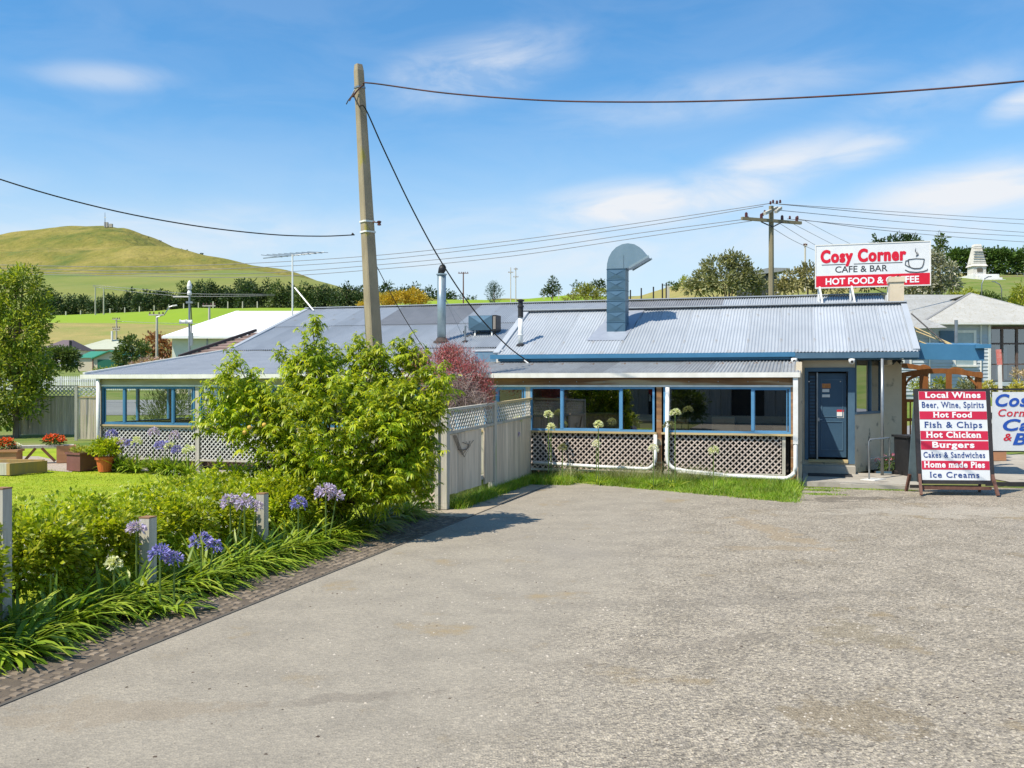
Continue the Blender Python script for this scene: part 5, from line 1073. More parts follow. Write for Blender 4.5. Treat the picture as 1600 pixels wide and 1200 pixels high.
# ---- A-frame menu sign
ZA = 18.75; s_ = F / ZA; pA_ = G(1487, ZA); am = thing('menu_sandwich_board', 'red and white menu board listing food and drink by the entrance', 'sandwich board', tuple(pA_), R(-5))
xl, xr = (1437 - 1487) / s_, (1538 - 1487) / s_; zT, zB_ = H - 11.5 / s_, H - 148.5 / s_; tilt = .06
def ay(z): return -.22 + tilt * (z - .3) * 2.2
fm = mat('black_board_frame', (.025, .025, .028), (.04, .035, .035), rough=.6)
for x0, x1 in ((xl - .085, xl - .004), (xr + .004, xr + .085)):
    MB().prism([(x0, ay(.25), .25), (x1, ay(.25), .25), (x1, ay(zT + .05), zT + .05), (x0, ay(zT + .05), zT + .05)], (0, .06, 0)).build('frame_side', fm, am)
MB().prism([(xl, ay(zT), zT), (xr, ay(zT), zT), (xr, ay(zT + .05), zT + .05), (xl, ay(zT + .05), zT + .05)], (0, .06, 0)).build('frame_top', fm, am)
MB().prism([(xl, ay(.22), .22), (xr, ay(.22), .22), (xr, ay(zB_), zB_), (xl, ay(zB_), zB_)], (0, .06, 0)).build('frame_bottom', fm, am)
tl = math.atan(-tilt * 2.2)
panel = MB().box((xl - .004, 0, 0), (xr + .004, .02, (zT - zB_) / math.cos(tl))).build('panel', white_vinyl, am, loc=(0, ay(zB_), zB_), rot=(tl, 0, 0))
rows = [('Local Wines', 611, 625, 1), ('Beer, Wine, Spirits', 625, 641, 0), ('Hot Food', 642, 655.5, 1), ('Fish & Chips', 656, 672, 0), ('Hot Chicken', 672.5, 687, 1), ('Burgers', 688, 702.5, 1), ('Cakes & Sandwiches', 703, 718, 0), ('Home made Pies', 718.5, 733, 1), ('Ice Creams', 733.5, 748.5, 0)]
exts = [(1446, 1530), (1441, 1534), (1457, 1516), (1443, 1530), (1445, 1528), (1454, 1517), (1440, 1532), (1440, 1531), (1448, 1522)]
hp = (zT - zB_) / math.cos(tl)
for (tx, ya, yb, rd), (ea, eb) in zip(rows, exts):
    f0 = (748.5 - yb) / 137.2 * hp; f1 = (748.5 - ya) / 137.2 * hp; hb = f1 - f0
    if rd: MB().box((xl, -.004, f0 + .006), (xr, -.001, f1 - .006)).build('red_strip', band_red, panel)
    sp_ = 1.0
    letter('lettering', tx, panel, ink_white if rd else ink_blue, (ea - 1487) / s_, (eb - 1487) / s_, f0 + hb * .27, -.003, capz=hb * (.60 if rd else .56), bold=.034 if rd else .010, serif=True, spacing=1.12)
back = MB().prism([(xl - .07, .42, .2), (xr + .07, .42, .2), (xr + .07, .02, zT + .03), (xl - .07, .02, zT + .03)], (0, .02, 0)).build('back_panel', mat('dull_teal_sheet', (.16, .22, .24), (.12, .17, .19)), am)
for sx in (-1, 1):
    x = (xl - .05) if sx < 0 else (xr + .045)
    MB().beam((x, -.2, .40), (x + sx * .03, -.40, .02), .05, .05).build('foot', M['rust'], am); MB().beam((x, .38, .35), (x + sx * .03, .5, .0), .05, .05).build('foot', M['rust'], am)
MB().beam((xl - .03, -.20, .14), (xr + .03, -.20, .14), .04, .06).build('cross_rail', M['rust'], am); MB().beam((xl - .03, .42, .10), (xr + .03, .42, .10), .04, .06).build('cross_rail', fm, am)

# ---- banner sign at the right edge
ZB = 20.0; s2 = F / ZB; pB_ = G(1620, ZB); bs = thing('banner_sign', 'white cafe banner in a black frame cut by the right edge of the photo', 'sign', tuple(pB_), R(-3))
bx = lambda x: (x - 1620) / s2; bz = lambda y: H - (y - 600) / s2
MB().box((bx(1543), .0, bz(610)), (bx(1656), .05, bz(607))).build('frame_top', fm, bs); MB().box((bx(1543), 0, .02), (bx(1546.5), .05, bz(610))).build('frame_post', fm, bs); MB().box((bx(1652), 0, .02), (bx(1656), .05, bz(610))).build('frame_post', fm, bs)
MB().box((bx(1546.5), 0, .02), (bx(1652), .05, .10)).build('frame_bottom', fm, bs); MB().box((bx(1546.5), .01, bz(706.5)), (bx(1652), .04, bz(705))).build('rail', fm, bs)
MB().box((bx(1552.5), .0, bz(704.5)), (bx(1648), .02, bz(612.5))).build('banner', white_vinyl, bs)
letter('cosy_lettering', 'Cosy', bs, ink_bright, bx(1556.5), bx(1624), bz(634.5), -.003, capz=18 / s2, bold=.03, shear=.25, serif=True, spacing=1.1)
letter('corner_lettering', 'Corner', bs, ink_red, bx(1561), bx(1620), bz(650.5), -.003, capz=11 / s2, bold=.012, shear=.2, serif=True, spacing=1.1)
letter('cafe_lettering', 'Cafe', bs, ink_bright, bx(1568), bx(1640), bz(672.5), -.003, capz=17 / s2, bold=.03, shear=.25, serif=True, spacing=1.1)
letter('ampersand', '&', bs, ink_red, bx(1569), bx(1582), bz(688.5), -.003, capz=11 / s2, bold=.012, shear=.2)
letter('bar_lettering', 'Bar', bs, ink_bright, bx(1583), bx(1640), bz(694.5), -.003, capz=17 / s2, bold=.03, shear=.25, serif=True, spacing=1.1)

# ---- entry railing, bin, planter bed, pergola
ra = P(1358, 740, 20.6); rl = thing('handrail', 'small grey steel handrail on the entry slab', 'handrail', (ra.x, ra.y, .10), -TH + R(60))
L_ = .95; MB().tube([(0, 0, 0), (0, 0, .82), (.03, 0, .86), (L_ - .03, 0, .86), (L_, 0, .82), (L_, 0, .12)], .018, 8).build('rail_loop', M['silver'], rl, smooth=True); MB().tube([(0, 0, .45), (L_, 0, .45)], .014, 6).build('mid_rail', M['silver'], rl)
MB().box((-.2, -.22, 0), (.32, .1, .012)).build('base_plate', M['pvc'], rl)
bn = thing('wheelie_bin', 'black wheeled rubbish bin behind the menu board', 'bin', tuple(G(1424, 21.6)), R(8))
MB().prism([(-.22, -.26, .08), (.22, -.26, .08), (.27, -.30, .95), (-.27, -.30, .95)], (0, .56, 0)).build('bin_body', M['black'], bn); MB().box((-.30, -.34, .955), (.30, .32, 1.0)).tube([(-.28, -.36, .98), (.28, -.36, .98)], .02).build('lid', M['black'], bn)
MB().tube([(-.28, .25, .1), (-.22, .25, .1)], .1, 12).build('wheel', M['rubber'], bn); MB().tube([(.22, .25, .1), (.28, .25, .1)], .1, 12).build('wheel', M['rubber'], bn); MB().box((-.06, -.312, .80), (.08, -.302, .86)).build('printed_mark', ink_white, bn)
fb = thing('flower_bed', 'small planted bed with pink flowers and a blue timber edge by the tan wall', 'flower bed', tuple(W(U(1398, 3.2), 3.2)), -TH)
MB().box((-.45, -.55, 0), (.55, -.47, .13)).build('edging', M['blue_grey'], fb); MB().box((-.45, -.469, 0), (.55, .7, .09)).build('soil', mat('dark_soil', (.07, .05, .035), (.1, .07, .05)), fb)
q = W(U(1398, 3.2), 3.2); local('foliage', grow_crown([(-.1, .0, .25, .35, .35, .22), (.25, .1, .2, .25, .3, .16)], 300, .07, .02, .3, 1, .3, perclump=8, cr=.06), L_mid, fb); B = np.array([0.0, 0, .3]) + rdir(60, 0) * np.array([.45, .3, .2]); local('petals', strips(np.repeat(B, 4, 0) + rng.normal(0, .01, (240, 3)), rdir(240), .03, .03, 0, 1, 'leaf'), L_pink, fb, kind='stuff')
pg = thing('pergola', 'orange brown timber pergola with curved beams beside the entrance', 'pergola', tuple(G(1470, 25)), R(-6))
sp3 = F / 25; gx = lambda x: (x - 1470) / sp3; gz = lambda y: H - (y - 600) / sp3
def gpost(x, y, d, base=0, w=.13): MB().box((gx(x) - w / 2, d - w / 2, base), (gx(x) + w / 2, d + w / 2, gz(y))).build('post', M['pergola'], pg)
def gbeam(pts, d, w=.07, h=.13):
    for a, b in zip(pts[:-1], pts[1:]): pass
    V = []; q = smooth_pts([(gx(x), d, gz(y)) for x, y in pts], 5); mb = MB(); n = len(q); vs = []
    for p in q: vs += [(p.x, d - w / 2, p.z - h / 2), (p.x, d + w / 2, p.z - h / 2), (p.x, d + w / 2, p.z + h / 2), (p.x, d - w / 2, p.z + h / 2)]
    fs = [(i * 4 + k, i * 4 + (k + 1) % 4, (i + 1) * 4 + (k + 1) % 4, (i + 1) * 4 + k) for i in range(n - 1) for k in range(4)] + [(3, 2, 1, 0), tuple((n - 1) * 4 + k for k in range(4))]
    mb.add(vs, fs).build('curved_beam', M['pergola'], pg)
gpost(1413, 582, 0); gpost(1473, 575, 1.4, w=.12); gpost(1490, 574, 2.6, w=.12); gpost(1502, 575, 1.0, w=.12); gpost(1526, 581, 0)
gbeam([(1410, 586), (1440, 581), (1470, 579.5), (1500, 582), (1530, 587)], -.09); gbeam([(1408, 571), (1435, 569.5), (1460, 573), (1478, 576)], 1.3)
gbeam([(1472, 576), (1480, 570), (1490, 573), (1494, 578)], 2.0, .06, .1); gbeam([(1498, 578), (1506, 576), (1518, 579), (1528, 588)], .7, .06, .1); gbeam([(1417, 601), (1420, 594), (1427, 589), (1437, 585)], -.05, .06, .08); gbeam([(1523, 603), (1517, 596), (1509, 588)], -.05, .06, .08)
for y in (626, 656): MB().box((gx(1410), .02, gz(y) - .04), (gx(1432), .07, gz(y) + .04)).build('rail', M['pergola'], pg)
for k in range(5): MB().box((gx(1412) + k * .1, .03, gz(690)), (gx(1412) + k * .1 + .03, .06, gz(628))).build('baluster', M['pergola'], pg)
wp = thing('marker_post', 'leaning white marker post with a red tip behind the signs', 'marker post', tuple(G(1566, 29)), 0); zz3 = lambda y: H - (y - 600) * 29 / F
MB().beam((0, 0, 0), ((1562 - 1566) * 29 / F, 0, zz3(570)), .10, .05).build('post_shaft', M['white'], wp); MB().beam(((1562 - 1566) * 29 / F, 0, zz3(570)), ((1560 - 1566) * 29 / F, 0, zz3(546)), .14, .055).build('red_tip', mat('faded_red', (.6, .12, .09), (.65, .3, .25), scale=20), wp)
pb2 = thing('timber_planter', 'brown timber planter box beside the white banner', 'planter', tuple(G(1550, 27.2)), 0); MB().box((-.28, -.25, 0), (.28, .25, .48)).build('box', bm, pb2)
pl2 = thing('planter_shrub', 'small dark plant in the timber planter by the banner', 'plant', tuple(G(1549, 27.2, .48))); local('foliage', grow_crown([(0, 0, .15, .22, .2, .2)], 200, .08, .03, .2, 1, .3, perclump=8, cr=.06), L_olive, pl2)
pc2 = thing('wheel_planter', 'white drum with two dark round holes behind the banner frame', 'drum', tuple(G(1547, 27.8, .5))); MB().box((-.14, -.1, 0), (.10, .1, 1.0)).build('drum_body', M['white'], pc2)
for z in (.42, .74): MB().tube([(0, -.12, z), (0, -.09, z)], .09, 14).build('round_hole', M['black'], pc2)
# ================================================================== THINGS FARTHER OFF
def bg_tree(name, label, D, lobes, m, cat='tree', group=None, leaf=None, dens=5.0, ry=1.0, trunk=True, z0=None, lw=.6, per=14, zmin=-.6, updir=.3, trunk_r=None):
    cx = sum(l[0] for l in lobes) / len(lobes); s = D / F; zb = tz(cx, D) if z0 is None else z0; c = G(cx, D, zb)
    leaf = leaf or max(.07, 3.2 * s); t = thing(name, label, cat, tuple(c), 0, group)
    L3 = []
    for (x, y, rx, rz) in lobes:
        p = P(x, y, D); L3.append((p.x, p.y + random.uniform(-.3, .3) * rx * s, p.z, rx * s, rx * s * ry, rz * s))
    local('crown', grow_crown(L3, 2.3 * dens / (leaf * leaf * per), leaf, leaf * lw, .15, 1, .5, perclump=per, cr=leaf * 1.6, zmin=zmin, updir=updir), m, t, c)
    if trunk:
        mb = MB(); top = max(l[2] for l in L3) - c.z; r = trunk_r or max(.08, top * .02)
        mb.tube([(0, 0, -.3), (0, 0, top * .5), (0, 0, top * .95)], [r, r * .7, r * .2], 7).build('trunk', M['bark'], t)
        lb = MB()
        for (x, y, z, a, b, h) in L3[:8]: lb.tube([(0, 0, top * .3), ((x - c.x) * .6, (y - c.y) * .6, (z - c.z) * .8), (x - c.x, y - c.y, z - c.z + h * .5)], [r * .5, r * .3, r * .1], 5)
        lb.build('limb', M['bark'], t)
    return t
# the big broadleaf tree at the left edge
bg_tree('broadleaf_tree', 'tall dense broadleaf tree at the left edge with yellow green new growth', 38.5, [(35, 435, 28, 24), (10, 450, 26, 28), (60, 455, 18, 20), (20, 490, 48, 34), (60, 495, 20, 28), (-20, 470, 30, 40), (35, 520, 42, 34), (5, 560, 50, 40), (45, 565, 34, 30), (66, 545, 14, 18), (70, 580, 18, 14), (10, 610, 52, 36), (48, 625, 24, 26), (0, 648, 40, 22), (55, 600, 22, 20), (-40, 540, 40, 60), (-40, 620, 40, 40)], L_pit, leaf=.15, dens=5.2, per=16, lw=.5, zmin=-1.0)
# lattice-topped boundary fence and the short return panel
def yard_fence(label, xa, xb, D, ytop, ybase, lat, n, rz=0.0, top=M['post'], extra=()):
    s = F / D; c = G(xa, D); t = thing('yard_fence', label, 'fence', tuple(c), rz); w = (xb - xa) / s / math.cos(rz); zt = H - (ytop - 600) / s; bw = w / n
    for i in range(n): MB().box((i * bw + .006, -.012 + random.uniform(-.004, .004), .05), ((i + 1) * bw - .006, .012, zt - lat)).build('board', M['board'], t)
    for i in range(max(2, int(w / 2.4) + 1)): x = w * i / max(1, int(w / 2.4)); MB().box((x - .05, -.06, 0), (x + .05, .05, zt + .03)).build('post', M['post'], t)
    for z in (zt, zt - lat): MB().box((0, -.03, z - .03), (w, .03, z + .02)).build('rail', top, t)
    lp = MB().box((0, -.02, zt - lat - .04), (w, .0, zt - lat - .035)).build('lattice_panel', M['post'], t); lattice(lp, .02, w - .02, zt - lat + .02, zt - .03, 0, M['slat_l'], step=.17, w=.05, name='slat'); return t
yard_fence('grey board fence with lattice top beside the big left tree', 30, 120, 40, 603, 680, .42, 17)
yard_fence('short pale fence panel with lattice top next to the left veranda post', 119, 158, 36.5, 604, 688, .40, 8, R(14), M['sill'])
# white picket fence on the far side of the road
pf = thing('picket_fence', 'long white picket fence across the road on the left', 'fence', tuple(G(50, 70, tz(50, 70))))
m_pick = mat('white_picket', (.76, .76, .73), (.62, .62, .59), island=.12)
mb = MB(); x = -3.0
while x < 17:
    px = 50 + x * F / 70; zt_ = tz(px, 70) - pf.location.z; mb.add([(x, 0, zt_ + .1), (x + .085, 0, zt_ + .1), (x + .085, 0, zt_ + 1.05), (x + .042, 0, zt_ + 1.15), (x, 0, zt_ + 1.05), (x, .02, zt_ + .1), (x + .085, .02, zt_ + .1), (x + .085, .02, zt_ + 1.05), (x + .042, .02, zt_ + 1.15), (x, .02, zt_ + 1.05)],
        [(0, 1, 2, 3, 4), (9, 8, 7, 6, 5), (0, 5, 6, 1), (1, 6, 7, 2), (2, 7, 8, 3), (3, 8, 9, 4), (4, 9, 5, 0)]); x += .135
mb.build('pickets', m_pick, pf, kind='stuff'); MB().box((-3, .021, .35), (17, .06, .43)).build('rail', m_pick, pf); MB().box((-3, .021, .85), (17, .06, .93)).build('rail', m_pick, pf)
for i in range(9): MB().box((-3 + i * 2.5, .061, 0), (-2.9 + i * 2.5, .16, 1.1)).build('post', m_pick, pf)
yf2 = thing('timber_fence', 'grey timber paling fence beyond the road seen through the left windows', 'fence', tuple(G(290, 68, tz(290, 68))))
for i in range(34): MB().box((-1.5 + i * .2, 0, 0), (-1.32 + i * .2, .03, 1.5 + random.uniform(-.03, .03))).build('paling', M['board'], yf2)
bg_tree('rosemary_bush', 'upright dark green bush seen through the left veranda windows', 33, [(245, 640, 24, 26), (270, 630, 26, 32), (290, 640, 22, 30), (258, 655, 30, 20), (228, 662, 16, 14)], L_mid, 'shrub', leaf=.16, dens=5, trunk=False, z0=0, lw=.22, updir=1.3)
bg_tree('dark_shrub', 'low dark shrub seen through the second window from the left', 34, [(330, 640, 22, 24), (352, 645, 18, 20)], L_dark, 'shrub', leaf=.14, trunk=False, z0=0, lw=.3)

# ---- the village on the left
def hd(D): return (lambda x, cx: (x - cx) * D / F), (lambda y, zb: H + (600 - y) * D / F - zb)
m_beige = mat('beige_cladding', (.58, .50, .38), (.52, .45, .34), scale=3, stretch=(.1, .1, 9)); m_groof = mat('green_roof_iron', (.05, .26, .16), (.045, .22, .14), rough=.5, scale=6, stretch=(9, .1, .1)); m_gdoor = mat('dark_green_door', (.02, .13, .085), (.018, .11, .07), rough=.5, stretch=(1, 1, 14), scale=3)
D = 112; cx = 160; zb = tz(cx, D) - .1; X = lambda x: (x - cx) * D / F; Zf = lambda y: H + (600 - y) * D / F - zb
gar = thing('garage', 'beige garage with green roof and green roller door', 'garage', tuple(G(cx, D, zb)))
MB().box((X(122), 0, 0), (X(149), 6, Zf(559))).build('wall', m_beige, gar)
MB().prism([(X(149), -.6, 0), (X(203), -.6, 0), (X(203), -.6, Zf(559)), (X(176), -.6, Zf(548)), (X(149), -.6, Zf(559))], (0, 6.4, 0)).build('gable_wall', m_beige, gar)
MB().prism([(X(147), -.9, Zf(560)), (X(176), -.9, Zf(547.3)), (X(176), -.9, Zf(549)), (X(147), -.9, Zf(561.5))], (0, 7, 0)).prism([(X(176), -.9, Zf(547.3)), (X(205), -.9, Zf(560)), (X(205), -.9, Zf(561.5)), (X(176), -.9, Zf(549))], (0, 7, 0)).add([(X(121), -.2, Zf(559)), (X(148), -.2, Zf(559)), (X(176), 3, Zf(547.5)), (X(124), 3, Zf(547.5))], [(0, 1, 2, 3)]).build('roof', m_groof, gar)
MB().box((X(156), -.66, 0), (X(196), -.62, Zf(562))).build('roller_door', m_gdoor, gar)
MB().box((X(148), -.66, 0), (X(149.5), -.60, Zf(558))).build('corner_trim', M['rust'], gar)
D = 135; cx = 147; zb = tz(cx, D); X = lambda x: (x - cx) * D / F; Zf = lambda y: H + (600 - y) * D / F - zb
m_palegreen = mat('pale_green_roof', (.46, .48, .36), (.40, .42, .31), rough=.6, scale=4, stretch=(6, .2, 1))
h1 = thing('hip_roof_house', 'low house with pale green hipped roof behind the garage', 'house', tuple(G(cx, D, zb)))
MB().box((X(116), 0, -.5), (X(184), 9, Zf(545))).build('wall', m_beige, h1)
MB().add([(X(112), -.5, Zf(546)), (X(187), -.5, Zf(546)), (X(187), 9.5, Zf(546)), (X(112), 9.5, Zf(546)), (X(147), 4, Zf(528)), (X(170), 4.6, Zf(528.5))], [(0, 1, 5, 4), (1, 2, 5), (2, 3, 4, 5), (3, 0, 4)]).build('roof', m_palegreen, h1)
MB().box((X(156.5), 3.6, Zf(530)), (X(158.5), 4.0, Zf(515))).build('chimney_pipe', M['white'], h1)
D = 125; cx = 85; zb = tz(cx, D); X = lambda x: (x - cx) * D / F; Zf = lambda y: H + (600 - y) * D / F - zb
h2 = thing('tile_roof_house', 'house with dark brown tiled roof beside the left tree', 'house', tuple(G(cx, D, zb)))
MB().box((X(66), 0, -.5), (X(104), 8, Zf(545))).build('wall', M['white'], h2)
MB().add([(X(62), -.5, Zf(546)), (X(107), -.5, Zf(546)), (X(107), 8.5, Zf(546)), (X(62), 8.5, Zf(546)), (X(76), 4, Zf(529)), (X(92), 4, Zf(529))], [(0, 1, 5, 4), (1, 2, 5), (2, 3, 4, 5), (3, 0, 4)]).build('roof', mat('dark_brown_tiles', (.13, .10, .10), (.17, .13, .13), stretch=(1, 1, 10), scale=5), h2)
MB().tube([(X(110), 0, 0), (X(110), 0, Zf(532))], .18).build('chimney', M['black'], h2)
# white shed and the brown tiled roof in front of it
D = 78; cx = 340; zb = tz(cx, D) - .5; X = lambda x: (x - cx) * D / F; Zf = lambda y: H + (600 - y) * D / F - zb
X3 = lambda x: ((x - 800) * (D + 9) - (cx - 800) * D) / F; Z3 = lambda y: H + (600 - y) * (D + 9) / F - zb
ws_ = thing('white_roofed_hall', 'big pale building with a bright white low pitched roof', 'building', tuple(G(cx, D, zb)))
MB().box((X(269), 0, 0), (X(480), 14, Zf(529))).build('wall', mat('pale_green_white_wall', (.60, .62, .54), (.55, .57, .49), scale=3), ws_)
MB().prism([(X(258), -.8, Zf(529.5)), (X(258), -.8, Zf(526)), (X3(372), 9, Z3(486)), (X3(372), 9.0, Z3(488))], (X(480) - X(372) + 3, 0, 0)).build('roof', mat('white_roof_iron', (.82, .82, .80), (.76, .76, .74), rough=.5, scale=2), ws_)
MB().add([(X(258), -.8, Zf(526)), (X(258) + 3.0, -.8, Zf(526) + .02), (X3(372) + .1, 9, Z3(486) + .03), (X3(372) - .2, 9, Z3(486) + .01)], [(0, 1, 2, 3)]).build('roof_end', mat('white_roof_iron', (.8, .8, .8)), ws_)
MB().box((X(323), -.05, Zf(545)), (X(325), -.02, Zf(527))).build('downpipe', M['silver'], ws_)
D = 55; cx = 350; zb = 0; X = lambda x: (x - cx) * D / F; Zf = lambda y: H + (600 - y) * D / F - zb
X4 = lambda x: ((x - 800) * (D + 5.5) - (cx - 800) * D) / F; Z4 = lambda y: H + (600 - y) * (D + 5.5) / F - zb
br_ = thing('striped_roof_house', 'house roof with brown striped tiles and a dark barge board behind the cafe', 'house', tuple(G(cx, D, zb)))
MB().box((X(292), 1, 0), (X(500), 8, Zf(560))).build('wall', M['white'], br_)
m_stripe = mat('brown_roof_tile', (.28, .20, .17), (.23, .165, .14), rough=.8, scale=6, objrand=.12)
for i in range(9):
    f0, f1 = i / 9, (i + 1) / 9; a = Vector((X(281), 0, Zf(557))); b = Vector((X4(400), 5.5, Z4(517))); p0 = a.lerp(b, f0); p1 = a.lerp(b, f1)
    MB().add([(p0.x, p0.y, p0.z), (p0.x + 10, p0.y, p0.z), (p1.x + 10, p1.y, p1.z - .10), (p1.x, p1.y, p1.z - .10), (p0.x, p0.y, p0.z - .12), (p0.x + 10, p0.y, p0.z - .12)], [(0, 1, 2, 3), (4, 5, 1, 0)]).build('tile_course', m_stripe, br_)
MB().beam((X(281), -.1, Zf(556.5)), (X4(400), 5.5, Z4(516)), .16, .16).build('barge_board', mat('dark_barge', (.06, .05, .05), (.08, .065, .06)), br_)
# trees and hedge of the village
bg_tree('clipped_hedge', 'clipped dark green hedge beside the big left tree', 80, [(75, 565, 12, 20), (88, 565, 12, 21), (102, 565, 12, 21), (115, 566, 11, 19), (90, 552, 20, 9), (110, 553, 12, 8)], L_mid, 'hedge', leaf=.22, trunk=False, dens=7)
bg_tree('round_green_tree', 'round mid green tree to the right of the green roofed garage', 88, [(207, 540, 20, 18), (196, 555, 18, 14), (222, 552, 16, 16), (205, 568, 24, 10)], L_mid, leaf=.28, dens=5)
bg_tree('copper_tree', 'russet brown leaved tree behind the street lamp', 92, [(243, 535, 18, 14), (258, 545, 14, 18), (238, 555, 12, 12), (255, 562, 14, 12)], leafmat('russet_leaf', [(.20, .08, .035), (.30, .13, .05), (.36, .20, .09)], .2), leaf=.28)
bg_tree('flowering_bush', 'pale pink flowering bush at the foot of the lamp pole', 84, [(215, 573, 16, 6), (235, 568, 18, 8), (255, 570, 12, 7)], leafmat('pinkish_bush', [(.25, .25, .12), (.50, .28, .28), (.45, .42, .3)], .2), 'shrub', leaf=.2, trunk=False)
bg_tree('yellow_bush', 'small yellow flowering bush in front of the green garage', 74, [(160, 583, 14, 5), (175, 580, 9, 5)], L_yel, 'shrub', leaf=.18, trunk=False)
bg_tree('yellow_autumn_tree', 'spreading golden yellow tree right of the concrete pole', 190, [(600, 472, 22, 10), (622, 468, 20, 12), (645, 465, 20, 14), (575, 478, 16, 7), (655, 470, 14, 10)], leafmat('golden_leaf', [(.42, .30, .03), (.52, .36, .04), (.38, .34, .06)], .3), dens=6, trunk=False)
# the windbreak of dark pines
wlabels = 'dark evergreen in the long windbreak below the hill'
xs = np.concatenate([np.arange(66, 285, 12.5), np.arange(288, 575, 12.0)]); 
for i, x in enumerate(xs):
    x = float(x) + random.uniform(-3, 3); D = 442 + random.uniform(-8, 14); yb = 600 - (tz(x, D) - H) * F / D
    ytop = (466 if x < 200 else 458 if x < 290 else 443) + random.uniform(-8, 8); 
    if x > 480: ytop += 6
    if x < 80: ytop = 452
    h = yb - ytop; lob = [(x, ytop + h * .70, 15, h * .36), (x + random.uniform(-5, 5), ytop + h * .42, 12, h * .32), (x + random.uniform(-4, 4), ytop + h * .2, random.uniform(4, 9), h * .2)]
    bg_tree('windbreak_tree', wlabels, D, lob, L_dark if random.random() < .7 or x < 280 else L_mid, 'tree', 'windbreak trees below the hill', leaf=1.0, dens=3.6, per=8, zmin=-1)
for i, (x, yt, rx) in enumerate(((603, 441, 13), (626, 448, 12), (645, 444, 13), (668, 450, 12), (690, 452, 12), (703, 456, 9), (585, 450, 12))):
    D = 420; yb = 472; h = yb - yt; bg_tree('windbreak_tree', 'dark evergreen at the right hand end of the windbreak, right of the concrete pole', D, [(x, yb - h * .4, rx, h * .42), (x + 3, yt + h * .3, rx * .55, h * .3)], L_dark, 'tree', 'windbreak trees right of the pole', leaf=1.0, dens=3.6, per=8)
for (x, yt, yb, rx, lab, D) in ((720, 460, 470, 4, 'tiny dark tree on the horizon just right of the galvanised flue', 420), (735, 462, 470, 4, 'second tiny tree on the horizon beside the small crossarm pole', 420), (744, 463, 470, 3, 'third tiny tree on the horizon by the crossarm pole', 420)):
    bg_tree('small_tree', lab, D, [(x, (yt + yb) / 2, rx, (yb - yt) / 2)], L_dark, leaf=.8, dens=3)
# star-branched conifer on the horizon
D = 260; c = G(772, D, tz(772, D)); cf = thing('spiky_conifer', 'spiky blue green conifer alone on the horizon', 'tree', tuple(c)); s = D / F
B = []; Dd = []; 
for k in range(60):
    a = random.uniform(0, 6.28); z = random.uniform(.5, 6.0); r = (1 - abs(z - 2.2) / 5) * 3.0; tip = np.array([math.cos(a) * r, math.sin(a) * r, z + r * .5 + .4]); st = np.array([0, 0, z * .7])
    for t in np.linspace(.2, 1, 16): B.append(st + (tip - st) * t); Dd.append((tip - st))
B = np.array(B) + rng.normal(0, .06, (len(B), 3)); Dd = np.array(Dd); Dd = nrm(Dd) + rdir(len(Dd)) * .8
ob('crown', np_mesh('crown', *strips(B, Dd, .55, .16, .1, 1, 'leaf'), leafmat('blue_green_needles', [(.03, .07, .05), (.05, .10, .07), (.07, .12, .08)], .1), True), cf); MB().tube([(0, 0, -.3), (0, 0, 6.2)], [.22, .04], 6).build('trunk', M['bark'], cf)
bg_tree('dark_conifer', 'dark pointed conifer on the rise left of the kitchen duct', 240, [(864, 452, 11, 8), (865, 444, 6, 6), (865, 439, 3, 4), (858, 458, 12, 5)], L_dark, dens=5, leaf=.55)
bg_tree('pointed_conifer', 'twin topped conifer just left of the kitchen duct', 200, [(936, 448, 8, 10), (930, 443, 3, 6), (940, 444, 4, 6), (902, 448, 5, 8)], L_dark, dens=5, leaf=.5)
bg_tree('scrub_bush', 'yellow green scrub bush left of the kitchen duct', 170, [(905, 460, 14, 9), (922, 458, 14, 11), (938, 462, 12, 9), (890, 466, 10, 6), (915, 450, 8, 6)], leafmat('yellowish_scrub', [(.16, .20, .03), (.25, .28, .05), (.33, .33, .08)], .25), 'shrub', dens=5)
bg_tree('green_bush', 'bright green bush on the tan slope right of the duct', 150, [(1050, 447, 8, 6), (1058, 449, 5, 5)], L_mid, 'shrub', leaf=.3, trunk=False)
bg_tree('round_bush', 'tall rounded green bush beside the big grey green tree', 150, [(1069, 443, 7, 8), (1070, 436, 4, 5)], L_yel, 'shrub', leaf=.3, trunk=False)
bg_tree('pohutukawa_tree', 'large grey green domed tree behind the right part of the roof', 72, [(1125, 420, 30, 20), (1150, 412, 22, 16), (1100, 440, 24, 18), (1130, 445, 36, 20), (1165, 440, 28, 24), (1085, 452, 18, 14), (1188, 450, 16, 20), (1140, 402, 12, 8), (1172, 415, 5, 7)], L_olive, leaf=.24, dens=5.5, ry=.8)
bg_tree('olive_bush', 'olive brown bush between the far pole and the roof sign', 66, [(1240, 440, 22, 20), (1262, 430, 18, 16), (1282, 440, 16, 22), (1225, 452, 16, 12), (1300, 450, 24, 12)], leafmat('olive_brown_leaf', [(.14, .14, .05), (.23, .21, .085), (.32, .29, .14)], .2), leaf=.22, dens=5)
bg_tree('dark_round_tree', 'dark round topped tree showing above the roof sign', 82, [(1375, 378, 12, 7), (1405, 376, 18, 8), (1425, 378, 14, 7), (1400, 395, 36, 16), (1400, 425, 44, 24), (1350, 440, 30, 14)], L_dark, leaf=.28, dens=5)
bg_tree('grey_flowering_tree', 'grey green bush with pale blossom right of the roof sign', 64, [(1462, 405, 14, 16), (1470, 425, 22, 18), (1480, 445, 22, 14), (1450, 445, 18, 16), (1440, 455, 24, 10), (1420, 450, 24, 12)], leafmat('grey_blossom_leaf', [(.13, .14, .07), (.25, .26, .17), (.50, .48, .40)], .2), leaf=.2, dens=6)
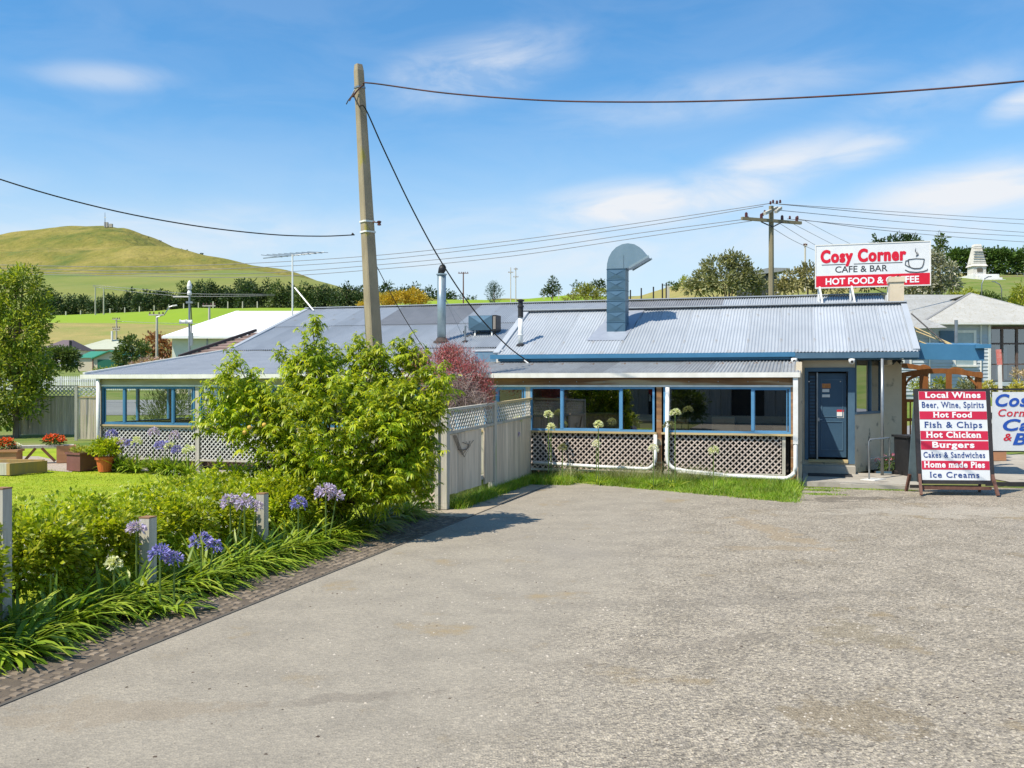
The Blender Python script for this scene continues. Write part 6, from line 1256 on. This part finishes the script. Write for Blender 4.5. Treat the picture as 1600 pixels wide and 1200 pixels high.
bg_tree('slim_cypress', 'slim upright dark cypress right of the roof sign', 118, [(1469, 393, 7, 14), (1469, 380, 5.5, 12), (1470, 370, 3.5, 9), (1466, 405, 8, 12)], L_mid, leaf=.4, dens=8)
bg_tree('tall_hedge', 'long dense green hedge behind the white monument', 136, [(x, 412, 15, 21) for x in range(1488, 1680, 13)] + [(x, 398, 14, 6) for x in range(1492, 1680, 13)], leafmat('hedge_leaf', [(.045, .09, .02), (.07, .13, .025), (.10, .17, .03)], .15), 'hedge', leaf=.42, dens=6, trunk=False, zmin=-1.0)
bg_tree('bright_tree', 'bright green tree on the bank at the right edge', 60, [(1595, 455, 16, 12), (1610, 470, 22, 18), (1588, 478, 12, 10)], L_yel, leaf=.2)
for i, (x0, y0, lab) in enumerate(((1508, 462, 'first mound of green bank planting above the house roof'), (1540, 468, 'second mound of green bank planting above the house roof'), (1572, 474, 'third mound of green bank planting, next to the bright tree'))): bg_tree('bank_shrub', lab, 66, [(x0, y0, 20, 10)], L_mid if i else L_yel, 'shrub', leaf=.18, trunk=False)
# ---- monument with steps
D = 126; cx = 1526; zb = H + (600 - 452) * D / F; X = lambda x: (x - cx) * D / F; Zf = lambda y: H + (600 - y) * D / F - zb
m_marble = mat('pale_stone', (.66, .63, .57), (.54, .51, .46), scale=2.5, speck=((.42, .38, .33), 3, .6))
mo = thing('war_memorial', 'tapered white stone monument on stepped plinth up on the hill', 'monument', tuple(G(cx, D, zb)))
def frus(w0, w1, z0, z1): a, b = w0 / 2, w1 / 2; return ([(-a, -a, z0), (a, -a, z0), (a, a, z0), (-a, a, z0), (-b, -b, z1), (b, -b, z1), (b, b, z1), (-b, b, z1)], BF)
pxm = D / F
MB().add(*frus(12 * pxm + 8 * pxm, 10.5 * pxm, Zf(413), Zf(386))).add(*frus(11.5 * pxm, 9 * pxm, Zf(386) + .01, Zf(382))).build('shaft', m_marble, mo)
MB().add(*frus(24 * pxm, 19 * pxm, Zf(417), Zf(413.1))).build('cornice', m_marble, mo); MB().add(*frus(20 * pxm, 19.4 * pxm, Zf(430), Zf(417.1))).build('pedestal', m_marble, mo)
for k in range(5): MB().box((-.8, -.85, Zf(410 - k * 5)), (.8, -.8 + .1 * k * .3, Zf(409.4 - k * 5))).build('stone_joint', mat('grey_joint', (.35, .33, .3), (.3, .28, .25)), mo)
MB().box((-.35, -.92, Zf(426)), (.35, -.86, Zf(420))).build('plaque', mat('bronze_plaque', (.10, .09, .07), (.14, .12, .09), rough=.5), mo)
MB().box((-13 * pxm, -1.4, Zf(452)), (27 * pxm, 2, Zf(430.1))).build('plinth', mat('white_terrace', (.74, .73, .70), (.66, .65, .62)), mo)
for k in range(6): MB().box((-9 * pxm + k * 1.5 * pxm, -1.5 - (k + 1) * .4, Zf(457)), (24 * pxm + k * 2.4 * pxm, -1.41 - k * .4, Zf(433 + k * 3.4))).build('step', mat('white_step', (.72, .71, .68), (.64, .63, .6)), mo)
tw = thing('terrace_wall', 'low stone wall with brown capping beside the monument', 'wall', tuple(G(1580, 128, H + (600 - 441) * 128 / F))); s = 128 / F
MB().box((-85 * s, 0, 0), (-66 * s, .5, 8 * s)).build('wall_section', m_marble, tw); MB().box((-26 * s, 0, 3 * s), (60 * s, .5, 7 * s)).build('wall_section', m_marble, tw); MB().box((-28 * s, -.1, 7 * s + .01), (20 * s, .6, 9.5 * s)).build('capping', mat('red_brown_cap', (.35, .2, .17), (.3, .17, .15)), tw)
for k in range(6): MB().box(((10 + k * 10) * s, .1, 9.6 * s), ((10.6 + k * 10) * s, .15, 14 * s)).build('rail_post', M['silver'], tw)
MB().box((8 * s, .1, 14 * s), (70 * s, .15, 14.4 * s)).build('top_rail', M['silver'], tw)
for (x, y0, y1, lab) in ((1534, 462, 432, 'curved grey lamp post left of the house roof apex, on the bank'), (1565, 470, 440, 'second curved lamp post farther right on the bank')):
    p = P(x, y0, 62); t = thing('curved_lamp_post', lab, 'lamp post', tuple(p)); h = (y0 - y1) * 62 / F; dd = 1 if x < 1550 else -1
    MB().tube([(0, 0, -.6), (0, 0, h * .6), (.12 * dd, 0, h * .85), (.45 * dd, 0, h)], .035, 6).build('pole', M['silver'], t, smooth=True); MB().box((.42 * dd, -.05, h - .03), (.62 * dd, .05, h + .02)).build('lamp_head', M['silver'], t)
# ---- weatherboard house on the right
D = 45; cx = 1500; zb = 1.75; X = lambda x: (x - cx) * D / F; Zf = lambda y: H + (600 - y) * D / F - zb
ho = thing('weatherboard_house', 'pale blue grey weatherboard house with a hipped iron roof behind the entrance', 'house', tuple(G(cx, D, zb)))
m_wb = mat('pale_blue_grey_board', (.46, .51, .53), (.40, .45, .475), scale=3, objrand=.04); m_lroof = mat('pale_lichened_iron', (.40, .40, .375), (.34, .34, .315), rough=.6, scale=1.5, speck=((.31, .29, .23), 9, .56), metal=.1)
zev = Zf(508)
for i in range(17):
    z0 = -.1 + i * .165
    if z0 > zev: break
    MB().add([(X(1405), .0, z0), (X(1544), .0, z0), (X(1544), .035, z0 + .16), (X(1405), .035, z0 + .16), (X(1405), .04, z0), (X(1544), .04, z0)], [(0, 1, 2, 3), (4, 5, 1, 0)]).build('weatherboard', m_wb, ho)
MB().box((X(1405), .045, -.5), (X(1544), 7, zev)).build('wall', m_wb, ho)
MB().box((X(1544), -.03, -.3), (X(1548), .1, zev)).build('corner_board', M['white'], ho)
MB().box((X(1450), -.45, zev + .01), (X(1650), -.35, zev + .09)).box((X(1450), -.35, zev + .0), (X(1650), -.0, zev + .02)).build('eave_gutter', M['white'], ho)
wf = MB().box((X(1489), -.04, Zf(573)), (X(1493), .02, Zf(516))).box((X(1521), -.04, Zf(573)), (X(1525), .02, Zf(516))).box((X(1493), -.04, Zf(520)), (X(1521), .02, Zf(516))).box((X(1487), -.08, Zf(573)), (X(1527), .02, Zf(570))).build('window', M['white'], ho)
MB().quad((X(1493), -.01, Zf(570)), (X(1521), -.01, Zf(570)), (X(1521), -.01, Zf(520)), (X(1493), -.01, Zf(520))).build('pane', mat('pale_reflecting_pane', (.30, .38, .38), (.22, .30, .31), rough=.15, scale=2, spec=.8), wf); MB().box((X(1493), -.035, Zf(542)), (X(1521), -.012, Zf(539))).build('mullion', M['white'], wf)
wf = MB().box((X(1410), -.04, Zf(573)), (X(1413), .02, Zf(560))).box((X(1421), -.04, Zf(573)), (X(1424), .02, Zf(560))).box((X(1413), -.04, Zf(573.5)), (X(1421), .02, Zf(572))).build('window', M['white'], ho); MB().quad((X(1413), -.01, Zf(573)), (X(1421), -.01, Zf(573)), (X(1421), -.01, Zf(560)), (X(1413), -.01, Zf(560))).build('pane', M['glass'], wf)
po = MB()
for x in (1549, 1568, 1591, 1612, 1640): po.box((X(x) - .05, .1, Zf(596)), (X(x) + .05, .2, Zf(514)))
po.box((X(1549), .1, Zf(514)), (X(1640), .2, Zf(510))).box((X(1549), .11, Zf(538)), (X(1640), .19, Zf(535.5))); po.box((X(1549), .11, Zf(570)), (X(1640), .19, Zf(568)))
pof = po.build('porch_frame', mat('brown_window_frame', (.13, .09, .075), (.10, .07, .06)), ho)
for a, b in ((1550, 1567), (1569, 1590), (1592, 1611), (1613, 1639)): MB().quad((X(a), .16, Zf(595)), (X(b), .16, Zf(595)), (X(b), .16, Zf(514)), (X(a), .16, Zf(514))).build('pane', M['glass'], pof)
MB().box((X(1544), 1.6, -.3), (X(1650), 1.7, zev)).build('porch_back', mat('porch_lining', (.16, .17, .17), (.12, .13, .13)), ho); MB().box((X(1571), .9, Zf(592)), (X(1589), .95, Zf(540))).build('curtain', mat('pale_curtain', (.45, .52, .55), (.38, .45, .48)), ho)
MB().box((X(1540), -.02, Zf(603)), (X(1650), .22, Zf(596.5))).build('porch_sill', m_wb, ho)
def tri_roof(name, V, Fs, parent): MB().add(V, Fs).build(name, m_lroof, parent)
X2 = lambda x, d: ((x - 800) * (D + d) - (cx - 800) * D) / F
ap = (X2(1516, 5), 5, H + (600 - 458) * (D + 5) / F - zb)
fa, fb_ = (X(1432), -.4, zev + .05), (X(1690), -.4, zev + .05)
# front slope in corrugated strips, sides plain
front_l = (X(1425), -.4, zev + .25)
rf = MB().add([fa, fb_, (X(1690), 11, zev + .1), (X(1432), 11, zev + .1), ap], [(1, 2, 4), (2, 3, 4)]).build('roof', m_lroof, ho)
nst = 110
for half in (0, 1):
    mb = MB()
    for i in range(nst // 2):
        f0 = (i + half * nst // 2) / nst; f1 = f0 + .55 / nst; f2 = f0 + 1.0 / nst
        def pt(f, up): 
            xx = fa[0] + (fb_[0] - fa[0]) * f; lim = min(1, (xx - fa[0]) / (ap[0] - fa[0]), (fb_[0] - xx) / (fb_[0] - ap[0])); return (xx, fa[1], fa[2] + up), (xx, fa[1] + (ap[1] - fa[1]) * lim, fa[2] + (ap[2] - fa[2]) * lim + up)
        (a, b), (c, d), (e, g) = pt(f0, 0), pt(f1, .028), pt(f2, 0); mb.add([a, c, d, b, e, g], [(0, 1, 2, 3), (1, 4, 5, 2)])
    mb.build('roof_sheet', m_lroof, rf)
MB().beam(fa, ap, .14, .05).build('hip_cap', mat('dark_hip', (.2, .2, .2), (.25, .25, .24)), rf); MB().beam(ap, fb_, .14, .05).build('hip_cap', m_lroof, rf)
r2 = H + (600 - 460.5) * (D + 7) / F - zb; MB().add([(X(1360), 1.5, zev + .2), (X(1500), 1.5, zev + .2), (ap[0] + .6, 7, r2), (X(1380), 7, r2)], [(0, 1, 2, 3)]).add([(X(1380), 7, r2), (ap[0] + .6, 7, r2), (ap[0] + .6, 12, zev), (X(1380), 12, zev)], [(0, 1, 2, 3)]).build('rear_roof', m_lroof, ho)
MB().prism([(X(1412), -1.5, Zf(516)), (X(1462), -1.2, Zf(514)), (X(1452), .0, Zf(500)), (X(1412), .0, Zf(498))], (0, .05, -.04)).build('lean_to_roof', m_lroof, ho)
MB().box((X(1468), -.06, Zf(545)), (X(1495), -.0, Zf(517))).build('meter_board', M['blue_grey'], ho); MB().tube([(X(1532), -.05, -.2), (X(1532), -.05, zev)], .03).build('downpipe', M['white'], ho); MB().tube([(X(1452), -.05, -.2), (X(1452), -.05, zev)], .03).build('downpipe', M['white'], ho)
for (x, y, r, lab, m_, D_) in ((1437, 602, 12, 'lime green ball bush under the pergola, left one', L_yel, 42), (1471, 602, 11, 'lime green ball bush under the pergola, right one', L_yel, 42), (1455, 615, 16, 'olive bush low between the two lime bushes', L_olive, 41.5), (1510, 604, 14, 'flowering bush right of the pergola', L_olive, 42.5), (1545, 608, 12, 'yellowish flower bush left of the marker post', leafmat('yellow_flower_leaf', [(.3, .27, .05), (.5, .42, .06), (.2, .24, .05)], .2), 42), (1585, 610, 16, 'yellowish flower bush at the right edge below the porch', leafmat('yellow_flower_leaf', [(.3, .27, .05)]), 42), (1592, 585, 10, 'dry buff coloured bush against the porch', leafmat('buff_plume', [(.42, .32, .2), (.55, .44, .3), (.35, .28, .18)], .2), 43)):
    bg_tree('garden_bush', lab, D_, [(x, y, r, r * .8), (x + r * .5, y + 3, r * .5, r * .5)], m_, 'shrub', leaf=.12, trunk=False, z0=tz(x, D_), dens=5)
# dark shed between tree and pole
D = 104; cx = 1195; zb = H + (600 - 458) * D / F; X = lambda x: (x - cx) * D / F; Zf = lambda y: H + (600 - y) * D / F - zb
sd = thing('dark_house', 'dark walled house with a low grey roof behind the far power pole', 'house', tuple(G(cx, D, zb))); MB().box((X(1178), 0, -2), (X(1218), 8, Zf(430))).build('wall', mat('charcoal_cladding', (.05, .055, .06), (.07, .07, .075), scale=3), sd)
MB().prism([(X(1172), -.5, Zf(431)), (X(1172), -.5, Zf(425)), (X(1200), -.5, Zf(419)), (X(1232), -.5, Zf(419.5)), (X(1232), -.5, Zf(423))], (0, 9, 0)).build('roof', mat('mid_grey_roof', (.3, .31, .32), (.25, .26, .27)), sd); MB().box((X(1214), -.1, -2), (X(1216), 0, Zf(424))).build('post', M['white'], sd)

# ---- poles, lamps, aerials, distant lines
def xpole(label, x, yb, yt, D, w, arms, cat='utility pole', group=None, m=None):
    zb = H + (600 - yb) * D / F; h = (yb - yt) * D / F; t = thing('utility_pole', label, cat, tuple(G(x, D, zb)), 0, group); mm = m or M['post']
    MB().tube([(0, 0, -1.5), (0, 0, h)], [w, w * .75], 7).build('pole_shaft', mm, t)
    for (y, hw, dy) in arms:
        z = (yb - y) * D / F; k = hw * D / F; MB().beam((-k, -.1 - dy, z), (k, -.1 + dy, z), w * .9, w * .9).build('crossarm', mm, t)
        for q in (-.85, -.35, .35, .85): MB().lathe([(w * .5, 0), (w * .45, w * 1.3), (w * .2, w * 1.6)], 6, (k * q, -.1 + dy * q, z + w * .4)).build('insulator', mat('brown_porcelain', (.1, .04, .03)), t)
    return t
pp = xpole('tall timber power pole with crossed arms behind the right part of the roof', 1205, 560, 322, 42, .14, [(345.5, 52, .6)], m=mat('olive_brown_pole', (.26, .22, .13), (.20, .17, .10), scale=3, stretch=(1, 1, .3)))
z = lambda y: (560 - y) * 42 / F; kx = 42 / F
MB().beam((-15 * kx, -.5, z(337)), (13 * kx, .4, z(322)), .12, .12).build('crossarm', M['post'], pp); MB().beam((4 * kx, -.3, z(333)), (18 * kx, .3, z(323)), .12, .12).build('crossarm', M['post'], pp)
for (x, y) in ((1202, 319), (1206, 317), (1212, 318), (1217, 317), (1193, 333), (1190, 337), (1167, 343), (1232, 342), (1244, 342)): MB().lathe([(.03, -.05), (.06, 0), (.04, .03), (.05, .06), (.02, .1)], 7, ((x - 1205) * kx, -.2, z(y))).build('insulator', mat('brown_porcelain', (.1, .04, .03)), pp)
MB().tube([(-17 * kx, -.1, z(347)), (0, -.2, z(356)), (17 * kx, -.1, z(347))], .03, 5).build('arm_brace', M['black'], pp)
xpole('distant pole on the horizon right of the galvanised flue', 724, 472, 425, 190, .15, [(427, 8, 0)], m=M['rust']); xpole('distant twin pole, left one of the pair above the fan unit', 798, 471, 418, 180, .10, [(426, 4, 0)]); xpole('distant twin pole, right one of the pair above the fan unit', 806, 471, 418, 182, .10, [(421, 3, 0), (433, 4, 0)])
xpole('thin distant pole left of the roof sign', 1258, 440, 380, 150, .16, [(384, 3, 0)])
xpole('left one of two grey poles in front of the windbreak', 149, 492, 448, 380, .32, []); xpole('right one of two grey poles in front of the windbreak', 162, 491, 450, 384, .32, [])
xpole('grey pole with double crossarms above the pale green roof', 182, 532, 497, 150, .15, [(499, 6, 0), (513, 6, 0), (516, 5, 0)]); xpole('short grey pole with a crossarm at the white roof edge', 327, 505, 477, 96, .14, [(478, 10, 0)])
lp_ = xpole('timber pole carrying a street lamp on a long arm', 245, 560, 491, 90, .14, [(492, 12, 0)]); q = 90 / F
MB().tube([(0, -.1, 64 * q), (12 * q, -.1, 68 * q), (20 * q, -.1, 80 * q), (26 * q, -.1, 82 * q)], .05, 6).build('lamp_arm', M['silver'], lp_); MB().beam((25 * q, -.1, 82 * q), (32 * q, -.1, 83 * q), .2, .12).build('lamp_head', M['white'], lp_)
tp = thing('telecom_pole', 'grey pole loaded with antennas and loudspeakers by the white roofed hall', 'telecom pole', tuple(G(296, 60, 1.0))); q = 60 / F; zz_ = lambda y: H + (600 - y) * q - 1.0
MB().tube([(0, 0, -1), (0, 0, zz_(444))], [.10, .06], 8).build('pole_shaft', M['silver'], tp)
MB().lathe([(.14, zz_(452)), (.16, zz_(447)), (.1, zz_(441)), (.02, zz_(438))], 10).build('dome_antenna', M['pvc'], tp); MB().lathe([(.12, zz_(461)), (.15, zz_(458)), (.1, zz_(454))], 10).build('antenna_ring', M['pvc'], tp)
MB().tube([(-26 * q, 0, zz_(464)), (0, 0, zz_(464))], .025, 5).build('side_arm', M['silver'], tp); MB().box((-.2, -.08, zz_(474)), (.2, .08, zz_(471))).build('bracket', M['silver'], tp)
for dx in (-14, -4): MB().tube([(dx * q, -.1, zz_(503)), ((dx + 3) * q, -.1, zz_(503)), ((dx + 9) * q, -.1, zz_(503))], [.16, .10, .13], 10).build('horn_speaker', M['pvc'], tp)
MB().box((.06, -.08, zz_(540)), (.22, .08, zz_(520))).build('equipment_box', M['silver'], tp); MB().tube([(.1, -.05, zz_(475)), (.16, -.05, zz_(500)), (.1, -.05, zz_(540))], .03, 5).build('cable', M['black'], tp)
an = UZ(457, 487, 11.3); ta = thing('television_aerial', 'tall thin television aerial standing on the left end of the main roof ridge', 'aerial', tuple(W(an[0], 11.3, an[1] - .3)), -TH); q = 36.5 / F; zt_ = (490 - 401) * q + .3
MB().tube([(0, 0, 0), (0, 0, zt_)], .035, 6).build('mast', M['pvc'], ta); MB().tube([(0, 0, zt_ - .05), (48 * q, .3, zt_ + 3 * q)], .018, 5).tube([(0, 0, zt_ - .05), (-44 * q, -.3, zt_ - 6 * q)], .018, 5).build('boom', M['silver'], ta)
for k in range(9):
    f = -40 + k * 10; MB().tube([(f * q - .1, -.45, zt_ - .02 + f * .02 * q), (f * q + .25, .5, zt_ + .03 + f * .05 * q)], .010, 4).build('element', M['silver'], ta)
MB().tube([(4 * q, 0, zt_ - 52 * q), (43 * q, -.3, .3)], .03, 5).build('stay', M['pvc'], ta)
mt_ = thing('hilltop_mast', 'small transmitter mast and hut on top of the hill', 'mast', tuple(G(165, 1500, H + (600 - 353) * 1500 / F))); MB().tube([(-1, 0, -2), (-1, 0, 21)], [.8, .35], 6).build('mast', M['silver'], mt_); MB().box((-2.5, 0, -2), (3, 4, 6)).build('hut', M['concrete'], mt_); MB().box((5, 0, -2), (10, 4, 3.5)).build('hut', M['concrete'], mt_); MB().box((-2.2, -.3, 12), (.4, .3, 14)).build('antenna', M['pvc'], mt_)
# hill shrubs along the ridge
for i, (x, y) in enumerate(((236, 370), (250, 375), (266, 385), (282, 389), (292, 390), (313, 396), (316, 396), (334, 403), (342, 405), (353, 408), (360, 409))):
    D = 1490; x += random.uniform(-4, 4); r_ = random.uniform(.8, 1.7); p = P(x, y + 1.2, D); t = thing('hill_shrub', 'tiny dark shrub dotted on the right shoulder of the hill', 'shrub', tuple(p), 0, 'shrubs on the hill ridge'); local('crown', grow_crown([(p.x, p.y, p.z - .5, r_, r_, r_)], 1.2, 1.5, 1.0, 0, 1, .4, perclump=5, cr=.6), L_dark, t, p)
# paddock fence posts
def post_row(pts, D, h, label, group, m=M['post'], w=.12):
    for (x, yb) in pts:
        zb = H + (600 - yb) * D / F; MB().box((-w, -w, -1), (w, w, h)).build('fence_post', m, None, label=label, cat='post', group=group, loc=tuple(G(x, D, zb)))
post_row([(80 + i * 23, 497 - (i * 1.55 if i < 11 else 17)) for i in range(15)], 405, 2.4, 'small pale post of the fence along the windbreak', 'posts of the fence along the windbreak', w=.2)
post_row([(985, 467), (1002, 464), (1021, 462), (1035, 457), (1041, 456)], 140, 1.3, 'dark fence post on the tan slope right of the duct', 'fence posts on the tan slope', m=M['black'], w=.09); post_row([(1044, 461)], 138, 1.3, 'pale short post beside the dark ones on the tan slope', None, w=.16)
post_row([(850, 462), (863, 462), (873, 461), (895, 459)], 255, 1.5, 'thin fence post by the dark conifer', 'fence posts near the dark conifer', w=.12)
# distant conductors
m_wire = mat('pale_wire', (.20, .20, .21), (.25, .25, .26)); gw = 'wires from the tall timber pole'
for k, pts in enumerate(([(-200, 410), (0, 414), (200, 417), (400, 411), (600, 398), (800, 376), (1000, 348), (1202, 318)], [(-200, 416), (0, 419), (200, 423), (400, 418), (600, 405), (800, 382), (1000, 354), (1193, 322)], [(-200, 421), (0, 425), (200, 427.5), (400, 427), (600, 413), (800, 393), (1000, 364), (1160, 343)], [(-200, 424), (0, 428), (200, 431), (400, 433), (600, 420), (800, 400), (1000, 371), (1175, 345)])):
    wire('pale overhead line crossing behind the cafe, %s of four' % ['topmost', 'second from top', 'third from top', 'lowest'][k], [(x, y, 42 + (1205 - x) * .012) for x, y in pts], .015, m_wire, group=gw, n=4)
for k, pts in enumerate(([(1207, 318), (1400, 331), (1600, 343), (1800, 350)], [(1217, 319), (1400, 336), (1600, 350), (1800, 360)], [(1212, 328), (1400, 346), (1600, 363), (1800, 372)], [(1230, 342), (1400, 357), (1600, 369), (1800, 376)], [(1244, 342), (1400, 362), (1600, 378), (1800, 388)])):
    wire('thin line from the tall timber pole to the right, %s of five' % ['topmost', 'second', 'middle', 'fourth', 'lowest'][k], [(x, y, 42 + (x - 1205) * .03) for x, y in pts], .013, m_wire, group=gw, n=4)
for k, pts in enumerate(([(1258, 345), (1310, 372), (1360, 395)], [(1215, 347), (1262, 376), (1300, 398)], [(1236, 348), (1290, 376), (1330, 396)], [(1200, 352), (1240, 376), (1275, 392)])):
    wire('short line falling from the tall pole towards the roof sign, %s' % ['rightmost', 'left of centre', 'right of centre', 'leftmost'][k], [(x, y, 42 + (x - 1205) * .3) for x, y in pts], .014, m_wire, group='lines behind the roof sign', n=4)
for k, pts in enumerate(([(145, 446), (220, 452), (300, 459), (430, 460)], [(145, 448), (220, 457), (300, 463), (430, 462)], [(180, 502), (260, 505), (340, 506)])):
    wire('faint line strung before the windbreak, %s' % ['upper', 'lower', 'one over the bright paddock'][k], [(x, y, 150) for x, y in pts], .035, M['silver'], group=None, n=4)
# ---- what stands behind the photographer and shows only as a reflection in the glass
bk = thing('timber_clad_building', 'low grey timber clad building across the yard, mirrored in the cafe windows', 'building', (0, -12, 0), R(172))
m_vb = woodmat('grey_vertical_cladding', (.34, .33, .31), (.24, .235, .225), scale=14)
for k in range(40): 
    if k % 8 in (3, 4, 5): continue
    MB().box((-6 + k * .6, 0, .4), (-5.42 + k * .6, .1, 3.4)).build('board', m_vb, bk)
for k in range(5): MB().box((-6 + (k * 8 + 3) * .6, .15, .4), (-6 + (k * 8 + 6) * .6 - .02, .2, 3.0)).build('window', M['black'], bk)
MB().box((-6, .2, 0), (18, 6, 3.4)).build('wall', m_vb, bk); MB().box((-6.4, -.6, 3.41), (18.4, 6.4, 3.6)).build('roof', M['iron_dark'], bk); MB().box((-6, -.1, 0), (18, .15, .39)).build('base', M['render'], bk)
for k, (x, y, r) in enumerate(((-6.5, -3, 1.1), (3.5, -6, 1.5), (6.5, -9, 1.8))):
    c = Vector((x, y, 0)); t = thing('yard_shrub', ['leafy shrub across the yard left', 'leafy shrub across the yard centre', 'tall leafy shrub across the yard right'][k] + ', mirrored in the cafe glass', 'shrub', tuple(c)); local('foliage', grow_crown([(x, y, r * .9, r, r, r)], 60, .14, .08, .2, 1, .5, perclump=16, cr=.2), L_mid, t, c)
